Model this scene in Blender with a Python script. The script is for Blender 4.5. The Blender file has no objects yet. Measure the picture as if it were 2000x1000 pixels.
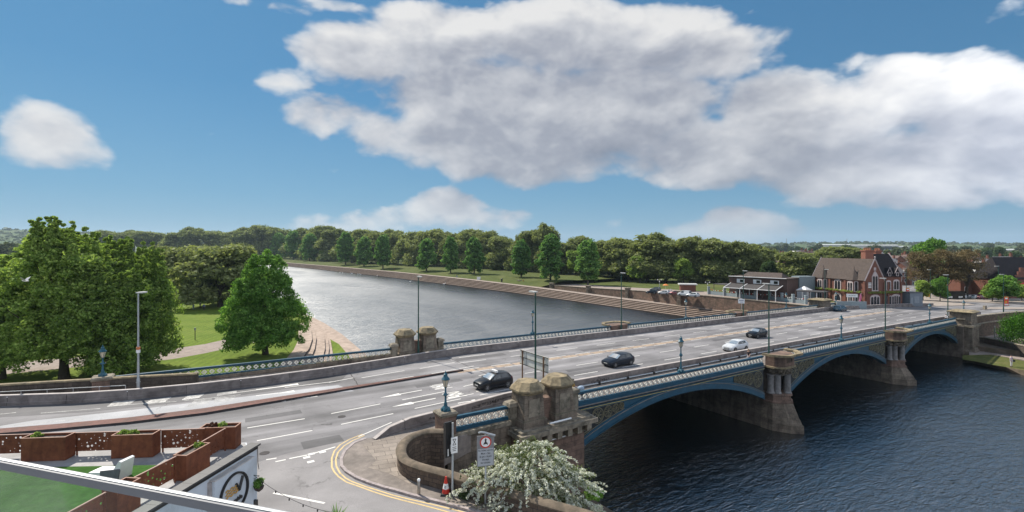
import bpy, bmesh, math, random
import numpy as np
from mathutils import Vector, Matrix, noise as mnoise
rnd = random.Random(7)
R = math.radians
SC = bpy.context.scene
COL = SC.collection

# ------------------------------------------------------------------ site survey
F, YH, CZ = 946.0, 485.0, 21.28
TH = R(56.275)
OX, OY = 2.49, 38.61
UX, UY = math.sin(TH), math.cos(TH)
ANG = math.atan2(UY, UX)            # heading of the bridge axis
def B(t, n, z=0.0):                  # bridge axes -> world
    return Vector((OX + UX * t - UY * n, OY + UY * t + UX * n, z))
def inv(X, Y):
    dx, dy = X - OX, Y - OY
    return dx * UX + dy * UY, -dx * UY + dy * UX
def G(px, py, z):                    # point of the horizontal plane z seen in that direction
    Y = (CZ - z) * F / (py - YH)
    return Vector(((px - 1000) / F * Y, Y, z))
def AT(px, py, Y):
    return Vector(((px - 1000) / F * Y, Y, CZ - (py - YH) / F * Y))
def zroad(t):
    return 7.95 - 0.016 * t
def zrail(t):
    return 9.30 - 0.016 * t
def RP(px, py, dz=0.0):              # road surface point -> (t, n)
    t = 0.0
    for _ in range(30):
        p = G(px, py, zroad(t) + dz)
        t, n = inv(p.x, p.y)
    return t, n

# ------------------------------------------------------------------ mesh helpers
class MB:
    def __init__(s):
        s.v, s.f, s.m = [], [], []
    def add(s, verts, faces, mi=0):
        o = len(s.v)
        s.v += [tuple(v) for v in verts]
        s.f += [tuple(i + o for i in f) for f in faces]
        s.m += [mi] * len(faces)
        return s
    def box(s, x0, x1, y0, y1, z0, z1, mi=0, M=None):
        vs = [(x, y, z) for z in (z0, z1) for y in (y0, y1) for x in (x0, x1)]
        if M is not None: vs = [M @ Vector(v) for v in vs]
        return s.add(vs, [(0, 2, 3, 1), (4, 5, 7, 6), (0, 1, 5, 4), (2, 6, 7, 3), (0, 4, 6, 2), (1, 3, 7, 5)], mi)
    def prism(s, poly, z0, z1, mi=0, mtop=None, M=None):
        n = len(poly)
        if sum(poly[i][0] * poly[(i + 1) % n][1] - poly[(i + 1) % n][0] * poly[i][1] for i in range(n)) < 0:
            poly = poly[::-1]
        f0 = z0 if callable(z0) else (lambda x, y: z0)
        f1 = z1 if callable(z1) else (lambda x, y: z1)
        vs = [(p[0], p[1], f0(p[0], p[1])) for p in poly] + [(p[0], p[1], f1(p[0], p[1])) for p in poly]
        if M is not None: vs = [M @ Vector(v) for v in vs]
        s.add(vs, [tuple(range(n))[::-1]] + [(i, (i + 1) % n, n + (i + 1) % n, n + i) for i in range(n)], mi)
        s.f.append(tuple(len(s.v) - n + i for i in range(n))); s.m.append(mi if mtop is None else mtop)
        return s
    def frustum(s, cx, cy, z0, z1, a0, b0, a1, b1, mi=0):
        vs = [(cx + sx * a, cy + sy * b, z) for (a, b, z) in ((a0, b0, z0), (a1, b1, z1)) for (sx, sy) in ((-1, -1), (1, -1), (1, 1), (-1, 1))]
        return s.add(vs, [(3, 2, 1, 0), (4, 5, 6, 7), (0, 1, 5, 4), (1, 2, 6, 5), (2, 3, 7, 6), (3, 0, 4, 7)], mi)
    def lathe(s, prof, seg=12, c=(0, 0, 0), mi=0, M=None, rot=0.0, sx=1, sy=1):
        vs, fs = [], []
        n = len(prof)
        for i in range(seg):
            a = 2 * math.pi * i / seg + rot
            for (r, z) in prof:
                vs.append((c[0] + r * math.cos(a) * sx, c[1] + r * math.sin(a) * sy, c[2] + z))
        for i in range(seg):
            j = (i + 1) % seg
            for k in range(n - 1):
                fs.append((i * n + k, j * n + k, j * n + k + 1, i * n + k + 1))
        if prof[0][0] > 1e-6: fs.append(tuple(i * n for i in range(seg))[::-1])
        if prof[-1][0] > 1e-6: fs.append(tuple(i * n + n - 1 for i in range(seg)))
        if M is not None: vs = [M @ Vector(v) for v in vs]
        return s.add(vs, fs, mi)
    def tube(s, path, rad, seg=6, mi=0, cap=True):
        P = [Vector(p) for p in path]
        n = len(P)
        rr = rad if isinstance(rad, (list, tuple)) else [rad] * n
        vs, fs = [], []
        up = None
        for i in range(n):
            d = (P[min(i + 1, n - 1)] - P[max(i - 1, 0)])
            d = d.normalized() if d.length > 1e-9 else Vector((0, 0, 1))
            if up is None:
                up = Vector((0, 0, 1)) if abs(d.z) < 0.9 else Vector((1, 0, 0))
            a = d.cross(up)
            a = a.normalized() if a.length > 1e-6 else d.orthogonal().normalized()
            b = a.cross(d).normalized()
            up = b
            for k in range(seg):
                th = 2 * math.pi * k / seg
                vs.append(P[i] + (a * math.cos(th) + b * math.sin(th)) * rr[i])
        for i in range(n - 1):
            for k in range(seg):
                fs.append((i * seg + k, i * seg + (k + 1) % seg, (i + 1) * seg + (k + 1) % seg, (i + 1) * seg + k))
        if cap:
            fs.append(tuple(range(seg))[::-1]); fs.append(tuple((n - 1) * seg + k for k in range(seg)))
        return s.add(vs, fs, mi)
    def sweep(s, path, prof, mi=0, closed=False, zf=None, scale=None):
        """profile (off, dz) swept along a plan path [(x,y,z)]; off is to the left of travel"""
        P = [Vector(p) for p in path]; n = len(P); m = len(prof)
        vs, fs = [], []
        for i in range(n):
            if closed: d0, d1 = P[i] - P[i - 1], P[(i + 1) % n] - P[i]
            else:
                d0 = P[i] - P[max(i - 1, 0)]; d1 = P[min(i + 1, n - 1)] - P[i]
                if i == 0: d0 = d1
                if i == n - 1: d1 = d0
            a = Vector((d0.x, d0.y)).normalized(); b = Vector((d1.x, d1.y)).normalized()
            t = (a + b).normalized(); k = 1 / max(0.5, t.dot(a))
            l = Vector((-t.y, t.x)) * k
            sc = scale[i] if scale else 1.0
            for (o, dz) in prof:
                vs.append((P[i].x + l.x * o, P[i].y + l.y * o, P[i].z + dz * sc))
        for i in range(n if closed else n - 1):
            j = (i + 1) % n
            for k in range(m):
                k2 = (k + 1) % m
                fs.append((i * m + k, i * m + k2, j * m + k2, j * m + k))
        if not closed:
            fs.append(tuple(range(m))); fs.append(tuple((n - 1) * m + k for k in range(m))[::-1])
        return s.add(vs, fs, mi)
    def quad(s, a, b, c, d, mi=0):
        return s.add([a, b, c, d], [(0, 1, 2, 3)], mi)
    def ico(s, c, r, sub=1, mi=0, jit=0.0, sz=(1, 1, 1), rg=None):
        bm = bmesh.new(); bmesh.ops.create_icosphere(bm, subdivisions=sub, radius=1)
        rg = rg or rnd
        vs = []
        for v in bm.verts:
            k = r * (1 + rg.uniform(-jit, jit))
            vs.append((c[0] + v.co.x * k * sz[0], c[1] + v.co.y * k * sz[1], c[2] + v.co.z * k * sz[2]))
        fs = [tuple(v.index for v in f.verts) for f in bm.faces]
        bm.free()
        return s.add(vs, fs, mi)
    def text(s, body, size, M, mi=0, depth=0.0, align='CENTER', bold=0.0, sx=1.0, sp=1.0):
        cu = bpy.data.curves.new('t', 'FONT'); cu.body = body; cu.size = size
        cu.align_x = align; cu.align_y = 'CENTER'; cu.extrude = depth; cu.offset = bold; cu.space_character = sp
        cu.resolution_u = 3
        ob = bpy.data.objects.new('t', cu); COL.objects.link(ob)
        dg = bpy.context.evaluated_depsgraph_get()
        me = bpy.data.meshes.new_from_object(ob.evaluated_get(dg))
        vs = [M @ Vector((v.co.x * sx, v.co.y, v.co.z)) for v in me.vertices]
        fs = [tuple(p.vertices) for p in me.polygons]
        bpy.data.objects.remove(ob); bpy.data.curves.remove(cu); bpy.data.meshes.remove(me)
        return s.add(vs, fs, mi)
    def mesh(s, name, mats, smooth=None):
        me = bpy.data.meshes.new(name)
        me.from_pydata([tuple(v) for v in s.v], [], s.f)
        if not isinstance(mats, (list, tuple)): mats = [mats]
        for m in mats: me.materials.append(m)
        if any(s.m): me.polygons.foreach_set('material_index', s.m)
        bm = bmesh.new(); bm.from_mesh(me)
        bmesh.ops.recalc_face_normals(bm, faces=bm.faces)
        bm.to_mesh(me); bm.free()
        if smooth is not None:
            me.polygons.foreach_set('use_smooth', [True] * len(me.polygons))
            me.set_sharp_from_angle(angle=R(smooth))
        me.update()
        return me
    def build(s, name, mats, parent=None, smooth=None, **kw):
        return link(name, s.mesh(name, mats, smooth), parent, **kw)

def link(name, me, parent=None, loc=None, rz=None, **kw):
    o = bpy.data.objects.new(name, me); COL.objects.link(o)
    if parent is not None: o.parent = parent
    if loc is not None: o.location = loc
    if rz is not None: o.rotation_euler = (0, 0, rz)
    for k, v in kw.items(): o[k] = v
    return o
def thing(name, label, cat, loc=(0, 0, 0), rz=0.0, group=None):
    o = bpy.data.objects.new(name, None); COL.objects.link(o)
    o.empty_display_size = 0.2
    o.location = loc; o.rotation_euler = (0, 0, rz)
    tag(o, label, cat, group)
    return o
def tag(o, label, cat, group=None):
    o['label'] = label; o['category'] = cat
    if group: o['group'] = group
    return o
def kids(o): return [c for c in bpy.data.objects if c.parent == o]
def dup(root, loc=None, rz=None, label=None, group=None, scale=None):
    r = root.copy(); COL.objects.link(r)
    if loc is not None: r.location = loc
    if rz is not None: r.rotation_euler = (0, 0, rz)
    if scale is not None: r.scale = scale if isinstance(scale, (tuple, list)) else (scale,) * 3
    if label: r['label'] = label
    if group: r['group'] = group
    for ch in root.children:
        c = ch.copy(); COL.objects.link(c); c.parent = r
        for g in ch.children:
            d = g.copy(); COL.objects.link(d); d.parent = c
    return r
BL = (OX, OY, 0.0)                    # bridge local frame: x = t, y = n, z = height over the water

ORD = 'first second third fourth fifth sixth seventh eighth ninth tenth eleventh twelfth thirteenth fourteenth fifteenth sixteenth seventeenth eighteenth nineteenth twentieth'.split()
def nth(i):
    if i < 20: return ORD[i]
    tens = {2: 'twenty', 3: 'thirty', 4: 'forty', 5: 'fifty', 6: 'sixty', 7: 'seventy'}[(i + 1) // 10]
    u = (i + 1) % 10
    return tens + '-' + ORD[u - 1] if u else {30: 'thirtieth', 40: 'fortieth', 50: 'fiftieth', 60: 'sixtieth', 70: 'seventieth'}[i + 1]

# ------------------------------------------------------------------ materials
class NT:
    def __init__(s, nt):
        s.t = nt; s.n = nt.nodes; s.l = nt.links
    def add(s, ty, **kw):
        nd = s.n.new(ty)
        for k, v in kw.items():
            if k.startswith('i_'):
                nd.inputs[k[2:].replace('_', ' ')].default_value = v
            else: setattr(nd, k, v)
        return nd
    def c(s, a, b): s.l.new(a, b)
    def math(s, op, a, b=None, clamp=False):
        nd = s.n.new('ShaderNodeMath'); nd.operation = op; nd.use_clamp = clamp
        for i, x in enumerate((a, b)):
            if x is None: continue
            if isinstance(x, (int, float)): nd.inputs[i].default_value = x
            else: s.c(x, nd.inputs[i])
        return nd.outputs[0]
    def mix(s, fac, a, b, blend='MIX'):
        nd = s.n.new('ShaderNodeMix'); nd.data_type = 'RGBA'; nd.blend_type = blend
        for sock, x in ((nd.inputs[0], fac), (nd.inputs[6], a), (nd.inputs[7], b)):
            if isinstance(x, (int, float)): sock.default_value = x
            elif isinstance(x, tuple): sock.default_value = x if len(x) == 4 else (*x, 1)
            else: s.c(x, sock)
        return nd.outputs[2]
    def ramp(s, fac, stops, interp='LINEAR'):
        nd = s.n.new('ShaderNodeValToRGB'); nd.color_ramp.interpolation = interp
        el = nd.color_ramp.elements
        while len(el) < len(stops): el.new(0.5)
        for e, (p, c) in zip(el, stops):
            e.position = p
            e.color = (c, c, c, 1) if isinstance(c, (int, float)) else (*c, 1)
        s.c(fac, nd.inputs[0])
        return nd.outputs[0]
    def coord(s, kind='Object', scale=None, rot=None, loc=None):
        tc = s.n.new('ShaderNodeTexCoord')
        if scale is None and rot is None and loc is None: return tc.outputs[kind]
        mp = s.n.new('ShaderNodeMapping')
        if scale is not None: mp.inputs['Scale'].default_value = scale if isinstance(scale, tuple) else (scale,) * 3
        if rot is not None: mp.inputs['Rotation'].default_value = rot
        if loc is not None: mp.inputs['Location'].default_value = loc
        s.c(tc.outputs[kind], mp.inputs[0])
        return mp.outputs[0]
    def noise(s, vec, scale, detail=4, rough=0.55, dist=0.0, out='Fac'):
        nd = s.n.new('ShaderNodeTexNoise')
        nd.inputs['Scale'].default_value = scale; nd.inputs['Detail'].default_value = detail
        nd.inputs['Roughness'].default_value = rough; nd.inputs['Distortion'].default_value = dist
        if vec is not None: s.c(vec, nd.inputs['Vector'])
        return nd.outputs[out]
    def bump(s, h, strength=0.3, dist=0.05):
        nd = s.n.new('ShaderNodeBump'); nd.inputs['Strength'].default_value = strength; nd.inputs['Distance'].default_value = dist
        s.c(h, nd.inputs['Height']); return nd.outputs[0]

MATS = {}
def newmat(name):
    m = bpy.data.materials.new(name); m.use_nodes = True
    nt = NT(m.node_tree); b = m.node_tree.nodes['Principled BSDF']
    MATS[name] = m
    return m, nt, b
def setp(b, **kw):
    for k, v in kw.items():
        k = k.replace('_', ' ')
        if k in b.inputs:
            if isinstance(v, tuple) and len(v) == 3: v = (*v, 1)
            b.inputs[k].default_value = v
def mat(name, col, rough=0.6, metal=0.0, var=0.15, scale=3.0, bump=0.0, spec=0.5, coat=0.0, dirt=None, dscale=0.7, detail=5):
    """plain paint / stone / metal with uneven colour and an optional second, dirtier tone"""
    if name in MATS: return MATS[name]
    m, nt, b = newmat(name)
    v = nt.coord('Object')
    n1 = nt.noise(v, scale, detail, 0.6)
    lo = tuple(c * (1 - var) for c in col); hi = tuple(min(1, c * (1 + var)) for c in col)
    c = nt.ramp(n1, [(0.3, lo), (0.7, hi)])
    if dirt is not None:
        n2 = nt.noise(v, dscale, 6, 0.65, 0.6)
        c = nt.mix(nt.ramp(n2, [(0.45, 0.0), (0.68, 1.0)]), c, dirt)
    nt.c(c, b.inputs['Base Color'])
    setp(b, Roughness=rough, Metallic=metal, Specular_IOR_Level=spec, Coat_Weight=coat, Coat_Roughness=0.05)
    if bump: nt.c(nt.bump(nt.noise(v, scale * 8, 4), bump, 0.02), b.inputs['Normal'])
    return m
def masonry(name, c1, c2, mortar, bw=0.6, bh=0.28, msize=0.012, stain=(0.05, 0.045, 0.04), stain_amt=0.6, uvscale=1.0, bump=0.5, irregular=0.0, moss=None):
    """coursed stone or brick on vertical faces: courses follow height, bonds follow the face"""
    m, nt, b = newmat(name)
    tc = nt.add('ShaderNodeTexCoord'); sep = nt.add('ShaderNodeSeparateXYZ'); nt.c(tc.outputs['Object'], sep.inputs[0])
    ge = nt.add('ShaderNodeNewGeometry'); vt = nt.add('ShaderNodeVectorTransform', vector_type='NORMAL', convert_from='WORLD', convert_to='OBJECT')
    nt.c(ge.outputs['True Normal'], vt.inputs[0])
    sn = nt.add('ShaderNodeSeparateXYZ'); nt.c(vt.outputs[0], sn.inputs[0])
    ax = nt.math('ABSOLUTE', sn.outputs[0]); ay = nt.math('ABSOLUTE', sn.outputs[1])
    usey = nt.math('GREATER_THAN', ax, ay)
    u = nt.add('ShaderNodeMix'); u.data_type = 'FLOAT'; nt.c(usey, u.inputs[0]); nt.c(sep.outputs[0], u.inputs[2]); nt.c(sep.outputs[1], u.inputs[3])
    cb = nt.add('ShaderNodeCombineXYZ'); nt.c(u.outputs[0], cb.inputs[0]); nt.c(sep.outputs[2], cb.inputs[1])
    vec = cb.outputs[0]
    if irregular:
        nz = nt.noise(tc.outputs['Object'], 1.3, 2, 0.5, out='Color')
        va = nt.add('ShaderNodeVectorMath', operation='MULTIPLY_ADD'); nt.c(nz, va.inputs[0]); va.inputs[1].default_value = (irregular, irregular, 0); nt.c(vec, va.inputs[2]); vec = va.outputs[0]
    br = nt.add('ShaderNodeTexBrick'); nt.c(vec, br.inputs['Vector'])
    br.inputs['Scale'].default_value = 1.0; br.inputs['Brick Width'].default_value = bw; br.inputs['Row Height'].default_value = bh
    br.inputs['Mortar Size'].default_value = msize; br.inputs['Mortar Smooth'].default_value = 0.3
    br.inputs['Color1'].default_value = (*c1, 1); br.inputs['Color2'].default_value = (*c2, 1); br.inputs['Mortar'].default_value = (*mortar, 1)
    br.inputs['Bias'].default_value = 0.0
    n1 = nt.noise(tc.outputs['Object'], 0.9, 6, 0.65, 0.5)
    n2 = nt.noise(nt.coord('Object', (2.2, 2.2, 0.35)), 1.0, 5, 0.6)
    n3 = nt.noise(tc.outputs['Object'], 9.0, 4, 0.6)
    c = nt.mix(nt.math('MULTIPLY', nt.ramp(n1, [(0.42, 0.0), (0.68, 1.0)]), stain_amt), br.outputs['Color'], stain)
    c = nt.mix(nt.math('MULTIPLY', nt.ramp(n2, [(0.5, 0.0), (0.72, 1.0)]), stain_amt * 0.9), c, stain)
    c = nt.mix(0.35, c, nt.mix(1.0, c, nt.ramp(n3, [(0.25, 0.45), (0.75, 1.5)]), 'MULTIPLY'))
    if moss is not None:
        up = nt.math('MULTIPLY', nt.ramp(sn.outputs[2], [(0.6, 0.0), (0.9, 1.0)]), nt.ramp(n1, [(0.35, 0.15), (0.6, 1.0)]))
        c = nt.mix(up, c, moss)
    nt.c(c, b.inputs['Base Color']); setp(b, Roughness=0.9, Specular_IOR_Level=0.25)
    h = nt.math('ADD', nt.math('MULTIPLY', br.outputs['Fac'], -0.8), nt.math('MULTIPLY', n3, 0.5))
    nt.c(nt.bump(h, bump, 0.03), b.inputs['Normal'])
    return m
# ------------------------------------------------------------------ camera, sun, sky
cam = bpy.data.cameras.new('camera'); camo = bpy.data.objects.new('camera', cam); COL.objects.link(camo)
camo.location = (0, 0, CZ); camo.rotation_euler = (R(90), 0, 0)
cam.sensor_width = 36; cam.lens = F / 2000 * 36; cam.shift_y = -(500 - YH) / 2000
cam.clip_start = 0.1; cam.clip_end = 30000
SC.camera = camo
SUN_AZ, SUN_EL = R(-45), R(46)
sl = bpy.data.lights.new('sun', 'SUN'); so = bpy.data.objects.new('sun', sl); COL.objects.link(so)
sl.energy = 4.8; sl.angle = R(0.6); sl.color = (1.0, 0.93, 0.82)
sd = Vector((math.sin(SUN_AZ) * math.cos(SUN_EL), math.cos(SUN_AZ) * math.cos(SUN_EL), math.sin(SUN_EL)))
so.rotation_euler = sd.to_track_quat('Z', 'Y').to_euler()
SC.view_settings.view_transform = 'Standard'; SC.view_settings.look = 'None'
SC.view_settings.exposure = 0.45; SC.view_settings.gamma = 1.0
w = bpy.data.worlds.new('World'); SC.world = w; w.use_nodes = True
nt = NT(w.node_tree)
for n_ in list(nt.n): nt.n.remove(n_)
out = nt.add('ShaderNodeOutputWorld'); bg = nt.add('ShaderNodeBackground'); nt.c(bg.outputs[0], out.inputs[0])
bg.inputs['Strength'].default_value = 0.1
sky = nt.add('ShaderNodeTexSky'); sky.sky_type = 'NISHITA'; sky.sun_disc = False
sky.sun_elevation = SUN_EL; sky.sun_rotation = SUN_AZ; sky.altitude = 0; sky.air_density = 1.0; sky.dust_density = 0.3; sky.ozone_density = 1.0
# cumulus field: a sum of soft ellipses over azimuth and elevation, broken up with fractal noise
BLOBS = [(700, 95, 150, 75, 1), (860, 75, 190, 80, 1), (1060, 70, 220, 100, 1), (1250, 80, 190, 90, 1), (1390, 105, 130, 65, .9),
         (960, 190, 240, 110, 1), (1180, 220, 260, 130, 1), (900, 280, 220, 70, .9), (1060, 300, 260, 80, 1), (650, 230, 120, 60, .75), (740, 265, 120, 55, .8),
         (1520, 225, 150, 100, 1), (1400, 300, 260, 80, 1), (1620, 330, 240, 75, 1), (1760, 180, 130, 85, .9), (1900, 200, 150, 110, 1), (2060, 220, 160, 130, 1),
         (1850, 320, 240, 90, 1), (1780, 385, 170, 40, .75), (2050, 360, 160, 60, .9), (1560, 385, 120, 30, .5),
         (105, 268, 130, 76, .72), (175, 292, 95, 46, .55), (45, 300, 100, 46, .58),
         (880, 413, 120, 56, .74), (800, 425, 150, 38, .66), (960, 430, 120, 42, .66), (690, 440, 210, 38, .62), (560, 448, 150, 22, .55), (470, 450, 100, 15, .45),
         (1430, 438, 120, 50, .74), (1500, 455, 120, 34, .62), (1350, 445, 90, 32, .6), (1210, 432, 60, 24, .42), (990, 348, 60, 22, .55),
         (560, 15, 150, 30, .62), (660, 12, 130, 26, .6), (1490, 95, 100, 70, .5), (545, 160, 70, 44, .42), (1975, 20, 90, 54, .45), (1490, 20, 60, 16, .3), (620, 330, 70, 20, .25), (1660, 130, 80, 50, .32), (1640, 230, 150, 90, .8), (1580, 120, 80, 60, .3), (700, 150, 150, 70, .45), (1960, 300, 160, 90, .9), (1900, 370, 180, 50, .75)]
def group(name, ins, outs):
    g = bpy.data.node_groups.new(name, 'ShaderNodeTree')
    for n_, ty in ins: g.interface.new_socket(n_, in_out='INPUT', socket_type=ty)
    for n_, ty in outs: g.interface.new_socket(n_, in_out='OUTPUT', socket_type=ty)
    q = NT(g); return g, q, q.add('NodeGroupInput'), q.add('NodeGroupOutput')
gB, q, gi, go = group('cloud_cover', [('az', 'NodeSocketFloat'), ('el', 'NodeSocketFloat')], [('d', 'NodeSocketFloat')])
tot = None
# unseen clouds added out of the picture to fill shade and silver the water
fill_clouds = [(-60, 40, 26, 12), (-22, 42, 24, 11), (12, 44, 20, 9), (-95, 26, 26, 16), (-140, 30, 34, 22), (180, 30, 50, 28), (140, 34, 44, 26), (100, 28, 30, 20), (70, 40, 20, 12), (-150, 58, 50, 22), (110, 62, 60, 18)]
for b_ in BLOBS + fill_clouds:
    if len(b_) == 5:
        cx, cy, rx, ry, wt = b_
        az = math.atan((cx - 1000) / F); ca = math.cos(az)
        a0, e0, ra, re = az, (YH - cy) / F * ca, rx / F * ca * ca * 1.15, ry / F * ca * 1.15
    else:
        a0 = R(b_[0]); 
        e0 = math.tan(R(b_[1])); ra = R(b_[2]) * 1.2; re = math.tan(R(b_[3])) * 1.4; wt = 1
    x = q.math('MULTIPLY', q.math('SUBTRACT', gi.outputs[0], a0), 1 / ra)
    y = q.math('MULTIPLY', q.math('SUBTRACT', gi.outputs[1], e0), 1 / re)
    d = q.math('ADD', q.math('MULTIPLY', x, x), q.math('MULTIPLY', y, y))
    d = q.math('MULTIPLY', q.math('SUBTRACT', 1.0, d, True), wt * 1.15)
    tot = d if tot is None else q.math('SMOOTH_MAX', tot, d)
    if tot is not d: tot.node.inputs[2].default_value = 0.25
q.c(tot, go.inputs[0])
gN, q, gi, go = group('cloud_fractal', [('v', 'NodeSocketVector')], [('n', 'NodeSocketFloat')])
n1 = q.noise(gi.outputs[0], 5.0, 8, 0.55, 0.3)
vo = q.add('ShaderNodeTexVoronoi', feature='SMOOTH_F1'); vo.inputs['Scale'].default_value = 13; vo.inputs['Detail'].default_value = 2; vo.inputs['Roughness'].default_value = 0.55; vo.inputs['Smoothness'].default_value = 0.6
wz = q.noise(gi.outputs[0], 9, 3, 0.6, 0, 'Color'); wa = q.add('ShaderNodeVectorMath', operation='MULTIPLY_ADD'); q.c(wz, wa.inputs[0]); wa.inputs[1].default_value = (.10, .10, .10); q.c(gi.outputs[0], wa.inputs[2]); q.c(wa.outputs[0], vo.inputs['Vector'])
q.c(q.math('ADD', q.math('MULTIPLY', q.math('SUBTRACT', n1, 0.5), 2.3), q.math('MULTIPLY', q.math('SUBTRACT', 0.42, vo.outputs['Distance']), 0.5)), go.inputs[0])
def use(g, *ins):
    nd = nt.add('ShaderNodeGroup'); nd.node_tree = g
    for i, x in enumerate(ins): nt.c(x, nd.inputs[i])
    return nd.outputs[0]
dirv = nt.coord('Generated')
sp_ = nt.add('ShaderNodeSeparateXYZ'); nt.c(dirv, sp_.inputs[0])
az = nt.math('ARCTAN2', sp_.outputs[0], sp_.outputs[1])
hor = nt.math('SQRT', nt.math('ADD', nt.math('MULTIPLY', sp_.outputs[0], sp_.outputs[0]), nt.math('MULTIPLY', sp_.outputs[1], sp_.outputs[1])))
el = nt.math('DIVIDE', sp_.outputs[2], nt.math('MAXIMUM', hor, 0.02))
def vec3(a, e):
    cb = nt.add('ShaderNodeCombineXYZ'); nt.c(a, cb.inputs[0]); nt.c(nt.math('MULTIPLY', e, 1.5), cb.inputs[1]); cb.inputs[2].default_value = 3.7
    return cb.outputs[0]
cov = use(gB, az, el); fr = use(gN, vec3(az, el))
dens = nt.math('SUBTRACT', nt.math('ADD', nt.math('MULTIPLY', cov, 1.40), nt.math('MULTIPLY', fr, 0.74)), 0.46)
# not a cloud where there is no cover at all, only thin wisps
dens = nt.math('MULTIPLY', dens, nt.math('MULTIPLY', cov, 6.0, True))
az2 = nt.math('ADD', az, -0.018); el2 = nt.math('ADD', el, 0.034)
fr2 = use(gN, vec3(az2, el2))
el3 = nt.math('ADD', el, 0.075); az3 = nt.math('ADD', az, -0.03)
cov3 = use(gB, az3, el3)
relief = nt.math('MULTIPLY', nt.math('SUBTRACT', fr, fr2), 0.46)
lit = nt.math('ADD', nt.math('SUBTRACT', 0.98, nt.math('MULTIPLY', nt.math('SUBTRACT', cov3, 0.1, False), 0.62)), relief, True)
ccol = nt.ramp(lit, [(0.0, (0.27, 0.30, 0.37)), (0.35, (0.40, 0.425, 0.49)), (0.68, (0.62, 0.635, 0.67)), (1.0, (0.86, 0.855, 0.84))])
ccol = nt.mix(1.0, ccol, (6.9, 6.9, 7.0), 'MULTIPLY')
# unseen clouds opposite the sun are brightened to add fill on near sides
away = nt.math('MULTIPLY', nt.math('ADD', nt.math('MULTIPLY', sp_.outputs[0], math.sin(SUN_AZ)), nt.math('MULTIPLY', sp_.outputs[1], math.cos(SUN_AZ))), -1.0)
front = nt.math('ADD', nt.math('MULTIPLY', nt.math('ADD', away, 0.25, True), 2.0), 1.0)
vm = nt.add('ShaderNodeVectorMath', operation='SCALE'); nt.c(ccol, vm.inputs[0]); nt.c(front, vm.inputs['Scale']); ccol = vm.outputs[0]
alpha = nt.ramp(dens, [(0.0, 0.0), (0.07, 0.14), (0.22, 0.66), (0.40, 0.94), (0.6, 1.0)])
gm = nt.add('ShaderNodeGamma'); gm.inputs[1].default_value = 0.45; nt.c(sky.outputs[0], gm.inputs[0])   # the clear spring sky was even, not glaring round the sun
skyc = nt.mix(1.0, gm.outputs[0], (0.375, 1.01, 1.58), 'MULTIPLY')
skyc = nt.mix(nt.ramp(el, [(0.0, 0.85), (0.10, 0.35), (0.3, 0.0)]), skyc, (1.7, 3.2, 4.5))
# clouds sink into the haze near the horizon
hz = nt.math('MULTIPLY', nt.ramp(el, [(0.0, 0.35), (0.06, 1.0)]), alpha)
nt.c(nt.mix(hz, skyc, ccol), bg.inputs['Color'])
w.cycles.sampling_method = "MANUAL"; w.cycles.sample_map_resolution = 256
SC.cycles.max_bounces = 8; SC.cycles.diffuse_bounces = 5; SC.cycles.glossy_bounces = 3; SC.cycles.transmission_bounces = 4; SC.cycles.transparent_max_bounces = 8
SC.cycles.caustics_reflective = False; SC.cycles.caustics_refractive = False
# ------------------------------------------------------------------ materials of the place
def asphalt(name, base, streak=0.25, patch=0.2, tint=(1, 1, 1)):
    m, nt, b = newmat(name)
    v = nt.coord('Object')
    fine = nt.noise(v, 30, 3, 0.7)
    big = nt.noise(v, 0.18, 5, 0.6, 0.4)
    trk = nt.noise(nt.coord('Object', (0.015, 0.62, 0)), 1.0, 3, 0.5)         # wheel tracks run along the bridge axis
    crack = nt.add('ShaderNodeTexVoronoi', feature='DISTANCE_TO_EDGE'); crack.inputs['Scale'].default_value = 0.22
    nz = nt.noise(v, 1.2, 4, 0.6, out='Color')
    va = nt.add('ShaderNodeVectorMath', operation='MULTIPLY_ADD'); nt.c(nz, va.inputs[0]); va.inputs[1].default_value = (1.6, 1.6, 0); nt.c(v, va.inputs[2]); nt.c(va.outputs[0], crack.inputs['Vector'])
    c = nt.ramp(trk, [(0.3, tuple(base * (1 - streak) * t for t in tint)), (0.7, tuple(base * (1 + streak) * t for t in tint))])
    c = nt.mix(patch, c, nt.mix(1.0, c, nt.ramp(big, [(0.3, 0.35), (0.7, 1.7)]), 'MULTIPLY'))
    c = nt.mix(0.5, c, nt.mix(1.0, c, nt.ramp(fine, [(0.25, 0.55), (0.75, 1.45)]), 'MULTIPLY'))
    ck = nt.math('MULTIPLY', nt.ramp(crack.outputs['Distance'], [(0.0, 1.0), (0.006, 0.0)]), nt.ramp(nt.noise(v, 0.35, 3), [(0.5, 0.0), (0.62, 0.8)]))
    c = nt.mix(ck, c, (0.02, 0.018, 0.017))
    sp = nt.noise(v, 0.9, 4, 0.7, 1.0)
    c = nt.mix(nt.math('MULTIPLY', nt.ramp(sp, [(0.66, 0.0), (0.74, 1.0)]), 0.45), c, (0.03, 0.03, 0.032))
    nt.c(c, b.inputs['Base Color']); setp(b, Roughness=0.82, Specular_IOR_Level=0.4)
    nt.c(nt.bump(fine, 0.25, 0.01), b.inputs['Normal'])
    return m
M_ASPH = asphalt('asphalt', 0.185, 0.34, 0.5, (1.0, 0.965, 0.99))
M_ASPH2 = asphalt('side_street_asphalt', 0.25, 0.06, 0.4, (1.0, 0.95, 0.95))
M_OLD = asphalt('old_dark_asphalt', 0.105, 0.12, 0.5, (1.0, 0.97, 1.0))
M_PALE = asphalt('pale_new_surfacing', 0.36, 0.10, 0.35, (1, 1, 1.03))
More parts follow.
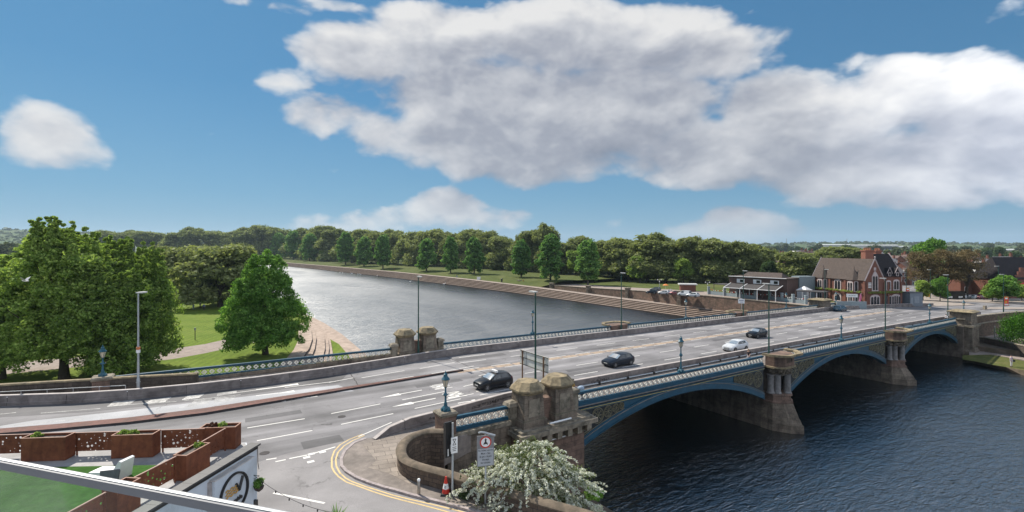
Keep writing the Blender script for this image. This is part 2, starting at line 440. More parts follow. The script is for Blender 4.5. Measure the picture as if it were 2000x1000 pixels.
def paintmark(name, col, wear=0.5):
    m, nt, b = newmat(name)
    v = nt.coord('Object')
    n = nt.math('ADD', nt.math('MULTIPLY', nt.noise(v, 2.2, 6, 0.75, 0.5), 0.7), nt.math('MULTIPLY', nt.noise(v, 14, 3, 0.7), 0.3))
    c = nt.mix(nt.ramp(n, [(wear - 0.06, 0.0), (wear + 0.1, 1.0)]), col, tuple(x * 0.25 + 0.07 for x in col))
    nt.c(c, b.inputs['Base Color']); setp(b, Roughness=0.7)
    return m
M_WHITE_LINE = paintmark('white_road_paint', (0.72, 0.70, 0.66), 0.62)
M_WORN_LINE = paintmark('worn_white_road_paint', (0.55, 0.54, 0.52), 0.46)
M_YELLOW_LINE = paintmark('yellow_road_paint', (0.62, 0.45, 0.20), 0.58)
M_CREAM_LINE = paintmark('faded_hatch_paint', (0.42, 0.31, 0.22), 0.52)
M_REDPATCH = mat('red_brick_paving', (0.16, 0.075, 0.06), 0.9, var=0.3, scale=4, dirt=(0.10, 0.06, 0.05))
M_KERB = mat('granite_kerb', (0.34, 0.29, 0.28), 0.85, var=0.3, scale=5)
M_DARKKERB = mat('dark_kerb', (0.045, 0.04, 0.04), 0.9, var=0.3)
def flags(name):
    m, nt, b = newmat(name)
    v = nt.coord('Object')
    br = nt.add('ShaderNodeTexBrick'); nt.c(nt.coord('Object', rot=(0, 0, R(12))), br.inputs['Vector'])
    br.offset = 0.37; br.inputs['Brick Width'].default_value = 0.95; br.inputs['Row Height'].default_value = 0.62; br.inputs['Scale'].default_value = 1
    br.inputs['Mortar Size'].default_value = 0.012; br.inputs['Color1'].default_value = (0.30, 0.255, 0.215, 1); br.inputs['Color2'].default_value = (0.22, 0.185, 0.155, 1); br.inputs['Mortar'].default_value = (0.06, 0.045, 0.035, 1)
    n1 = nt.noise(v, 0.8, 6, 0.65); n2 = nt.noise(v, 20, 3, 0.7)
    c = nt.mix(0.55, br.outputs['Color'], nt.mix(1.0, br.outputs['Color'], nt.ramp(n1, [(0.3, 0.5), (0.7, 1.5)]), 'MULTIPLY'))
    c = nt.mix(0.4, c, nt.mix(1.0, c, nt.ramp(n2, [(0.25, 0.6), (0.75, 1.4)]), 'MULTIPLY'))
    nt.c(c, b.inputs['Base Color']); setp(b, Roughness=0.85)
    nt.c(nt.bump(nt.math('MULTIPLY', br.outputs['Fac'], -1), 0.4, 0.01), b.inputs['Normal'])
    return m
M_FLAGS = flags('stone_flags')
M_PAVE = mat('worn_pavement', (0.235, 0.20, 0.175), 0.9, var=0.25, scale=2.5, dirt=(0.14, 0.12, 0.105), dscale=0.5, bump=0.15)
M_CONC = mat('barrier_concrete', (0.20, 0.175, 0.165), 0.85, var=0.28, scale=1.6, dirt=(0.10, 0.085, 0.08), dscale=0.6, bump=0.1)
M_CONCLIT = mat('sunlit_barrier_top', (0.40, 0.36, 0.34), 0.8, var=0.2, scale=2)  # paler tone puts the sunlit top edge into the concrete's colour
M_STONE = masonry('bridge_sandstone', (0.26, 0.215, 0.165), (0.20, 0.16, 0.125), (0.09, 0.078, 0.066), 0.95, 0.42, 0.012, (0.05, 0.043, 0.037), 0.75, moss=(0.10, 0.095, 0.05))
M_PINK = masonry('red_sandstone', (0.235, 0.155, 0.12), (0.165, 0.115, 0.09), (0.09, 0.065, 0.055), 0.85, 0.4, 0.012, (0.06, 0.043, 0.037), 0.65)
M_LEDGE = mat('weathered_ledge_stone', (0.25, 0.215, 0.165), 0.92, var=0.35, scale=2.5, dirt=(0.075, 0.068, 0.05), dscale=1.1, bump=0.4)
M_LICHEN = mat('lichened_coping', (0.27, 0.215, 0.13), 0.95, var=0.35, scale=2.2, dirt=(0.10, 0.085, 0.06), dscale=1.4, bump=0.5)
M_COPING = mat('brown_coping', (0.155, 0.12, 0.085), 0.95, var=0.35, scale=2.2, dirt=(0.085, 0.07, 0.05), dscale=1.4, bump=0.5)
M_CARVED = mat('carved_capital', (0.15, 0.125, 0.095), 0.95, var=0.5, scale=5, dirt=(0.05, 0.042, 0.034), dscale=2.0, bump=0.8)
M_GRANITE = mat('grey_granite_column', (0.22, 0.21, 0.205), 0.6, var=0.25, scale=3, dirt=(0.11, 0.10, 0.095), dscale=1.4)
M_RUBBLE = masonry('rubble_wall', (0.20, 0.145, 0.105), (0.115, 0.085, 0.066), (0.07, 0.058, 0.048), 0.5, 0.24, 0.018, (0.045, 0.037, 0.032), 0.6, irregular=0.25, bump=0.7, moss=(0.13, 0.105, 0.055))
M_REDWALL = masonry('embankment_wall', (0.30, 0.195, 0.145), (0.19, 0.125, 0.095), (0.12, 0.09, 0.075), 0.8, 0.35, 0.02, (0.085, 0.075, 0.055), 0.75, irregular=0.2)
M_DARKWALL = masonry('sooty_wall', (0.12, 0.098, 0.08), (0.085, 0.07, 0.058), (0.05, 0.042, 0.036), 0.6, 0.28, 0.015, (0.035, 0.03, 0.026), 0.6, moss=(0.10, 0.085, 0.065))
M_PIERWALL = masonry('pier_ashlar', (0.20, 0.165, 0.135), (0.145, 0.12, 0.10), (0.09, 0.075, 0.062), 1.1, 0.5, 0.012, (0.05, 0.042, 0.036), 0.7)
M_BLUE = mat('bridge_blue_paint', (0.009, 0.066, 0.113), 0.42, var=0.18, scale=1.4, dirt=(0.008, 0.05, 0.084), dscale=1.2)
M_TEAL = mat('lamp_teal_paint', (0.012, 0.085, 0.125), 0.4, var=0.15)
M_CREAM = mat('cream_paint', (0.76, 0.72, 0.62), 0.6, var=0.12)
M_GOLD = mat('gilded_ornament', (0.17, 0.155, 0.095), 0.55, var=0.4, scale=6, dirt=(0.10, 0.10, 0.07), dscale=3)
M_YELLOW = mat('yellow_lining', (0.50, 0.38, 0.10), 0.6)
M_GREYLEDGE = mat('lead_grey_ledge', (0.17, 0.16, 0.15), 0.8, var=0.3, scale=2)
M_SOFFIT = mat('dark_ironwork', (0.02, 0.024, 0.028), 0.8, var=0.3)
M_GREEN = mat('dark_green_lamp_paint', (0.012, 0.06, 0.045), 0.4, var=0.1)
M_GALV = mat('galvanised_steel', (0.42, 0.44, 0.45), 0.45, metal=0.6, var=0.12)
M_GLASSLAMP = mat('lantern_glass', (0.55, 0.48, 0.36), 0.15, var=0.2)
M_LED = mat('pale_lamp_head', (0.62, 0.62, 0.60), 0.4, var=0.05)
M_BLACK = mat('black_plastic', (0.012, 0.012, 0.013), 0.45, var=0.1)
M_WHITE = mat('white_paint', (0.78, 0.78, 0.77), 0.55, var=0.04)
M_GREYP = mat('grey_sign_back', (0.60, 0.61, 0.57), 0.6, var=0.08)
M_GRAVEL = mat('pale_ground', (0.25, 0.21, 0.17), 0.95, var=0.3, scale=4)
M_PATH = mat('park_path', (0.29, 0.235, 0.205), 0.92, var=0.2, scale=1.2, dirt=(0.23, 0.185, 0.16))
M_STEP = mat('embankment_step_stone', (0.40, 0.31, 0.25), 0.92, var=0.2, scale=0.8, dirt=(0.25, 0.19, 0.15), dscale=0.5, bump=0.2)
M_RISER = mat('dark_riser', (0.085, 0.062, 0.05), 0.95, var=0.3)  # darker than the step stone
M_RED = mat('red_plastic', (0.55, 0.035, 0.02), 0.45, var=0.08)
M_ORANGE = mat('orange_fabric', (0.65, 0.20, 0.04), 0.7, var=0.1)
def lawn(name, a, b_, cc, s1=0.12, mow=None):
    m, nt, b = newmat(name)
    v = nt.coord('Object')
    n1 = nt.noise(v, s1, 6, 0.65, 0.3); n2 = nt.noise(v, 3.0, 5, 0.7); n3 = nt.noise(v, 0.03, 3, 0.5)
    c = nt.ramp(n1, [(0.3, a), (0.52, b_), (0.75, cc)])
    if mow:
        wv = nt.add('ShaderNodeTexWave'); wv.inputs['Scale'].default_value = mow; wv.inputs['Distortion'].default_value = 1.5; nt.c(nt.coord('Object', rot=(0, 0, R(25))), wv.inputs['Vector'])
        c = nt.mix(0.16, c, nt.mix(1.0, c, nt.ramp(wv.outputs['Fac'], [(0, 0.5), (1, 1.5)]), 'MULTIPLY'))
    c = nt.mix(0.5, c, nt.mix(1.0, c, nt.ramp(n2, [(0.25, 0.5), (0.75, 1.5)]), 'MULTIPLY'))
    c = nt.mix(nt.ramp(n3, [(0.55, 0.0), (0.7, 0.35)]), c, (0.17, 0.15, 0.06))
    nt.c(c, b.inputs['Base Color']); setp(b, Roughness=0.95, Specular_IOR_Level=0.1)
    nt.c(nt.bump(n2, 0.6, 0.1), b.inputs['Normal'])
    return m
M_LAWN = lawn('park_lawn', (0.085, 0.135, 0.016), (0.125, 0.18, 0.024), (0.17, 0.205, 0.04), mow=0.25)
M_SHADEGRASS = lawn('shaded_bank_grass', (0.055, 0.075, 0.022), (0.085, 0.105, 0.03), (0.14, 0.145, 0.06), 0.15)  # olive darkened so the colour carries the plane trees' shade
M_FIELD = lawn('far_ground', (0.05, 0.09, 0.03), (0.08, 0.12, 0.045), (0.13, 0.14, 0.075), 0.01)
M_TURF = lawn('artificial_turf', (0.028, 0.085, 0.014), (0.04, 0.115, 0.02), (0.06, 0.14, 0.03), 1.2)
M_MUD = mat('muddy_bank', (0.15, 0.115, 0.085), 0.95, var=0.35, scale=1.2, dirt=(0.09, 0.075, 0.045), dscale=0.6, bump=0.5)
def water():
    m, nt, b = newmat('river_water')
    setp(b, IOR=4.2, Specular_IOR_Level=0.5)
    v = nt.coord('Object')
    n0 = nt.noise(v, 0.05, 3, 0.5)
    c = nt.ramp(n0, [(0.3, (0.005, 0.009, 0.012)), (0.7, (0.008, 0.013, 0.017))])
    nt.c(c, b.inputs['Base Color'])
    RZ = (0, 0, ANG)
    w1 = nt.noise(nt.coord('Object', (0.35, 0.8, 1), rot=RZ), 0.7, 3, 0.5, 0.6)
    w2 = nt.noise(nt.coord('Object', (0.42, 1.25, 1), rot=(0, 0, ANG + R(14))), 1.7, 4, 0.6, 0.7)
    w3 = nt.noise(nt.coord('Object', (0.5, 1.3, 1), rot=(0, 0, ANG - R(10))), 4.5, 3, 0.6, 0.4)
    sx = nt.add('ShaderNodeSeparateXYZ'); nt.c(v, sx.inputs[0])
    open_ = nt.math('MULTIPLY', nt.math('MULTIPLY', nt.math('SUBTRACT', sx.outputs[1], 22.0), 1 / 30.0, True), nt.math('ADD', 0.25, nt.math('MULTIPLY', nt.math('MULTIPLY', nt.math('SUBTRACT', 100.0, sx.outputs[0]), 1 / 30.0, True), 0.75)))
    w0 = nt.noise(nt.coord('Object', (0.22, 0.9, 1), rot=(0, 0, ANG + R(4))), 0.30, 3, 0.55, 0.5)
    # the wind ruffles the river in broad patches
    wind = nt.ramp(nt.noise(nt.coord('Object', (0.6, 1.4, 1)), 0.018, 4, 0.6, 0.8), [(0.3, 0.45), (0.65, 1.0)])
    h = nt.math('ADD', nt.math('ADD', nt.math('ADD', nt.math('MULTIPLY', nt.math('MULTIPLY', w0, open_), 2.0), nt.math('MULTIPLY', w1, 0.42)), nt.math('MULTIPLY', w2, 0.46)), nt.math('MULTIPLY', w3, 0.22))
    bp = nt.add('ShaderNodeBump'); bp.inputs['Distance'].default_value = 0.5
    nt.c(nt.math('MULTIPLY', wind, 0.95), bp.inputs['Strength']); nt.c(h, bp.inputs['Height'])
    nt.c(bp.outputs[0], b.inputs['Normal'])
    # open reach above the bridge is ruffled by the wind, the lee below it is calmer
    pt = nt.ramp(nt.noise(nt.coord('Object', (1.3, 0.5, 1)), 0.02, 4, 0.6, 1.0), [(0.35, 0.8), (0.6, 1.0)])
    nt.c(nt.math('ADD', 0.10, nt.math('MULTIPLY', nt.math('MULTIPLY', open_, pt), 0.31)), b.inputs['Roughness'])
    return m
M_WATER = water()
# ------------------------------------------------------------------ ground, river, banks (bridge frame: x = t, y = n)
def hland(t, n):
    X, Y = B(t, n).xy
    if t < 3:
        if n > 26: z = 3.2 if (t < -9 or n > 160) else 1.0
        elif n > -0.5 : z = 6.5 if t < -2 else 1.5
        else: z = 1.6
        return z
    if t < 104.5: return -2.5
    if n > 26:
        z = -2.5 if t < 119 else (2.0 if t < 480 else 5.4)
    elif n > -1: z = 4.5
    else: z = 2.2 + max(0, (-n - 14)) * 0.06
    d = math.hypot(X, Y)
    if n <= 26: z = min(z, 4.6)
    if d > 900: z += (d - 900) * 0.004
    return z
def lines(a): return sorted(set(a))
ts = lines([-9000, -5000, -2500, -1200, -600, -300, -150, -80, -40, -20, -9.1, -8.9, -2, 2.9, 3.1, 20, 50, 80, 104.4, 104.7, 120, 150, 200, 300, 500, 800, 1200, 2000, 4000, 9000])
ns = lines([-9000, -4000, -2000, -1000, -500, -200, -100, -60, -30, -14, -6, -1.2, -0.8, 5, 15, 25.9, 26.3, 40, 80, 150, 250, 400, 600, 900, 1400, 2500, 5000, 9000])
mb = MB(); vs = [(t, n, hland(t, n)) for t in ts for n in ns]; fs = []; ms = []
K = len(ns)
for i in range(len(ts) - 1):
    for j in range(K - 1):
        fs.append((i * K + j, (i + 1) * K + j, (i + 1) * K + j + 1, i * K + j + 1))
mb.add(vs, fs)
for k, f in enumerate(fs):
    i, j = divmod(k, K - 1)
    tc, nc = (ts[i] + ts[i + 1]) / 2, (ns[j] + ns[j + 1]) / 2
    if tc < 3 and nc > 26 and abs(nc) < 700: mb.m[k] = 0
    elif 3 < tc < 104.5: mb.m[k] = 2
    elif tc > 104.5 and 26 < nc < 700 and tc < 260: mb.m[k] = 0
    elif abs(tc) > 250 or abs(nc) > 500: mb.m[k] = 1
    else: mb.m[k] = 2
mb.build('ground', [M_LAWN, M_FIELD, M_MUD], loc=BL, rz=ANG, kind='structure')
mb = MB(); mb.quad((2.6, -900, 0), (105.2, -900, 0), (105.2, 1500, 0), (2.6, 1500, 0))
mb.build('river', M_WATER, loc=BL, rz=ANG, kind='structure')

# south bank: river edging and the curved terraces beyond the bridge
def poly(pts, z): return [tuple(G(x, y, z))[:2] for x, y in pts]
def strip(mb, top, bot, zt, zb, mi=0, mr=1, under=-1.0):
    pass
mb = MB()
edge = [(2.4, 27), (4.6, 55), (5.6, 68), (7.3, 90), (7.8, 110), (7.4, 126), (6.2, 150), (4.5, 200), (3.4, 300), (3.2, 700)]
for i in range(len(edge) - 1):
    (t0, n0), (t1, n1) = edge[i], edge[i + 1]
    mb.prism([(t0, n0), (t1, n1), (t1 - 1.1, n1), (t0 - 1.1, n0)], -1, 0.55 + 0.02 * (i % 3))
    mb.prism([(t0 - 1.1, n0), (t1 - 1.1, n1), (min(t1 - 4.2, 1.5), n1), (min(t0 - 4.2, 1.5), n0)], -1, 1.1 + 0.013 * (i % 2))
mb.build('riverside_edging', M_STEP, loc=BL, rz=ANG, kind='structure')
# four curved steps, traced on the bank behind the far parapet
T_UP = [[(572, 722), (590, 700), (604, 680), (610, 662), (608, 645), (602, 630)],
        [(590, 722), (607, 700), (615, 680), (618, 660), (613, 642), (604, 628)],
        [(618, 722), (630, 700), (635, 680), (634, 660), (625, 643), (608, 627)],
        [(630, 722), (640, 700), (643, 680), (641, 662), (630, 645), (610, 626)],
        [(646, 722), (650, 690), (646, 665), (636, 647), (614, 625)]]
zs_ = [3.3, 2.9, 2.5, 2.1, 1.7]
mb = MB()
for k, row in enumerate(T_UP):
    row = [(row[0][0] - 8, row[0][1] + 14)] + row
    z = zs_[k]
    a = [inv(*G(x, y, z).xy) for x, y in row]
    if k == 0: a = [(t - 0.0, n) for t, n in a]
    back = [(t - 2.6, n) for t, n in a]
    for i in range(len(a) - 1):
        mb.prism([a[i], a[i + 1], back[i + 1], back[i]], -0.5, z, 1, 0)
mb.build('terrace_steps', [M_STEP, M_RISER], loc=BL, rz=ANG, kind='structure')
mb = MB()
g5 = [(t + 0.0, n) for t, n in [inv(*G(x, y, 1.45).xy) for x, y in [(646, 735), (650, 690), (644, 662), (662, 672), (690, 705), (700, 735)]]]
mb.prism(g5, -0.5, 1.45)
mb.build('lawn_strip', M_LAWN, loc=BL, rz=ANG, kind='structure')
mb = MB()
row0 = [inv(*G(x, y, 3.2).xy) for x, y in [(548, 740)] + T_UP[0]]
L_ = [(-9, 26.2)] + [(max(t, -8.9), n) for t, n in row0] + [(1.4, 128), (1.2, 162), (-9, 162)]
mb.prism(L_, -.5, 3.2)
mb.build('lawn_edge', M_LAWN, loc=BL, rz=ANG, kind='structure')
# the park path
mb = MB()
za = 3.206
L = [(330, 684), (345, 680), (400, 672), (440, 663), (470, 655), (500, 648), (540, 640)]
Rr = [(325, 703), (345, 700), (400, 690), (450, 679), (490, 670), (520, 664), (560, 655)]
for i in range(len(L) - 1):
    mb.add([G(*L[i], za), G(*Rr[i], za), G(*Rr[i + 1], za), G(*L[i + 1], za)], [(0, 1, 2, 3)])
L = [(330, 684), (250, 690), (160, 697), (60, 705), (-60, 715)]; Rr = [(325, 703), (250, 708), (160, 716), (60, 726), (-60, 738)]
for i in range(len(L) - 1):
    mb.add([G(*L[i], za), G(*Rr[i], za), G(*Rr[i + 1], za), G(*L[i + 1], za)], [(0, 1, 2, 3)])
mb.build('path', M_PATH, kind='structure')

# north bank: steps, promenade, embankment road
def bank_line(n):                     # t of the waterline on the far side
    pts = [(26, 104.6), (63, 103.9), (160, 104.6), (208, 102.5), (315, 98), (480, 84), (700, 60), (1000, 20), (1500, -60)]
    for (a, ta), (b_, tb) in zip(pts, pts[1:]):
        if n <= b_: return ta + (tb - ta) * max(0, (n - a)) / (b_ - a)
    return -60
def zprom(n): return 2.6 if n < 90 else (2.6 + (min(n, 220) - 90) / 130 * 1.2)
NN = [26, 40, 55, 63, 80, 100, 120, 140, 160, 185, 208, 240, 280, 315, 360, 420, 480, 560, 640, 700, 850, 1000, 1250, 1500]
mb = MB()
NST = 6
for i in range(len(NN) - 1):
    for k in range(NST):
        q = []
        for n in (NN[i], NN[i + 1]):
            t = bank_line(n); q.append((t + k * 0.85, n, t + (k + 1) * 0.85))
        z0, z1 = [zprom(n) * (k + 1) / NST - 0.02 for n in (NN[i], NN[i + 1])]
        zl0, zl1 = [(zprom(n) * k / NST - 0.02 if k else -1.0) for n in (NN[i], NN[i + 1])]
        (ta, na, tb), (tc, nc, td) = q
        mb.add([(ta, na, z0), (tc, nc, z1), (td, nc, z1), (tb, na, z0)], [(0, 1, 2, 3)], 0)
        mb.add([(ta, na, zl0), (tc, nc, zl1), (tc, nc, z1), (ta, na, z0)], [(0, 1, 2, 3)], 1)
mb.build('embankment_steps', [M_STEP, M_RISER], loc=BL, rz=ANG, kind='structure')
mb = MB()
for i in range(len(NN) - 1):
    q = []
    for n in (NN[i], NN[i + 1]):
        t = bank_line(n) + NST * 0.85
        t1 = max(t + 3.2, 110.7 if n < 160 else t + 3.2)
        q += [(t, n, zprom(n)), (t1, n, zprom(n) + 0.02)]
    mb.add([q[0], q[2], q[3], q[1]], [(0, 1, 2, 3)])
mb.build('promenade', M_PATH, loc=BL, rz=ANG, kind='structure')
# grass slope from the promenade up to the avenue, west of the wall
mb = MB()
def gz(t, n):
    e = bank_line(n) + NST * 0.85 + 3.2
    return zprom(n) + min(max((t - e) / 14, 0), 1) * (5.5 - zprom(n))
NG = [150, 185, 208, 240, 280, 315, 360, 420, 480, 560, 640, 700, 850, 1000, 1250, 1500]
for i in range(len(NG) - 1):
    for (d0, d1) in ((3.1, 7), (7, 11), (11, 17.5), (17.5, 70), (70, 420)):
        q = []
        for n in (NG[i], NG[i + 1]):
            e = bank_line(n) + NST * 0.85
            q += [(e + d0, n, gz(e + d0, n)), (e + d1, n, gz(e + d1, n))]
        mb.add([q[0], q[2], q[3], q[1]], [(0, 1, 2, 3)])
mb.build('grass_slope', M_SHADEGRASS, loc=BL, rz=ANG, kind='structure')
# ------------------------------------------------------------------ roads, pavements and paint (bridge frame)
def zr(t, n): return zroad(t)
mb = MB()
WALLPX = [(868, 838), (835, 838), (808, 846), (790, 858), (783, 873), (788, 889), (803, 899), (830, 908), (866, 917), (905, 928), (946, 941), (1000, 957), (1050, 971), (1130, 993), (1180, 1008)]
WALL = [inv(*G(x, y, 9.25).xy) for x, y in WALLPX]
KERBPX = [(713, 856), (689, 865), (671, 881), (664, 896), (665, 910), (674, 920), (693, 932), (718, 942), (749, 952), (769, 957), (800, 966), (840, 976), (872, 984), (936, 1001), (1000, 1018), (1080, 1042), (1160, 1070)]
KERB = [RP(x, y, 0.1) for x, y in KERBPX]
# carriageway south of and over the bridge
tt = [-120, -90, -70, -50, -36, -25, -18, -12.2]
fn = [40, 30, 27, 26, 25.2, 24, 24, 24]
for i in range(len(tt) - 1):
    a, b_ = tt[i], tt[i + 1]
    mb.add([(a, -60, zroad(a)), (b_, -60, zroad(b_)), (b_, fn[i + 1], zroad(b_)), (a, fn[i], zroad(a))], [(0, 1, 2, 3)])
tt = [-12.2, -6, 0, 20, 40, 60, 80, 106]
for i in range(len(tt) - 1):
    a, b_ = tt[i], tt[i + 1]
    mb.add([(a, 2.2, zroad(a)), (b_, 2.2, zroad(b_)), (b_, 25.2, zroad(b_)), (a, 25.2, zroad(a))], [(0, 1, 2, 3)])
mb.build('road', M_ASPH, loc=BL, rz=ANG, kind='structure')
# mouth of the side street
mb = MB()
ss = [RP(x, y, 0.004) for x, y in [(700, 856), (640, 868), (560, 886), (505, 902), (440, 930)]]
mb.prism(ss + [(-34, -14), (-30, -45), (4, -45)] + [(t + .3, n + .3) for t, n in KERB[::-1]], lambda t, n: zroad(t) - 0.5, lambda t, n: zroad(t) + 0.004)
mb.build('side_street', M_ASPH2, loc=BL, rz=ANG, kind='structure')
# corner pavement: kerbstones, worn setts near the kerb and stone flags behind
inner = [inv(*(G(x, y, 8.2).xy)) for x, y in [(760, 846), (840, 836), (878, 828)]]
pv = KERB + [(WALL[-1][0] + 2, WALL[-1][1] - 4)] + WALL[::-1] + [(-5.0, 0.3), (-5.0, 3.4), (-9, 3.0), (-12.6, 1.9)]
mb = MB(); mb.prism(pv, 6.8, lambda t, n: zroad(t) + 0.10); mb.build('pavement', M_PAVE, loc=BL, rz=ANG, kind='structure')
fl = [inv(*(G(x, y, 8.27).xy)) for x, y in [(708, 868), (735, 900), (718, 914), (760, 925), (800, 945), (812, 936), (785, 915), (779, 893), (779, 872), (790, 855), (812, 845), (838, 838), (760, 852)]]
mb = MB(); mb.prism(fl, lambda t, n: zroad(t) - 0.2, lambda t, n: zroad(t) + 0.108); mb.build('flagged_pavement', M_FLAGS, loc=BL, rz=ANG, kind='structure')
mb = MB(); kz = [(t, n, zroad(t)) for t, n in KERB]
mb.sweep(kz, [(-0.02, -0.4), (-0.02, 0.125), (0.16, 0.125), (0.16, -0.4)])
mb.build('kerb', M_KERB, loc=BL, rz=ANG, kind='structure')
# bridge pavements
mb = MB()
for (n0, n1) in ((0.15, 4.25), (24.1, 25.4)):
    for i in range(0, 110, 10):
        a, b_ = -5 + i, 5 + i
        mb.add([(a, n0, zroad(a) + .11), (b_, n0, zroad(b_) + .11), (b_, n1, zroad(b_) + .11), (a, n1, zroad(a) + .11)], [(0, 1, 2, 3)])
mb.build('bridge_pavement', M_PAVE, loc=BL, rz=ANG, kind='structure')
mb = MB()
FBN = [(-60, 38), (-46, 30), (-36, 24.9), (-31.5, 22.9), (-27.4, 21.75), (-22.5, 21.1), (-18.2, 21.0), (-12, 21.4), (-6, 22.3), (0, 23.4), (5, 24.0)]
for (a, na), (b_, nb_) in zip(FBN, FBN[1:]):
    oa, ob = max(27.0, na + 5), max(27.0, nb_ + 5)
    mb.add([(a, na, zroad(a) + .09), (b_, nb_, zroad(b_) + .09), (b_, ob, zroad(b_) + .09), (a, oa, zroad(a) + .09)], [(0, 1, 2, 3)])
mb.build('far_pavement', M_PAVE, loc=BL, rz=ANG, kind='structure')
mb = MB(); od = [(-60, 37.5), (-46, 29.5), (-36, 24.5), (-27.4, 21.4), (-18.2, 20.7), (-12, 21.1), (-9.5, 21.4), (-11.2, 18.2), (-16, 18.4), (-22, 18.2), (-30, 19.3), (-38, 22.0), (-46, 26.0), (-60, 33)]
k_ = len(od)
mb.add([(t, n, zroad(t) + .0045) for t, n in od], [(i, i + 1, k_ - 2 - i, k_ - 1 - i) for i in range(k_ // 2 - 1)])
mb.build('old_dark_surfacing', M_OLD, loc=BL, rz=ANG, kind='structure')
# central island with its red paving and a kerb whose dark colour includes its shadow
nr = [RP(x, y, 0.0) for x, y in [(-160, 864), (0, 850.5), (100, 842.5), (250, 828.5), (400, 810), (550, 784.5), (700, 759), (820, 739), (905, 724)]]
fr_ = [RP(x, y, 0.16) for x, y in [(-160, 850), (0, 837), (100, 829), (250, 815.5), (400, 797), (550, 774), (700, 752), (820, 734), (905, 722)]]
mb = MB(); mb.prism(nr + fr_[::-1], lambda t, n: zroad(t) - 0.2, lambda t, n: zroad(t) + 0.17, 1, 0)
mb.build('central_island', [M_REDPATCH, M_DARKKERB], loc=BL, rz=ANG, kind='structure')
# pale strip of new surfacing
pl = [RP(x, y, 0.004) for x, y in [(-160, 848), (0, 832), (60, 822), (240, 803), (400, 784), (500, 772), (660, 752), (692, 764), (560, 774), (400, 797.5), (250, 816), (100, 830), (0, 838), (-160, 852)]]
mb = MB(); mb.add([(t, n, zroad(t) + .007) for t, n in pl], [(0, 13, 12, 1), (1, 12, 11, 2), (2, 11, 10, 3), (3, 10, 9, 4), (4, 9, 8, 5), (5, 8, 7, 6)])
mb.build('pale_resurfaced_strip', M_PALE, loc=BL, rz=ANG, kind='structure')

# repairs, joints and covers in the surface
pm, jm = MB(), MB()
def patch_(t, n, L_, w_, z=.0048):
    pm.add([(t + a * L_, n + b_ * w_, zroad(t + a * L_) + z) for a, b_ in ((-.5, -.5), (.5, -.47), (.5, .5), (-.48, .5))], [(0, 1, 2, 3)])
for t, n, L_, w_ in ((6.5, 21.2, 7, 1.3), (1.0, 21.8, 3, 1.0), (-3, 12.9, 5, .9), (14, 10.2, 6, .8), (24, 17.8, 8, 1.0), (33, 7.0, 5, 1.2), (47, 13.4, 9, .9), (58, 18, 7, 1.1), (72, 9.8, 8, 1.2), (-18, 10.9, 4, 1.0), (-16, 3.6, 2.6, 1.4), (-22, 2.0, 3, .8)): patch_(t, n, L_, w_)
for t in (-9.9, 2.9, 35, 70, 104):
    n0, n1 = (16.4, 21.2) if t < 0 else (5.0, 23.7)
    pts = [(t + rnd.uniform(-.06, .06) + (n - n0) * (.12 if t < 0 else 0), n) for n in np.linspace(n0, n1, 9)]
    for (a, na), (b_, nb_) in zip(pts, pts[1:]): jm.add([(a - .05, na, zroad(a) + .0075), (a + .05, na, zroad(a) + .0075), (b_ + .05, nb_, zroad(b_) + .0075), (b_ - .05, nb_, zroad(b_) + .0075)], [(0, 1, 2, 3)])
pm.build('road_repairs', M_OLD, loc=BL, rz=ANG, kind='structure'); jm.build('expansion_joints', M_DARKKERB, loc=BL, rz=ANG, kind='structure')
for i, (t, n, lab) in enumerate(((-19.5, 3.6, 'round iron manhole cover in the road near the mouth of the side street'), (-13.6, 8.0, 'round iron manhole cover before the two white arrows'), (20.5, 9.9, 'round iron manhole cover in the near lanes over the first arch'))):
    mc = MB(); mc.lathe([(0, .012), (.30, .012), (.30, .0)], 16); o = mc.build('manhole_cover', M_DARKKERB, loc=B(t, n, zroad(t) + .003)); tag(o, lab, 'manhole cover')
# ---- painted lines
W_, WW, Y_, CR = MB(), MB(), MB(), MB()
ZP = 0.010
def seg(mbx, a, b_, w=0.13):
    (t0, n0), (t1, n1) = a, b_
    d = Vector((t1 - t0, n1 - n0)); k = max(1, int(d.length / 6)); l = Vector((-d.y, d.x)).normalized() * w / 2
    for i in range(k):
        p, q = i / k, (i + 1) / k
        A = (t0 + d.x * p, n0 + d.y * p); Bq = (t0 + d.x * q, n0 + d.y * q)
        mbx.add([(A[0] - l.x, A[1] - l.y, zroad(A[0]) + ZP), (Bq[0] - l.x, Bq[1] - l.y, zroad(Bq[0]) + ZP), (Bq[0] + l.x, Bq[1] + l.y, zroad(Bq[0]) + ZP), (A[0] + l.x, A[1] + l.y, zroad(A[0]) + ZP)], [(0, 1, 2, 3)])
def segpx(mbx, p, q, w=0.13): seg(mbx, RP(*p), RP(*q), w)
def pline(mbx, pts, w=0.13):
    pz = [(t, n, zroad(t) + ZP) for t, n in pts]
    for i in range(len(pts) - 1):
        d0 = Vector(pts[min(i + 1, len(pts) - 1)]) - Vector(pts[max(i - 1, 0)]); d1 = Vector(pts[min(i + 2, len(pts) - 1)]) - Vector(pts[i])
        l0 = Vector((-d0.y, d0.x)).normalized() * w / 2; l1 = Vector((-d1.y, d1.x)).normalized() * w / 2
        a, b_ = pz[i], pz[i + 1]
        mbx.add([(a[0] - l0.x, a[1] - l0.y, a[2]), (b_[0] - l1.x, b_[1] - l1.y, b_[2]), (b_[0] + l1.x, b_[1] + l1.y, b_[2]), (a[0] + l0.x, a[1] + l0.y, a[2])], [(0, 1, 2, 3)])
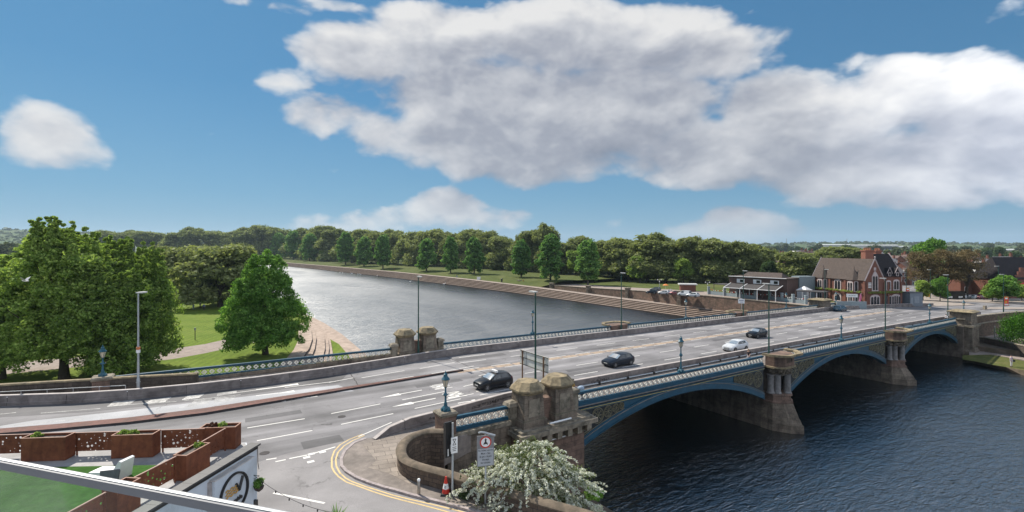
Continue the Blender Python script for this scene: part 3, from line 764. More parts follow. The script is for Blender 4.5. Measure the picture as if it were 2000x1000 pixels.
# dashed lane lines: near carriageway
for p, q in [((483, 836), (595, 818)), ((647, 808), (743, 789)), ((502, 861), (610, 841)), ((666, 829), (768, 808)), ((786, 781), (868, 765)), ((810, 798), (900, 779)), ((872, 780), (925, 769)), ((930, 765), (995, 752)), ((937, 772), (1004, 758)), ((905, 755), (930, 749)),
             ((538, 902), (558, 898)), ((565, 896), (600, 889)), ((605, 888), (655, 873)), ((520, 898), (540, 895)), ((935, 734), (958, 729))]:
    segpx(W_, p, q, 0.13)
segpx(W_, (534, 963), (634, 983), 0.14)
def dashes(mbx, n, t0, t1, on, off, w=0.13, dn=0.0):
    t = t0
    while t < t1:
        seg(mbx, (t, n + dn * t), (min(t + on, t1), n + dn * (t + on)), w); t += on + off
dashes(W_, 8.35, 3.2, 118, 3.4, 3.9)
dashes(W_, 11.75, 6.5, 118, 3.4, 3.9)
dashes(W_, 5.55, 5.5, 118, 3.6, 3.6, 0.11)
dashes(W_, 19.6, 2.6, 112, 3.7, 3.6)
dashes(W_, 22.2, 4.0, 112, 3.7, 3.7)
for p, q in [((500, 762), (572, 752)), ((643, 747), (690, 738)), ((556, 757), (655, 745)), ((706, 738), (790, 724)), ((718, 750), (808, 735)), ((820, 720), (888, 708)), ((843, 730), (925, 715)), ((0, 809), (31, 806)), ((80, 807), (196, 798)), ((28, 831), (160, 818)), ((210, 793), (345, 784)), ((360, 783), (470, 771)), ((350, 796), (380, 793))]:
    segpx(WW if p[0] < 420 else W_, p, q, 0.12)
segpx(W_, (455, 768), (572, 752.5), 0.10)
# edge line along the near barrier
pline(W_, [RP(x, y) for x, y in [(700, 853), (735, 838), (765, 825)]] , 0.1)
# central hatching over the bridge: two broken borders and faded brick-coloured filling
dashes(CR, 15.9, 0.5, 118, 2.2, 0.25, 0.95)
dashes(W_, 15.25, 2.0, 118, 2.6, 1.6, 0.12)
dashes(W_, 16.55, 1.0, 118, 2.6, 1.6, 0.12)
# double yellow lines round the corner
YO = [(708, 848), (681, 859), (664, 869), (653, 881), (648, 895), (648, 912), (653, 922), (661, 931), (677, 942), (706, 952), (730, 961), (759, 970), (793, 979), (830, 988), (878, 1001), (930, 1016), (1000, 1036)]
YI = [(712, 850.5), (690, 860), (672, 871), (660, 884), (655.5, 898), (657, 911), (664, 924), (675, 934), (688, 941), (712, 950), (738, 958), (766, 967), (800, 975.5), (838, 984), (896, 998), (945, 1011), (1010, 1030)]
for L_ in (YO, YI): pline(Y_, [RP(x, y) for x, y in L_], 0.095)
# traffic arrows (pointing away along the road)
def arrow(p, q, mbx=W_, w=0.16, hl=1.9, hw=0.62):
    a, b_ = Vector(RP(*p)), Vector(RP(*q)); d = (b_ - a).normalized(); l = Vector((-d.y, d.x))
    h = b_ - d * hl
    seg(mbx, tuple(a), tuple(h), w)
    P = [b_, h + l * hw / 2, h - l * hw / 2]
    mbx.add([(x.x, x.y, zroad(x.x) + ZP) for x in P], [(0, 1, 2)])
arrow((824, 762), (742, 777)); arrow((851, 778), (765, 795)); arrow((577, 751), (540, 755.5)); arrow((574, 764), (540, 769), hl=1.5); arrow((620, 774), (520, 787), hl=1.5)
segpx(W_, (500, 773), (543, 768), 0.14); segpx(W_, (500, 789), (543, 784), 0.14); segpx(W_, (500, 761), (543, 756), 0.14)
# worn give-way bars and boxes on the far carriageway
def bars(quad_, k, mbx=WW, w=0.24):
    a, b_, c, d = [Vector(RP(*p)) for p in quad_]
    for i in range(k):
        f = (i + .5) / k
        s_, e_ = a.lerp(d, f), b_.lerp(c, f); seg(mbx, tuple(s_), tuple(e_), w)
bars([(222, 784), (266, 781), (252, 791), (208, 795)], 4, w=0.32)
bars([(295, 781), (336, 775), (322, 785), (280, 790)], 4, w=0.36)
bars([(367, 773), (400, 769), (388, 777), (354, 782)], 4, w=0.36)
bars([(380, 781), (415, 777), (412, 783), (374, 788)], 3, w=0.14); bars([(368, 789), (410, 783), (408, 788), (366, 794)], 3, w=0.12)
bars([(425, 768), (463, 763), (461, 768), (423, 774)], 4, w=0.18); bars([(420, 777), (460, 774), (457, 782), (417, 787)], 4, w=0.16); bars([(415, 796), (455, 790), (452, 800), (412, 804)], 3, w=0.14)
segpx(W_, (274, 824), (286, 822), 0.2)
for (x, y) in [(608, 887), (599, 893.5), (607, 902), (630, 883)]:
    t, n = RP(x, y); W_.prism([(t - .2, n - .14), (t + .2, n - .14), (t + .2, n + .14), (t - .2, n + .14)], zroad(t) + .005, zroad(t) + 0.012)
# route numbers stretched along the lanes
def roadtext(body, px_, n_, size=1.15, st=2.6):
    t0, n0 = px_, n_
    M = Matrix.Translation((t0, n0, zroad(t0) + 0.012)) @ Matrix(((0, -st, 0, 0), (1, 0, 0, 0), (0, 0, 1, 0), (0, 0, 0, 1)))
    W_.text(body, size, M, bold=0.018, sx=0.9)
t1_, n1_ = RP(858, 755); roadtext('A60', t1_, n1_ - .1)
t1_, n1_ = RP(884, 771); roadtext('A60', t1_, n1_ - .1)
t1_, n1_ = RP(908, 784); roadtext('A52', t1_, n1_ - .85)
for mbx, nm, m_ in ((W_, 'white_road_markings', M_WHITE_LINE), (WW, 'worn_road_markings', M_WORN_LINE), (Y_, 'double_yellow_lines', M_YELLOW_LINE), (CR, 'central_hatching', M_CREAM_LINE)):
    mbx.build(nm, m_, loc=BL, rz=ANG, kind='structure')
# ------------------------------------------------------------------ the bridge
W = 25.5
bridge = thing('road_bridge', 'blue iron three-arch road bridge with stone piers crossing the river', 'bridge', BL, ANG)
PIT = 35.0
spans = [(2.85, 32.0), (38.0, 67.0), (73.0, 101.6)]
SLP = -0.016
def zi(t, s0, s1):                    # underside of the arch: shallow segmental curve
    c, h = (s0 + s1) / 2, (s1 - s0) / 2
    x = (t - c) / h
    rise, Rr = 2.95, None
    Rr = (h * h + rise * rise) / (2 * rise)
    dz = Rr - math.sqrt(max(0.0, Rr * Rr - (x * h) ** 2))
    return zrail(t) - 2.08 - dz
NS = 28
def band(mb, s0, s1, lo, hi, n0, n1, mi=0):
    """curved plate between lo(t) and hi(t), from n0 to n1 in depth"""
    vs = []
    for i in range(NS + 1):
        t = s0 + (s1 - s0) * i / NS
        vs += [(t, n0, lo(t)), (t, n0, hi(t)), (t, n1, lo(t)), (t, n1, hi(t))]
    fs = []
    for i in range(NS):
        a, b_ = i * 4, i * 4 + 4
        fs += [(a, b_, b_ + 1, a + 1), (a + 2, a + 3, b_ + 3, b_ + 2), (a, a + 2, b_ + 2, b_), (a + 1, b_ + 1, b_ + 3, a + 3)]
    fs += [(0, 1, 3, 2), (NS * 4, NS * 4 + 2, NS * 4 + 3, NS * 4 + 1)]
    mb.add(vs, fs, mi)
def ring(mb, ct, cz, ro, ri, y0, y1, mi=0, seg=20):
    vs, fs = [], []
    for i in range(seg):
        a = 2 * math.pi * i / seg
        for r in (ro, ri):
            for y in (y0, y1): vs.append((ct + r * math.cos(a), y, cz + r * math.sin(a)))
    for i in range(seg):
        j = (i + 1) % seg; a, b_ = i * 4, j * 4
        fs += [(a, b_, b_ + 2, a + 2), (a + 1, a + 3, b_ + 3, b_ + 1), (a, a + 1, b_ + 1, b_), (a + 2, b_ + 2, b_ + 3, a + 3)]
    mb.add(vs, fs, mi)
def rosette(mb, ct, cz, r, y0, y1, mi, seg=20):
    ring(mb, ct, cz, r, r * 0.91, y0, y1, mi, seg)
    ring(mb, ct, cz, r * 0.78, r * 0.73, y0 + .01, y1, mi, seg)
    for k in range(8):
        a = k * math.pi / 4
        p = [(ct + r * q * math.cos(a + w_), cz + r * q * math.sin(a + w_)) for q, w_ in ((0.1, 0), (0.45, 0.14), (0.86, 0.0), (0.45, -0.14))]
        mb.add([(x, y0 + .015, z) for x, z in p] + [(x, y1, z) for x, z in p], [(0, 1, 2, 3), (7, 6, 5, 4), (0, 4, 5, 1), (1, 5, 6, 2), (2, 6, 7, 3), (3, 7, 4, 0)], mi)
    ring(mb, ct, cz, r * 0.16, r * 0.02, y0 - .02, y1, mi, 8)
for si, (s0, s1) in enumerate(spans):
    c = (s0 + s1) / 2; h = (s1 - s0) / 2
    lo = lambda t: zi(t, s0, s1)
    hi = lambda t: zi(t, s0, s1) + 0.78
    top = lambda t: zrail(t) - 1.18
    mb = MB()
    for (n0, n1) in ((-0.30, 0.5), (W - 0.5, W + 0.30)):
        band(mb, s0, s1, lo, hi, n0, n1)
    arch = mb.build('arch_rib', M_BLUE, bridge)
    mb = MB()
    for sd_, y in ((-1, -0.34), (1, W + 0.34)):
        band(mb, s0, s1, lambda t: lo(t) + .60, lambda t: lo(t) + .65, y - .02, y + .04)
        band(mb, s0, s1, lambda t: lo(t) + .03, lambda t: lo(t) + .10, y - .02, y + .04, 1)
    mb.build('arch_moulding', [M_GREYLEDGE, M_BLUE], arch)
    mb = MB()
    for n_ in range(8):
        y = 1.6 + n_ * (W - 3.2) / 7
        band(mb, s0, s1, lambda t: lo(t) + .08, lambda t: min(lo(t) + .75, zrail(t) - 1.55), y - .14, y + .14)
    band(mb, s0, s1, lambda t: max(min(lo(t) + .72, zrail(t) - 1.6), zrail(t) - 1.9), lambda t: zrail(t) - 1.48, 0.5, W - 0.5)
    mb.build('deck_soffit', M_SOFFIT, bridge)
    mb = MB()
    for (n0, n1) in ((-0.14, 0.3), (W - 0.3, W + 0.14)):
        band(mb, s0, s1, lambda t: min(hi(t) - .05, top(t) - .1), top, n0, n1)
    spd = mb.build('spandrel_plate', M_BLUE, bridge)
    # gilded rosettes shrinking towards the crown, framed by thin mouldings
    for sd_ in (-1, 1):
        for y0 in (-0.22, W + 0.15):
            mo = MB(); dk = MB(); md = MB()
            x = h - 0.25
            last = None
            while True:
                t = c + sd_ * x
                zb = hi(t) + 0.0; zt = zrail(t) - 1.62
                # largest circle that fits with its outer edge at x
                r = None
                for rr in [i * 0.01 for i in range(135, 6, -1)]:
                    tt_ = c + sd_ * (x - rr)
                    zlow = max(hi(tt_ + dx * rr) for dx in (-0.6, 0, 0.4)) + .06
                    if (zrail(tt_) - 1.62) - zlow >= 2 * rr: r = rr; zc = zrail(tt_) - 1.62 - rr; break
                if r is None or r < 0.13 or h - x > 6.0: break
                rosette(mo, c + sd_ * (x - r), zc - .0, r, y0, y0 + .09, 0, 20 if r > .5 else 12)
                x -= 2 * r + 0.02
            tip = c + sd_ * x
            xo = c + sd_ * (h - .06)
            # dark pierced backing
            for y in (y0 + .055,):
                nseg = 10
                vs = []
                for i in range(nseg + 1):
                    t = xo + (tip - xo) * i / nseg
                    vs += [(t, y, hi(t) + .04), (t, y, max(zrail(t) - 1.58, hi(t) + .05))]
                dk.add(vs, [(2 * i, 2 * i + 1, 2 * i + 3, 2 * i + 2) for i in range(nseg)])
                for i in range(nseg):
                    a, b_ = vs[2 * i], vs[2 * i + 2]; a2, b2 = vs[2 * i + 1], vs[2 * i + 3]
                    md.tube([(a[0], y0, a[2]), (b_[0], y0, b_[2])], 0.03, 4); md.tube([(a2[0], y0, a2[2]), (b2[0], y0, b2[2])], 0.03, 4)
            mo.build('rosettes', M_GOLD, spd); dk.add(md.v, md.f, 1); dk.build('pierced_panel', [M_SOFFIT, M_GOLD], spd)
    # cornice: grey weathered ledge, dark hollow and yellow lining
    mb = MB()
    for (sg, y) in ((-1, 0.0), (1, W)):
        P = lambda o: y + sg * o
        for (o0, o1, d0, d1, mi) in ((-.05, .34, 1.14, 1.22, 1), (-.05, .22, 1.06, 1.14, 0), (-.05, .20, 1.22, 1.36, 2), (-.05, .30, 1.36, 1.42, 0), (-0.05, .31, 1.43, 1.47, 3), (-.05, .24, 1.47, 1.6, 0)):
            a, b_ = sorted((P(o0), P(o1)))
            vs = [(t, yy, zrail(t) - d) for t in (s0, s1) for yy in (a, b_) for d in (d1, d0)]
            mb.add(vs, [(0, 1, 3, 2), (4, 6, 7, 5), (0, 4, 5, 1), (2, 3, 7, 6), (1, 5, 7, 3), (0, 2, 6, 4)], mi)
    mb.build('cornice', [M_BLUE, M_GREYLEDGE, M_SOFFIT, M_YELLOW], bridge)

# parapets: pierced circles with a cream lozenge in each
def parapet(name, t0, t1, n, zf=zrail, parent=bridge, period=0.64):
    rail, lat, loz = MB(), MB(), MB()
    def bar(mb, d0, d1, o, mi=0):
        vs = [(t, yy, zf(t) - d) for t in (t0, t1) for yy in (n - o, n + o) for d in (d1, d0)]
        mb.add(vs, [(0, 1, 3, 2), (4, 6, 7, 5), (0, 4, 5, 1), (2, 3, 7, 6), (1, 5, 7, 3), (0, 2, 6, 4)], mi)
    bar(rail, 0.0, 0.06, .13); bar(rail, .06, .13, .17); bar(rail, .13, .22, .09)
    bar(rail, .80, .88, .10); bar(rail, .88, 1.10, .14)
    k = max(1, round((t1 - t0) / period)); p = (t1 - t0) / k
    H0, H1 = .80, .22
    for i in range(k):
        ct = t0 + p * (i + .5); cz = zf(ct) - (H0 + H1) / 2; r = min(p, H0 - H1) * .485
        # plate with a round hole; corners carry small round piercings left by the gap between rings
        ring(lat, ct, cz, r * 1.0, r * 0.91, n - .018, n + .0185, 0, 14)
        for sx_ in (-1, 1):
            for sz_ in (-1, 1):
                a = (ct + sx_ * p * .5, cz + sz_ * .29); b_ = (ct + sx_ * r * .66, cz + sz_ * r * .66)
                lat.tube([(a[0], n, a[1]), (b_[0], n, b_[1])], 0.018, 4, cap=False)
        qo, qi = r * .90, r * .34
        P = [(ct + q * dx, yy, cz + q * dz) for q in (qo, qi) for yy in (n - .022, n + .022) for dx, dz in ((-1, 0), (0, 1), (1, 0), (0, -1))]
        loz.add(P, [f_ for j in range(4) for k_ in [(j + 1) % 4] for f_ in ((j, k_, 8 + k_, 8 + j), (4 + j, 12 + j, 12 + k_, 4 + k_), (j, 4 + j, 4 + k_, k_), (8 + j, 8 + k_, 12 + k_, 12 + j))])
    o = rail.build(name, M_BLUE, parent)
    lat.build('pierced_lattice', M_BLUE, o); loz.build('cream_lozenges', M_CREAM, o)
    return o
GAPS = [(2.85, 32.1), (37.9, 67.1), (72.9, 101.7)]
for a, b_ in GAPS: parapet('parapet', a, b_, 0.0)
FG = [(2.7, 33.2), (36.6, 68.6), (71.4, 103.2)]
for a, b_ in FG: parapet('parapet', a, b_, W)
parapet('parapet', -7.9, -2.9, 0.0)
parapet('parapet', -29.0, -2.6, W)
parapet('parapet', 106.6, 111.5, W)

# piers with their capitals, granite columns and pointed cutwaters
def pier(t):
    zt = zrail(t)
    mb = MB()
    mb.box(t - 1.75, t + 1.75, 0.6, W - 0.6, -2, zt - 4.4); mb.box(t - 1.5, t + 1.5, 0.0, W, zt - 4.4, zt - 1.5)
    body = mb.build('pier', M_PIERWALL, bridge)
    for sg, y in ((-1, 0.0), (1, W)):
        f = lambda o: y + sg * o
        cw = MB()     # cutwater: rises from the water, steps in and ends in sloping stones
        def lev(z0, z1, a0, o0, a1, o1, mi=0):
            p = lambda a, o, z: [(t - a, f(-.8), z), (t - a, f(.6), z), (t - a * .55, f(o * .72), z), (t, f(o), z), (t + a * .55, f(o * .72), z), (t + a, f(.6), z), (t + a, f(-.8), z)]
            vs = p(a0, o0, z0) + p(a1, o1, z1); n_ = 7
            cw.add(vs, [tuple(range(n_))[::-1], tuple(range(n_, 2 * n_))] + [(i, (i + 1) % n_, n_ + (i + 1) % n_, n_ + i) for i in range(n_)], mi)
        b0 = zt - 4.55
        lev(-2, 0.9, 1.9, 3.3, 1.88, 3.2); lev(.9, 1.5, 1.85, 3.1, 1.82, 2.8); lev(1.5, b0 - 1.0, 1.82, 2.75, 1.75, 1.95); lev(b0 - 1.0, b0 - .8, 1.88, 2.05, 1.85, 2.0, 1); lev(b0 - .8, b0 - .1, 1.72, 1.8, 1.7, 1.75, 1); lev(b0 - .1, b0 + .1, 1.82, 1.95, 1.8, 1.85, 1)
        cw.build('cutwater', [M_STONE, M_PINK], body)
        col = MB()
        for (dx, o) in ((-1.05, .75), (0, 1.35), (1.05, .75), (-1.6, .25), (1.6, .25)):
            col.lathe([(.46, 0), (.46, .12), (.38, .2), (.36, 2.05), (.44, 2.2)], 12, (t + dx, f(o), b0 + .1))
        col.build('granite_columns', M_GRANITE, body, smooth=40)
        cp = MB()
        rg = random.Random(int(t) + int(y))
        for k in range(46):
            a = rg.uniform(0, math.pi); r_ = 1.35 + rg.uniform(-.1, .25); zz = rg.uniform(0, .85)
            k2 = 0.82 + .22 * zz
            cp.ico((t + math.cos(a) * r_ * k2 * 1.25, f(.1 + math.sin(a) * r_ * k2), b0 + 2.2 + zz), rg.uniform(.16, .30), 1, jit=.25, rg=rg)
        cp.lathe([(1.2, 0), (1.35, .45), (1.75, .95), (1.75, 1.0)], 8, (t, f(.1), b0 + 2.15), rot=R(22.5))
        cp.build('carved_capital', M_CARVED, body)
        hd = MB()
        def half_oct(z0, z1, a, o, mi):
            p = [(t - a, f(-.25)), (t - a, f(o * .5)), (t - a * .55, f(o)), (t + a * .55, f(o)), (t + a, f(o * .5)), (t + a, f(-.25))]
            hd.prism(p, z0, z1, mi)
        half_oct(zt - 1.45, zt - 1.25, 2.05, 1.8, 1); half_oct(zt - 1.25, zt + .02, 1.85, 1.65, 0)
        # hollow refuge: coping runs round the rim only
        rim = [(t - 2.15, f(-.2)), (t - 2.15, f(.95)), (t - 1.2, f(1.95)), (t + 1.2, f(1.95)), (t + 2.15, f(.95)), (t + 2.15, f(-.2))]
        hd.sweep([(x, yy, zt + .02) for x, yy in rim], [(-.0, 0), (.0, .2), (-.5 * sg * -1, .26), (-.5 * sg * -1, 0)], 1)
        hd.build('refuge_parapet', [M_PINK, M_LICHEN], body)
        tl = MB()
        for sx_ in (-1, 1):
            for i in range(3):
                for face in range(3):
                    if face == 1: tl.box(t + (i - 1) * .42 - .1, t + (i - 1) * .42 + .1, *sorted((f(1.64), f(1.68))), zt - .85, zt - .25)
        tl.build('blind_tracery', M_CARVED, body)
for t in (35.0, 70.0): pier(t)

# south abutment with the twin pylons, both sides
def octcap(mb, x, y, z, a, b_, mi):
    def oc(a, b_, z, c=.42): return [(x - a, y - b_ * c, z), (x - a * c, y - b_, z), (x + a * c, y - b_, z), (x + a, y - b_ * c, z), (x + a, y + b_ * c, z), (x + a * c, y + b_, z), (x - a * c, y + b_, z), (x - a, y + b_ * c, z)]
    L_ = [(a * .80, b_ * .80, 0, .62), (a * .84, b_ * .84, .12, .6), (a, b_, .22, .5), (a, b_, .34, .5), (a * .9, b_ * .9, .46, .5), (a * .66, b_ * .66, .80, .45), (a * .62, b_ * .62, .86, .45)]
    vs = []
    for (aa, bb, dz, c) in L_: vs += oc(aa, bb, z + dz, c)
    fs = [tuple(range(8))[::-1], tuple(range(8 * (len(L_) - 1), 8 * len(L_)))]
    for k in range(len(L_) - 1):
        for i in range(8): fs.append((k * 8 + i, k * 8 + (i + 1) % 8, k * 8 + 8 + (i + 1) % 8, k * 8 + 8 + i))
    mb.add(vs, fs, mi)
def pylons(y, sg, zt, dt=0.0):
    f = lambda o: y + sg * o
    mb = MB()
    mb.box(-3.3, 3.0, *sorted((f(-1.2), f(1.5))), -2, zt - 1.7)
    ab = mb.build('abutment', M_PINK, bridge)
    mb = MB()
    mb.box(-3.7, 3.8, *sorted((f(-1.0), f(2.25))), zt - 1.72, zt - 1.38); mb.box(-3.5, 3.6, *sorted((f(-1.0), f(1.95))), zt - 1.38, zt - 1.22)
    for i in range(7): mb.box(-3.2 + i * 1.0, -2.75 + i * 1.0, *sorted((f(1.4), f(2.1))), zt - 2.3, zt - 1.72)
    mb.box(-3.3, 3.4, *sorted((f(1.0), f(1.62))), zt - 2.45, zt - 2.3)
    mb.build('corbelled_ledge', M_LEDGE, ab)
    for t in (-1.48 + dt, 1.48 + dt):
        py = MB()
        cy = f(.45)
        py.frustum(t, cy, zt - 1.22, zt - .75, 1.12, 1.12, 1.10, 1.10); py.frustum(t, cy, zt - .75, zt - .6, 1.10, 1.10, .95, .95); py.frustum(t, cy, zt - .6, zt + 1.22, .95, .95, .84, .84)
        for sx_ in (-1, 1):                       # sunken pointed panels
            py.frustum(t, cy + sx_ * .93, zt - .45, zt + .85, .55, .02, .48, .02, 1)
        octcap(py, t, cy, zt + 1.2, 1.24, 1.24, 2)
        py.build('pylon', [M_STONE, M_LEDGE, M_LICHEN], ab)
    mb = MB(); mb.box(-.62, .62, *sorted((f(.2), f(.75))), zt - 1.2, zt + .35); mb.box(-.66, .66, *sorted((f(.1), f(.85))), zt + .35, zt + .55)
    mb.build('linking_wall', M_PINK, ab)
    for t in (-3.05, 3.0):
        mb = MB(); mb.box(t - .35, t + .35, *sorted((f(-.4), f(.4))), zt - 1.22, zt + .25); mb.frustum(t, y, zt + .25, zt + .5, .5, .5, .42, .42); mb.frustum(t, y, zt + .5, zt + .62, .42, .42, .2, .2)
        mb.build('end_post', M_LEDGE, ab)
pylons(0.0, -1, zrail(0) - .22, -.4); pylons(W, 1, zrail(0))
# grating in the mouth between the near pylons and a small white tube light under the ledge
mb = MB(); mb.tube([(-1.0, -2.1, zrail(0) - 1.16), (1.1, -2.1, zrail(0) - 1.16)], .07, 8); mb.build('tube_light', M_WHITE, bridge)
mb = MB(); mb.tube([(-0.9, -1.70, zrail(0) - 2.62), (0.9, -1.70, zrail(0) - 2.62)], .05, 8); mb.build('tube_light', M_WHITE, bridge)

# north abutment
t0 = 104.6; zt = zrail(t0)
mb = MB(); mb.box(101.6, 108.5, -1.1, W + 1.1, -2, zt - 1.6)
na = mb.build('abutment', M_PIERWALL, bridge)
for y, sg in ((0.0, -1), (W, 1)):
    f = lambda o: y + sg * o
    mb = MB()
    mb.frustum(t0, f(.9), -2, 1.2, 2.7, 2.4, 2.5, 2.2); mb.frustum(t0, f(.7), 1.2, 2.0, 2.5, 2.2, 2.25, 1.9); mb.frustum(t0, f(.5), 2.0, zt - 1.7, 2.2, 1.9, 2.1, 1.75)
    mb.box(t0 - 2.4, t0 + 2.4, *sorted((f(-1.5), f(2.5))), zt - 1.7, zt - 1.3, 1)
    mb.frustum(t0, f(.4), zt - 1.3, zt + 1.0, 1.95, 1.7, 1.85, 1.6, 0)
    mb.frustum(t0, f(.4), zt + 1.0, zt + 1.15, 2.2, 1.95, 2.25, 2.0, 2); mb.frustum(t0, f(.4), zt + 1.15, zt + 1.4, 2.25, 2.0, 1.7, 1.5, 2)
    mb.box(t0 - 2.35, t0 - 1.9, *sorted((f(-.3), f(1.2))), zt - .35, zt - .15, 1)
    mb.box(t0 + 2.0, t0 + 3.2, *sorted((f(-.5), f(.9))), zt - 1.5, zt + .3, 0); mb.box(t0 + 1.9, t0 + 3.35, *sorted((f(-.6), f(1.0))), zt + .3, zt + .5, 2)
    mb.build('end_pedestal', [M_STONE, M_LEDGE, M_LICHEN], na)
# deck edge below the south parapet panels
mb = MB(); mb.box(-8.6, -3.2, -.4, .4, 1, zrail(-6) - 1.1); mb.box(-8.4, -3.4, -.55, .3, zrail(-6) - 1.35, zrail(-6) - 1.06, 1)
mb.build('approach_wall', [M_STONE, M_LEDGE], bridge)
mb = MB(); mb.box(-31, -2.8, W - .35, W + .35, 1, zrail(-15) - .85); mb.build('approach_wall', M_STONE, bridge)
# ------------------------------------------------------------------ barriers, walls, lamps, posts, signs
def barrier(name, label, path, h=0.85, w=0.34, taper=0, seglen=4.2, dots=True):
    """concrete segments whose paler top paints in sunlight; path in bridge frame (t, n)"""
    root = thing(name, label, 'barrier', BL, ANG)
    P = [Vector((t, n)) for t, n in path]
    # resample
    pts = []
    for a, b_ in zip(P, P[1:]):
        k = max(1, int((b_ - a).length / 1.4))
        pts += [a.lerp(b_, i / k) for i in range(k)]
    pts.append(P[-1])
    sc = [1.0] * len(pts)
    if taper:
        acc = 0
        for i in range(len(pts)):
            if i: acc += (pts[i] - pts[i - 1]).length
            sc[i] = min(1.0, 0.18 + 0.82 * acc / taper)
    path3 = [(p.x, p.y, zroad(p.x)) for p in pts]
    wl = MB(); wl.sweep(path3, [(-w / 2 - .05, -.1), (-w / 2 - .05, h * .28), (-w / 2, h * .34), (-w / 2 + .02, h - .05), (w / 2 - .02, h - .05), (w / 2, h * .34), (w / 2 + .05, h * .28), (w / 2 + .05, -.1)], scale=sc)
    mb = MB(); mb.sweep(path3, [(-w / 2 + .005, h - .049), (-w / 2 + .01, h), (w / 2 - .01, h), (w / 2 - .005, h - .049)], scale=sc)
    mb.build('lit_top', M_CONCLIT, root)
    acc = 0; nxt = seglen * .6; k = 0
    for i in range(1, len(pts)):
        L_ = (pts[i] - pts[i - 1]).length
        while acc + L_ > nxt:
            p = pts[i - 1].lerp(pts[i], (nxt - acc) / L_); d = (pts[i] - pts[i - 1]).normalized()
            z = zroad(p.x)
            if sc[i] > .95:
                M = Matrix.Translation((p.x, p.y, z)) @ Matrix.Rotation(math.atan2(d.y, d.x), 4, 'Z')
                wl.box(-.015, .015, -w / 2 - .056, w / 2 + .056, 0, h * .3, 1, M); wl.box(-.012, .012, -w / 2 - .006, w / 2 + .006, h * .3, h - .055, 1, M)
                if k % 2 == 0 and dots:
                    dt = MB(); dt.box(-.035, .035, -w / 2 - .03, -w / 2 + .01, h * .80, h * .88, M=M); dt.build('reflector', M_WHITE, root)
            nxt += seglen; k += 1
        acc += L_
    wl.build('wall', [M_CONC, M_BLACK], root)
    return root
nb = [(-13.0, 1.95), (-11.77, 2.5), (-6.76, 3.2), (-1, 4.3), (2, 4.5), (40, 4.5), (60, 4.4), (85, 3.9), (105, 3.4), (116, 3.1), (128, 2.2)]
barrier('concrete_barrier', 'concrete barrier with a ramped end between the near pavement and the lanes, scrawled with graffiti', nb, taper=2.2, dots=False)
fb = [(-60, 38), (-46, 30), (-36, 24.9), (-31.5, 22.9), (-27.4, 21.75), (-22.5, 21.1), (-18.2, 21.0), (-12, 21.4), (-6, 22.3), (0, 23.4), (5, 24.0), (30, 24.0), (85, 24.05), (107, 24.0)]
for q in [(1700, 602), (1760, 599.5), (1800, 598.5), (1822, 598)]: fb.append(RP(*q))
barrier('concrete_barrier', 'long dark concrete barrier along the far side of the road with white reflectors', fb)
# graffiti scrawls on the pavement face of the near barrier
rg = random.Random(5)
def nbn(t):
    for (a, na), (b_, nb_) in zip(nb, nb[1:]):
        if a <= t <= b_: return na + (nb_ - na) * (t - a) / (b_ - a)
for (ta, k) in ((-8.6, 5), (-4.6, 10), (-2.4, 9), (9.2, 9), (44.5, 6), (36.8, 3)):
    t = ta; pts = []
    for i in range(k):
        for j in range(4):
            tt = t + rg.uniform(0, .22); pts.append((tt, nbn(tt) - .19, zroad(tt) + .45 + rg.uniform(-.15, .15)))
        t += .27
    mb = MB(); mb.tube(pts, .016, 4); mb.build('graffiti', M_BLACK, bpy.data.objects['concrete_barrier'])
# pale pipe along the foot of the near barrier
rt = thing('service_pipe', 'pale grey pipe clipped along the foot of the near barrier on the bridge', 'pipe', BL, ANG)
mb = MB(); mb.tube([(t, nbn(t) - .42, zroad(t) + .26) for t in range(4, 101, 4)], .085, 8)
for t in range(6, 100, 4): mb.box(t - .12, t + .12, nbn(t) - .55, nbn(t) - .28, zroad(t) + .1, zroad(t) + .36, 1)
mb.build('pipe', [M_GALV, M_BLACK], rt)

# curved stone wall round the sunken garden
rt = thing('curved_stone_wall', 'low curved stone wall with rounded coping round the sunken garden at the corner', 'wall', BL, ANG)
def smoothpath(P, k=6):
    out = []
    n = len(P)
    for i in range(n - 1):
        p0, p1, p2, p3 = [Vector(P[max(0, min(n - 1, j))]) for j in (i - 1, i, i + 1, i + 2)]
        for s_ in range(k):
            u = s_ / k
            out.append(0.5 * ((2 * p1) + (p2 - p0) * u + (2 * p0 - 5 * p1 + 4 * p2 - p3) * u * u + (3 * p1 - p0 - 3 * p2 + p3) * u ** 3))
    out.append(Vector(P[-1])); return out
wp = [(p.x, p.y, 9.0) for p in smoothpath(WALL)]
mb = MB(); mb.sweep(wp, [(-.22, -8), (-.22, 0), (.22, 0), (.22, -8)]); mb.build('wall', M_RUBBLE, rt)
mb = MB(); mb.sweep(wp, [(-.29, .0), (-.31, .08), (-.2, .2), (0, .25), (.2, .2), (.31, .08), (.29, .0)]); mb.build('coping', M_COPING, rt, smooth=50)

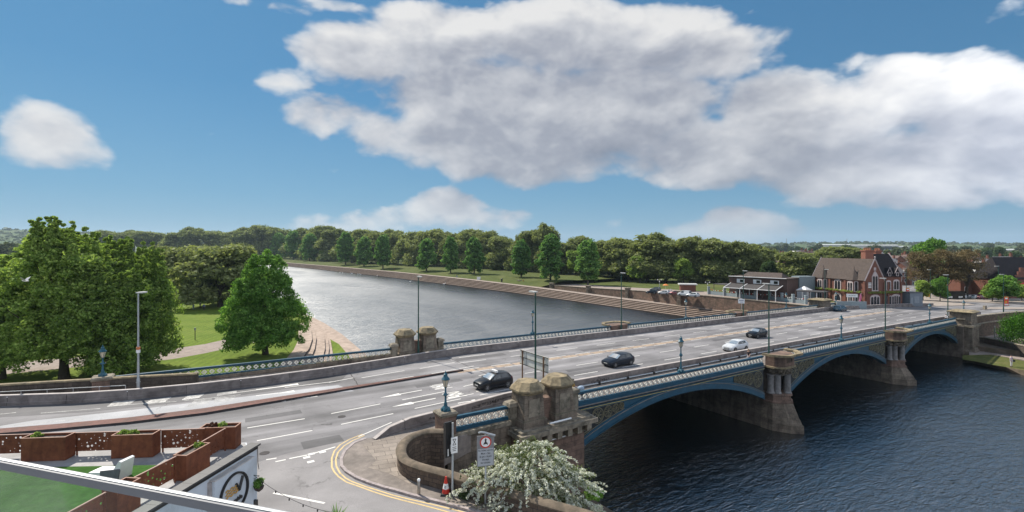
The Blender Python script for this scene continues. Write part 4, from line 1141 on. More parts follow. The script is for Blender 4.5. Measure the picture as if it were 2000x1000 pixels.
def pillar(name, label, loc, rz, a, h, capo=.14):
    r_ = thing(name, label, 'pillar', loc, rz)
    mb = MB(); mb.box(-a, a, -a, a, -1.5, h - .42); mb.frustum(0, 0, h - .42, h - .3, a, a, a + .06, a + .06); mb.build('shaft', M_PINK, r_)
    mb = MB(); mb.frustum(0, 0, h - .3, h - .12, a + .06, a + .06, a + capo, a + capo); mb.frustum(0, 0, h - .12, h, a + capo, a + capo, a + .02, a + .02); mb.build('cap', M_LEDGE, r_)
    return r_
pillar('stone_pillar', 'square stone pillar at the end of the curved wall, carrying a lamp', B(-8.55, .05, zroad(-8.5)), ANG, .55, 1.85)
pillar('stone_pillar', 'square stone pillar beside the park lawn, carrying a lamp', B(-29.9, 25.6, zroad(-30)), ANG, .66, 1.45)
pillar('stone_pillar', 'small stone pillar below the pub at the north end of the far parapet', B(112.3, 25.5, zroad(112)), ANG, .7, 1.5)
# sooty boundary wall by the park
rt = thing('stone_boundary_wall', 'dark sooty stone wall under the big trees at the left of the road', 'wall')
wpx = [(386, 728), (250, 735), (130, 742.5), (0, 750), (-150, 759), (-400, 775)]
wp = [tuple(G(x, y, 9.75)) for x, y in wpx]
mb = MB(); mb.sweep(wp, [(-.22, -7), (-.22, -.12), (.22, -.12), (.22, -7)]); mb.build('wall', M_DARKWALL, rt)
mb = MB(); mb.sweep(wp, [(-.27, -.12), (-.22, 0), (.22, 0), (.27, -.12)]); mb.build('coping', M_LICHEN, rt)
# tubular guard rail before it
rt = thing('guard_rail', 'grey tubular pedestrian guard rail before the dark stone wall', 'railing')
gp = [G(x, y, 9.42) for x, y in [(245, 752.7), (194, 755.5), (143, 758), (92, 761), (41, 763.5), (-10, 766), (-60, 769)]]
mb = MB(); mb.tube(gp, .03, 6); mb.tube([p - Vector((0, 0, .36)) for p in gp], .022, 6); mb.tube([p - Vector((0, 0, .95)) for p in gp], .022, 6)
mb.build('rails', M_GALV, rt)
for p in gp[:]:
    mb = MB(); mb.tube([p, p - Vector((0, 0, 1.2))], .028, 6); mb.build('post', M_GALV, rt)

# ornamental lanterns
def lantern(col_h):
    m1 = MB()
    m1.box(-.26, .26, -.26, .26, 0, .12); m1.frustum(0, 0, .12, .3, .24, .24, .13, .13)
    for sx_, sy in ((1, 0), (-1, 0), (0, 1), (0, -1)): m1.frustum(sx_ * .26, sy * .26, .0, .2, .08, .08, .04, .04)
    m1.lathe([(.13, .3), (.12, .5), (.075, .62), (.07, col_h * .62), (.11, col_h * .63), (.17, col_h * .66), (.15, col_h * .70), (.07, col_h * .76), (.05, col_h - .08), (.09, col_h - .03), (.10, col_h)], 10)
    m1.tube([(-.24, 0, col_h * .69), (.24, 0, col_h * .69)], .02, 6)
    H = col_h
    gl = MB(); gl.lathe([(.115, H + .03), (.245, H + .55)], 6)
    fr = MB()
    for k in range(6):
        a = k * math.pi / 3
        fr.tube([(.118 * math.cos(a), .118 * math.sin(a), H), (.252 * math.cos(a), .252 * math.sin(a), H + .56)], .012, 4)
    fr.lathe([(.10, H - .01), (.125, H + .03)], 6); fr.lathe([(.30, H + .54), (.31, H + .58), (.17, H + .74), (.15, H + .78)], 8); fr.lathe([(.15, H + .74), (.14, H + .92), (.06, H + .98), (.04, H + 1.02), (.06, H + 1.06), (.0, H + 1.16)], 8)
    return m1.mesh('column', M_TEAL, 40), gl.mesh('lantern_glass', M_GLASSLAMP), fr.mesh('lantern_frame', M_TEAL, 40)
LM = {k: lantern(k) for k in (1.62, 2.45)}
def lamp(loc, label, h):
    r_ = thing('ornamental_lamp', label, 'street lamp', loc, ANG, 'ornamental lanterns on the bridge')
    a, b_, c = LM[h]
    link('column', a, r_); f_ = link('lantern_frame', c, r_); link('lantern_glass', b_, f_)
lamp(B(-8.55, .05, zroad(-8.5) + 1.85), 'teal lantern on the stone pillar at the end of the curved wall', 1.62)
lamp(B(-29.9, 25.6, zroad(-30) + 1.45), 'teal lantern on the stone pillar beside the park lawn', 1.62)
lamp(B(112.3, 25.5, zroad(112) + 1.5), 'teal lantern on the small pillar in front of the pub', 1.62)
lamp(B(107.2, .1, zrail(107) + .5), 'teal lantern on the stone post behind the lichened end pedestal', 1.62)
for i, t in enumerate((17.2, 52.3, 87.3)):
    lamp(B(t, 0, zrail(t) - .02), 'teal lantern on the near parapet over the %s arch from the twin pylons' % ORD[i], 2.45)
for i, t in enumerate((17.6, 52.4, 88.0)):
    lamp(B(t, W, zrail(t) - .02), 'teal lantern on the far parapet over the %s arch from the twin pylons' % ORD[i], 2.45)

# tall street lights
def streetlight_mesh(h, mcol, two=False):
    p = MB(); p.lathe([(.13, 0), (.13, 1.3), (.10, 1.4), (.085, 3), (.06, h)], 8); p.box(-.14, .14, -.1, .1, 1.0, 1.05)
    hd = MB()
    M = Matrix.Rotation(R(4), 4, 'Y')
    hd.box(-.1, .75, -.16, .16, h - .02, h + .07, M=Matrix.Translation((0, 0, 0)) @ M if False else None); hd.box(.15, .72, -.12, .12, h - .06, h - .02, 0)
    return p.mesh('pole', mcol, 40), hd.mesh('lamp_head', M_LED)
SLG = streetlight_mesh(9.6, M_GREEN); SLS = streetlight_mesh(8.9, M_GALV)
def slight(loc, rz, label, ms=SLG, sc=1.0):
    r_ = thing('street_light', label, 'street light', loc, rz, 'tall street lights'); r_.scale = (sc,) * 3
    link('pole', ms[0], r_); link('lamp_head', ms[1], r_)
    return r_
IN, OUT_ = ANG + R(90), ANG - R(90)
slight(B(1.15, 2.6, zroad(1)), IN, 'tall green street light behind the twin pylons on the near side')
slight(B(34.6, .6, zroad(35)), IN, 'tall green street light in the refuge of the near pier with red blind tracery')
slight(B(69.6, .7, zroad(70)), IN, 'tall green street light in the refuge of the second near pier')
slight(B(104.2, 1.8, zroad(104)), IN, 'tall green street light behind the lichened end pedestal')
slight(B(-.2, 24.75, zroad(0)), OUT_, 'tall green street light between the twin pylons of the far parapet', sc=1.03)
slight(B(35.0, 24.9, zroad(35)), OUT_, 'tall green street light on the far parapet refuge above the river steps', sc=1.03)
slight(B(70.0, 24.9, zroad(70)), OUT_, 'tall green street light beside the white shield-shaped sign on the far side', sc=1.03)
slight(B(104.5, 24.7, zroad(104)), OUT_, 'tall green street light rising before the left end of the brick pub', sc=1.03)
s_ = slight(G(270, 769, zroad(-28) + .05), R(80), 'galvanised grey street light with orange tag by the guard rail at left', SLS)
mb = MB(); mb.lathe([(.15, 3.9), (.15, 4.12)], 10); mb.build('orange_band', mat('orange_tape', (.5, .16, .05), .6), s_)
mb = MB(); mb.lathe([(.155, 3.62), (.155, 3.88)], 10); mb.build('number_band', M_WHITE, s_)

# back of a direction sign over the near pavement
rt = thing('direction_sign', 'plain grey back of a wide road sign behind the twin pylons', 'road sign', B(1.9, 0, 0), ANG)
mb = MB(); mb.box(-.02, .02, 1.75, 5.95, 10.68, 11.98); mb.build('panel', M_GREYP, rt)
mb = MB()
for z in (10.7, 11.33, 11.95): mb.box(-.07, -.022, 1.75, 5.95, z - .03, z + .03)
mb.box(-.03, -.022, 4.9, 4.94, 10.7, 11.95)
mb.build('channels', mat('dark_channel', (.12, .12, .10), .6), rt)
for y in (5.45, 2.3):
    mb = MB(); mb.tube([(-.12, y, zroad(2)), (-.12, y, 11.98)], .07, 8); mb.build('post', mat('rusty_post', (.17, .10, .06), .8, var=.35, scale=2), rt)

# traffic signal, turned away, with a plate on its pole
p0 = G(884, 966, 8.25)
rt = thing('traffic_signal', 'grey pole with a black traffic signal seen from behind and a small white plate', 'traffic light', p0)
mb = MB(); mb.lathe([(.085, 0), (.085, .5), (.06, .55), (.057, 3.75), (.06, 3.8)], 10); mb.build('pole', M_GALV, rt, smooth=40)
mb = MB()
Ms = Matrix.Translation((-.10, .14, 0)) @ Matrix.Rotation(R(38), 4, 'Z')
mb.box(-.36, .02, -.05, .03, 1.98, 3.78, M=Ms); mb.box(-.30, -.05, .03, .28, 2.1, 3.7, M=Ms); mb.box(-.40, .06, -.06, .05, 3.78, 3.84, M=Ms)
hd = mb.build('signal_head', M_BLACK, rt)
mb = MB(); mb.box(-.24, -.18, -.065, -.05, 2.05, 2.42, M=Ms); mb.box(-.08, -.05, -.065, -.05, 2.25, 2.62, M=Ms); mb.build('reflective_strips', M_WHITE, hd)
mb = MB(); Mp = Matrix.Translation((.10, -.09, 2.65)) @ Matrix.Rotation(R(28), 4, 'Z')
mb.box(-.18, .18, -.012, .012, -.42, .42, M=Mp); pl_ = mb.build('plate', M_WHITE, rt)
mb = MB()
def bar2(mb, a, b_, w, M, y=-.016):
    a, b_ = Vector(a), Vector(b_); d = (b_ - a).normalized(); l = Vector((-d.y, d.x)) * w / 2
    mb.add([M @ Vector((p.x, y, p.y)) for p in (a - l, b_ - l, b_ + l, a + l)], [(0, 1, 2, 3)])
for a, b_ in (((-.09, .32), (.09, .32)), ((-.09, .32), (.09, .02)), ((.09, .32), (-.09, .02)), ((-.09, .02), (.09, .02)), ((-.11, -.1), (.11, -.1)), ((-.11, -.19), (.11, -.19)), ((-.11, -.28), (.08, -.28))): bar2(mb, a, b_, .03, Mp)
mb.build('symbols', M_BLACK, pl_)

# no motor vehicles sign
p0 = G(948.5, 984, 8.25)
rt = thing('restriction_sign', 'grey board with a red ring motor vehicle ban before the flowering bush', 'road sign', p0)
mb = MB(); mb.lathe([(.075, 0), (.075, .95), (.05, 1.0), (.047, 3.6)], 10); mb.build('pole', M_GALV, rt, smooth=40)
Mg = Matrix.Translation((.0, -.10, 2.75)) @ Matrix.Rotation(R(14), 4, 'Z')
mb = MB(); mb.box(-.44, .44, -.02, .02, -.78, .78, M=Mg); bd = mb.build('board', mat('grey_backing_board', (.20, .20, .205), .6), rt)
mb = MB(); mb.box(-.40, .40, -.026, -.021, -.74, .12, M=Mg); mb.build('text_plate', mat('shaded_sign_face', (.36, .38, .40), .5), bd)  # white plate greyed, its partial shade put into the colour
def disc(mb, cx, cz, r, y, M, seg=24):
    mb.add([M @ Vector((cx + r * math.cos(a), y, cz + r * math.sin(a))) for a in [2 * math.pi * i / seg for i in range(seg)]], [tuple(range(seg))])
mb = MB(); disc(mb, 0, .44, .30, -.026, Mg); mb.build('red_ring', M_RED, bd)
mb = MB(); disc(mb, 0, .44, .235, -.031, Mg); mb.build('disc', M_WHITE, bd)
mb = MB()
for a, b_, w_ in (((-.10, .38), (.10, .38), .07), ((-.06, .44), (.06, .44), .06), ((-.11, .335), (-.07, .335), .05), ((.07, .335), (.11, .335), .05), ((0, .47), (0, .60), .07), ((-.07, .56), (.07, .56), .025), ((-.02, .62), (.02, .62), .05)): bar2(mb, a, b_, w_, Mg, -.035)
for i, l in enumerate(('No motor vehicles', 'Mon - Sat', '8 am - 6 pm', 'Except', 'for access')):
    mb.text(l, .125 if i else .10, Mg @ Matrix.Translation((0, -.031, .03 - i * .155)) @ Matrix.Rotation(R(90), 4, 'X'), bold=.002)
mb.build('lettering', M_BLACK, bd)
mb = MB(); mb.tube([(-.35, -.10, 3.66), (-.2, -.16, 3.72), (.05, -.1, 3.66)], .05, 6); mb.tube([(-.02, -.10, 3.66), (.5, -.2, 3.56)], .05, 6); mb.build('sign_light', M_GALV, rt)

# bollard and cone
rt = thing('steel_bollard', 'round stainless steel bollard on the pavement by the curved wall', 'bollard', G(818, 966, 8.25))
mb = MB(); mb.lathe([(.085, 0), (.085, .72), (.07, .74)], 14); mb.build('post', mat('stainless_steel', (.36, .33, .29), .35, metal=.8, var=.15), rt, smooth=40)
mb = MB(); mb.lathe([(.088, .74), (.088, .80), (.06, .84), (0, .85)], 14); mb.build('cap', M_WHITE, rt, smooth=40)
rt = thing('traffic_cone', 'red and white traffic cone standing at the foot of the signal pole', 'traffic cone', G(871, 965, 8.25))
mb = MB(); mb.frustum(0, 0, 0, .09, .27, .27, .24, .24); mb.build('base', M_BLACK, rt)
mb = MB(); mb.lathe([(.2, .09), (.17, .32)], 16); mb.lathe([(.105, .58), (.05, .9), (.045, .93)], 16); mb.build('cone', M_RED, rt, smooth=40)
mb = MB(); mb.lathe([(.172, .32), (.107, .58)], 16); sl_ = mb.build('reflective_sleeve', M_WHITE, rt, smooth=40)
mb = MB()
for a, b_ in (((-.03, .52), (-.03, .40)), ((-.03, .40), (.03, .38)), ((.0, .5), (.03, .44))): bar2(mb, a, b_, .022, Matrix(), -.165)
mb.build('logo', M_BLACK, sl_)

# small signs across the river
def sign_on_posts(name, label, px_, py_top, py_bot, wpx_, hpx_, Y, m, posts=2, rz=0.0, z0=None):
    a = AT(px_, py_top, Y); gz_ = AT(px_, py_bot, Y)
    r_ = thing(name, label, 'road sign', (gz_.x, gz_.y, gz_.z), rz)
    w_ = wpx_ * Y / F; h_ = hpx_ * Y / F; H = a.z - gz_.z
    for i in range(posts):
        x = 0 if posts == 1 else (-.32 + .64 * i) * w_
        mb = MB(); mb.tube([(x, .04, -.5), (x, .04, H)], .05, 6); mb.build('post', M_GALV, r_)
    mb = MB(); mb.box(-w_ / 2, w_ / 2, -.03, .0, H - h_, H); p_ = mb.build('panel', m, r_)
    return r_, p_, w_, h_, H
M_AMBER = mat('amber_sign', (.72, .38, .02), .6)
r_, p_, w_, h_, H = sign_on_posts('roadworks_sign', 'yellow temporary sign with white header on two posts before the small green trees', 1812.5, 567, 591, 9, 13, 150, M_AMBER)
mb = MB(); mb.box(-w_ / 2, w_ / 2, -.04, -.031, H - h_ * .22, H); mb.build('header', M_WHITE, p_)
mb = MB()
for i in range(3): mb.box(-w_ * .4, w_ * .4, -.04, -.031, H - h_ * (.40 + i * .2), H - h_ * (.34 + i * .2))
mb.build('lettering', M_BLACK, p_)
mb = MB(); r_, p_, w_, h_, H = sign_on_posts('shield_sign', 'white shield-shaped sign on a green street light on the far parapet', 1448, 584, 601, 11.5, 8.5, 97, M_WHITE, 1, R(-20))
mb.box(-w_ * .36, w_ * .36, -.04, -.031, H - h_ * .42, H - h_ * .3); mb.box(-w_ * .2, w_ * .3, -.04, -.031, H - h_ * .75, H - h_ * .68); mb.build('lettering', mat('sign_blue', (.03, .06, .22), .5), p_)
mb = MB(); mb.add([(-w_ * .3, -.03, H), (w_ * .3, -.03, H), (0, -.03, H + h_ * .22), (-w_ * .3, 0, H), (w_ * .3, 0, H), (0, 0, H + h_ * .22)], [(0, 1, 2), (5, 4, 3), (0, 2, 5, 3), (1, 4, 5, 2)]); mb.build('crest', M_WHITE, p_)
M_BAN = mat('banner_red', (.60, .06, .03), .6, var=.25)
def banner(label, px_, py0, py1, wpx_, Y, hz):
    a, b_ = AT(px_, py0, Y), AT(px_, py1, Y)
    r_ = thing('event_banner', label, 'banner', (a.x, a.y, b_.z), 0, 'red banners on lamp posts')
    w_ = wpx_ * Y / F; H = a.z - b_.z
    mb = MB(); mb.box(-w_ / 2, w_ / 2, -.02, .0, 0, H); p_ = mb.build('cloth', M_BAN, r_)
    mb = MB(); mb.box(-w_ * .3, w_ * .3, -.03, -.021, H * .7, H * .86); mb.box(-w_ * .4, w_ * .4, -.03, -.021, H * .06, H * .2); mb.build('lettering', M_WHITE, p_)
    mb = MB(); mb.box(-w_ * .4, w_ * .4, -.03, -.021, H * .88, H * .97); mb.box(-w_ * .3, w_ * .1, -.03, -.021, H * .3, H * .5); mb.build('print', M_AMBER, p_)
    mb = MB(); mb.tube([(-w_ / 2, -.01, H), (w_ / 2 + .3, -.01, H)], .03, 5); mb.tube([(-w_ / 2, -.01, 0), (w_ / 2 + .3, -.01, 0)], .03, 5); mb.build('brackets', M_BLACK, r_)
banner('red banner on the lamp post at the right end of the pub', 1773, 562, 577, 6, 136, 8)
banner('red banner above the yellow sign by the small green trees', 1821, 560, 572, 6.5, 148, 8)
banner('red and orange banner low beside the road at far right', 1965.5, 579, 597, 8.5, 116, 6)
for (x, y0, y1, Y, lab) in [(1770, 524, 592, 137, 'dark green street light at the right end of the brick pub'), (1817, 527, 590, 149, 'dark green street light with a red banner by the small trees'), (1960, 536, 610, 112, 'dark green street light nearest the right edge, beside the low wall'), (1950, 520, 593, 145, 'dark street light before the bushy green tree at far right')]:
    b_ = AT(x, y1, Y); h = (y1 - y0) * Y / F
    slight(b_, R(160), lab, sc=h / 9.6)
# ------------------------------------------------------------------ cars
def carpaint(name, col, metal=0.3, rough=0.28):
    m, nt, b = newmat(name)
    n = nt.noise(nt.coord('Object'), 3, 4, .6)
    nt.c(nt.ramp(n, [(.3, tuple(c * .85 for c in col)), (.7, tuple(min(1, c * 1.1) for c in col))]), b.inputs['Base Color'])
    setp(b, Roughness=rough, Metallic=metal, Coat_Weight=.25, Coat_Roughness=.06, Specular_IOR_Level=.4)
    return m
M_TYRE = mat('tyre_rubber', (.014, .014, .015), .8)
M_RIM = mat('alloy_rim', (.38, .39, .40), .35, metal=.8)
m, nt, b = newmat('car_glass'); setp(b, Base_Color=(.012, .016, .018), Roughness=.04, Specular_IOR_Level=.8); nt.c(nt.ramp(nt.noise(nt.coord('Object'), 1.5), [(.3, (.014, .024, .027)), (.7, (.04, .055, .06))]), b.inputs['Base Color']); M_CGLASS = m
m, nt, b = newmat('windscreen_glare'); setp(b, Roughness=.06, IOR=6.0); nt.c(nt.ramp(nt.noise(nt.coord('Object'), 1.5), [(.3, (.28, .30, .31)), (.7, (.46, .48, .48))]), b.inputs['Base Color']); M_WGLARE = m  # pale base puts reflected sky glare into the glass colour
M_LENS = mat('headlight_lens', (.55, .57, .6), .12, metal=.2)
M_TAIL = mat('tail_lens', (.28, .01, .01), .2)
M_PLATE = mat('number_plate', (.62, .62, .58), .5)
M_TRIM = mat('dark_trim', (.02, .02, .022), .6)
HATCH = [  # x, half width, belt z, (upper edge y, z), centre z, sill z
    (2.00, .62, .55, (.50, .58), .60, .34), (1.93, .77, .64, (.62, .70), .73, .24), (1.70, .83, .72, (.68, .80), .85, .20), (1.20, .86, .82, (.72, .90), .95, .20), (.90, .86, .88, (.74, .955), 1.0, .20),
    (.18, .86, .93, (.62, 1.36), 1.41, .20), (-.45, .86, .95, (.61, 1.435), 1.485, .20), (-.95, .86, .97, (.60, 1.43), 1.48, .20), (-1.50, .85, 1.0, (.58, 1.36), 1.41, .20), (-1.86, .82, 1.0, (.62, 1.04), 1.06, .24), (-1.98, .76, .72, (.58, .80), .82, .30), (-2.0, .70, .5, (.5, .55), .56, .36)]
MPV = [(2.1, .62, .60, (.50, .64), .66, .34), (2.03, .78, .70, (.62, .77), .80, .24), (1.75, .84, .80, (.68, .90), .95, .20), (1.35, .87, .92, (.72, 1.04), 1.08, .20), (1.15, .87, .95, (.74, 1.09), 1.13, .20),
       (.45, .87, 1.0, (.66, 1.52), 1.57, .20), (-.45, .87, 1.02, (.65, 1.60), 1.65, .20), (-1.2, .87, 1.03, (.64, 1.58), 1.63, .20), (-1.85, .86, 1.03, (.62, 1.48), 1.53, .20), (-2.08, .84, 1.0, (.66, 1.08), 1.1, .24), (-2.15, .78, .75, (.6, .82), .84, .30), (-2.17, .72, .5, (.5, .55), .56, .36)]
VAN = [(2.1, .66, .62, (.55, .66), .68, .34), (2.03, .80, .75, (.66, .82), .85, .24), (1.75, .86, .88, (.72, .98), 1.02, .20), (1.45, .89, 1.0, (.76, 1.12), 1.16, .20), (1.3, .89, 1.02, (.78, 1.17), 1.2, .20),
       (.65, .90, 1.06, (.74, 1.68), 1.73, .20), (-.2, .90, 1.06, (.76, 1.80), 1.85, .20), (-1.2, .90, 1.06, (.76, 1.80), 1.85, .20), (-1.95, .89, 1.06, (.75, 1.76), 1.8, .20), (-2.1, .88, 1.0, (.76, 1.1), 1.12, .24), (-2.15, .84, .75, (.7, .82), .84, .30), (-2.17, .78, .5, (.6, .55), .56, .36)]
def car(label, loc, rz, paint, st=HATCH, L=1.0, Wd=1.0, H=1.0, front_wheel=1.28, rear_wheel=-1.25, cat='car', name='hatchback_car', taxi=False, rear_glass=True, rimm=None, wind=1.0, group=None):
    r_ = thing(name, label, cat, loc, rz, group); r_.scale = (L, Wd, H)
    mb = MB(); n = len(st); vs = []
    rows = []
    for (x, w, zb, (yu, zu), zc, zs) in st:
        half = [(w * .90, zs), (w * .985, zs + .14), (w, (zs + zb) * .55), (w * .985, zb - .04), (w * .955, zb), (yu, zu), (yu * .55, zu + (zc - zu) * .75), (0, zc)]
        rows.append([(x, y, z) for y, z in half] + [(x, -y, z) for y, z in half[-2::-1]])
    m_ = len(rows[0])
    for rr in rows: vs += rr
    fs = [(i * m_ + k, (i + 1) * m_ + k, (i + 1) * m_ + k + 1, i * m_ + k + 1) for i in range(n - 1) for k in range(m_ - 1)]
    fs += [(i * m_, i * m_ + m_ - 1, (i + 1) * m_ + m_ - 1, (i + 1) * m_) for i in range(n - 1)]
    fs += [tuple(range(m_)), tuple((n - 1) * m_ + k for k in range(m_))[::-1]]
    mb.add(vs, fs); mb.build('body', paint, r_, smooth=32)
    def patch(i, k, j, k2, s0, s1, u0, u1, off=.012):
        """sub-rectangle of the quad between stations i,j and rings k,k2"""
        A, Bq, C_, D_ = [Vector(v) for v in (rows[i][k], rows[j][k], rows[j][k2], rows[i][k2])]
        P = lambda s_, u: (A.lerp(Bq, s_)).lerp(D_.lerp(C_, s_), u)
        q = [P(s0, u0), P(s1, u0), P(s1, u1), P(s0, u1)]
        nrm = (q[1] - q[0]).cross(q[3] - q[0]).normalized()
        ctr = sum(q, Vector()) / 4
        if nrm.dot(ctr - Vector((ctr.x * .6, 0, .7))) < 0: nrm = -nrm
        return [p + nrm * off for p in q]
    last = m_ - 1
    # glazing
    def screen_(i, j, s0, s1, nm, mt):
        g = MB()
        for k in range(5, m_ - 6):
            g.add(patch(i, k, j, k + 1, s0, s1, .12 if k == 5 else 0, .88 if k == m_ - 7 else 1, .014), [(0, 1, 2, 3)])
        g.build(nm, mt, r_)
    screen_(4, 5, .05, .93, 'windscreen', M_WGLARE); screen_(8, 9, .1, .85, 'rear_screen', M_CGLASS)
    for sd_ in (0, 1):
        kb, ku = (4, 5) if sd_ == 0 else (m_ - 5, m_ - 6)
        f = MB()
        q1 = patch(4, kb, 5, ku, .42, .97, .12, .9); q2 = patch(5, kb, 6, ku, .0, .98, .12, .88)
        f.add([q1[0], q1[1], q1[2]], [(0, 1, 2)]); f.add(q2, [(0, 1, 2, 3)]); f.build('front_window', M_CGLASS, r_)
        if rear_glass:
            f = MB(); f.add(patch(6, kb, 7, ku, .12, 1, .12, .88), [(0, 1, 2, 3)]); q = patch(7, kb, 8, ku, 0, .82, .12, .88); q[2] = q[2].lerp(q[3], .22); f.add(q, [(0, 1, 2, 3)]); f.build('rear_window', M_CGLASS, r_)
        sg = 1 if sd_ == 0 else -1
        mr = MB(); mr.ico((.72, sg * (st[4][1] + .09), st[4][2] + .10), .09, 1, sz=(.7, 1.1, .8)); mr.build('door_mirror', paint, r_, smooth=60)
        hl = MB(); hl.add(patch(1, 3 if sd_ == 0 else m_ - 4, 3, 5 if sd_ == 0 else m_ - 6, .05, .72, .25, .85, .008), [(0, 1, 2, 3)]); hl.build('headlight', M_LENS, r_)
        tl = MB(); q = [(st[-3][0] - .02, sg * .60, st[-3][2] - .28), (st[-3][0] - .0, sg * .79, st[-3][2] - .28), (st[-3][0] + .03, sg * .80, st[-3][2] - .02), (st[-3][0] + .0, sg * .66, st[-3][2] - .02)]
        tl.add(q + [(x + .14, y * 1.04, z) for x, y, z in q], [(0, 1, 2, 3), (7, 6, 5, 4), (0, 4, 5, 1), (1, 5, 6, 2), (2, 6, 7, 3), (3, 7, 4, 0)]); tl.build('tail_light', M_TAIL, r_)
        sk = MB(); q = [rows[i][1 if sd_ == 0 else m_ - 2] for i in range(3, n - 3)]
        sk.tube([(x, y * 1.005, z - .03) for x, y, z in q], .035, 4); sk.build('sill_trim', M_TRIM, r_)
    gr = MB(); x0 = st[0][0]
    gr.box(x0 - .06, x0 + .012, -.40, .40, .38, .45); gr.box(x0 - .06, x0 + .014, -.42, .42, .53, .58); gr.build('grille', M_TRIM, r_)
    pl_ = MB(); pl_.box(x0 - .02, x0 + .025, -.26, .26, .455, .53); pl_.build('number_plate', M_PLATE, r_)
    pl_ = MB(); x1 = st[-2][0]; pl_.box(x1 - .025, x1 + .05, -.26, .26, .62, .70); pl_.build('number_plate', M_PLATE, r_)
    for wx in (front_wheel, rear_wheel):
        for sg in (-1, 1):
            ww = st[3][1]
            ar = MB(); Mx = Matrix.Translation((wx, sg * (ww - .10), .33)) @ Matrix.Rotation(R(90) * sg, 4, 'X')
            ar.lathe([(.0, -.118), (.355, -.118), (.355, .05)], 18, M=Mx); ar.build('wheel_arch', M_TRIM, r_)
            wm = MB(); wm.lathe([(.20, -.125), (.29, -.13), (.315, -.10), (.315, .09), (.2, .09)], 18, M=Mx)
            wh = wm.build('wheel', M_TYRE, r_, smooth=40)
            rm = MB(); rm.lathe([(0, -.135), (.06, -.135), (.07, -.12), (.205, -.126), (.205, .0)], 15, M=Mx)
            for k in range(5):
                M5 = Mx @ Matrix.Rotation(k * 2 * math.pi / 5, 4, 'Z'); rm.box(.05, .2, -.022, .022, -.142, -.12, M=M5)
            rm.build('rim', rimm or M_RIM, wh)
    if taxi:
        t_ = MB(); t_.box(-.30, -.06, -.42, .42, 1.47, 1.66); t_.frustum(-.18, 0, 1.66, 1.68, .12, .42, .08, .36); t_.build('roof_sign', M_WHITE, r_)
    return r_
P_BLACK = carpaint('black_car_paint', (.010, .011, .014)); P_DKBLUE = carpaint('dark_blue_car_paint', (.012, .018, .03)); P_SILVER = carpaint('white_car_paint', (.62, .64, .66), .1, .3); P_BLUE = carpaint('blue_car_paint', (.04, .085, .13))
P_RED = carpaint('dull_red_car_paint', (.22, .07, .08)); P_GREY = carpaint('grey_car_paint', (.16, .17, .18))
SOUTH = ANG + math.pi
def onroad(px_, py_): t, n = RP(px_, py_); return B(t, n, zroad(t) + .008)
TILT = math.atan(.016)
def rcar(*a, **k):
    r_ = car(*a, **k); r_.rotation_euler = (0, -TILT, r_.rotation_euler[2]); return r_
rcar('black taxi hatchback with white roof sign passing the twin pylons', onroad(963, 757), SOUTH + R(2), P_BLACK, L=.93, Wd=.97, H=1.0, taxi=True, name='taxi_car')
rcar('dark blue hatchback with bright alloy wheels, alone in the middle of the near lanes', onroad(1207, 713), SOUTH, P_DKBLUE, L=1.0, Wd=1.0, H=.95)
rcar('white hatchback with black side trim beside the near barrier', onroad(1436, 684.5), SOUTH - R(1), P_SILVER, L=.98, Wd=.97, H=.99)
rcar('black hatchback just beyond the white hatchback, next to the central hatching', onroad(1478, 658.5), SOUTH, P_BLACK, L=.95, Wd=1.0, H=.98)
rcar('blue estate car driving away before the brick pub', onroad(1641, 607.5), ANG + R(1), P_BLUE, MPV, L=.92, H=.9)
# ------------------------------------------------------------------ roof terrace at bottom left
M_RENDER = mat('white_render', (.62, .66, .70), .8, var=.06, scale=1.2, dirt=(.50, .52, .54), dscale=.7)
M_SLATECOP = mat('slate_coping', (.062, .06, .062), .6, var=.25, scale=2)
M_TILE = masonry('terrace_paving', (.33, .32, .31), (.29, .285, .28), (.16, .155, .15), .6, .6, .006, (.2, .2, .2), .3)
M_PAVER = mat('terrace_floor', (.34, .33, .325), .8, var=.12, scale=2, dirt=(.24, .235, .23))
def corten(name, holes):
    m, nt, b = newmat(name)
    v = nt.coord('Object')
    c = nt.ramp(nt.noise(v, 2.5, 7, .7, .4), [(.25, (.085, .030, .018)), (.5, (.16, .055, .028)), (.75, (.23, .085, .04))])
    c = nt.mix(.3, c, nt.mix(1.0, c, nt.ramp(nt.noise(nt.coord('Object', (1, 1, .15)), 6, 4, .6), [(.3, .5), (.7, 1.4)]), 'MULTIPLY'))
    nt.c(c, b.inputs['Base Color']); setp(b, Roughness=.85, Specular_IOR_Level=.25)
    if holes:
        vo = nt.add('ShaderNodeTexVoronoi', voronoi_dimensions='2D'); vo.inputs['Scale'].default_value = 5.2
        sp = nt.add('ShaderNodeSeparateXYZ'); nt.c(v, sp.inputs[0]); cb = nt.add('ShaderNodeCombineXYZ'); nt.c(sp.outputs[0], cb.inputs[0]); nt.c(sp.outputs[2], cb.inputs[1])
        nt.c(cb.outputs[0], vo.inputs['Vector'])
        sc = nt.add('ShaderNodeSeparateColor'); nt.c(vo.outputs['Color'], sc.inputs[0])
        rad = nt.math('MULTIPLY', nt.math('POWER', sc.outputs[0], 2.2), .30)
        hole = nt.math('LESS_THAN', vo.outputs['Distance'], rad)
        tr = nt.add('ShaderNodeBsdfTransparent'); mx = nt.add('ShaderNodeMixShader'); nt.c(hole, mx.inputs[0]); nt.c(b.outputs[0], mx.inputs[1]); nt.c(tr.outputs[0], mx.inputs[2])
        o = [n for n in nt.n if n.type == 'OUTPUT_MATERIAL'][0]; nt.c(mx.outputs[0], o.inputs[0])
    return m
M_CORTEN = corten('corten_steel', False); M_PERF = corten('perforated_corten', True)
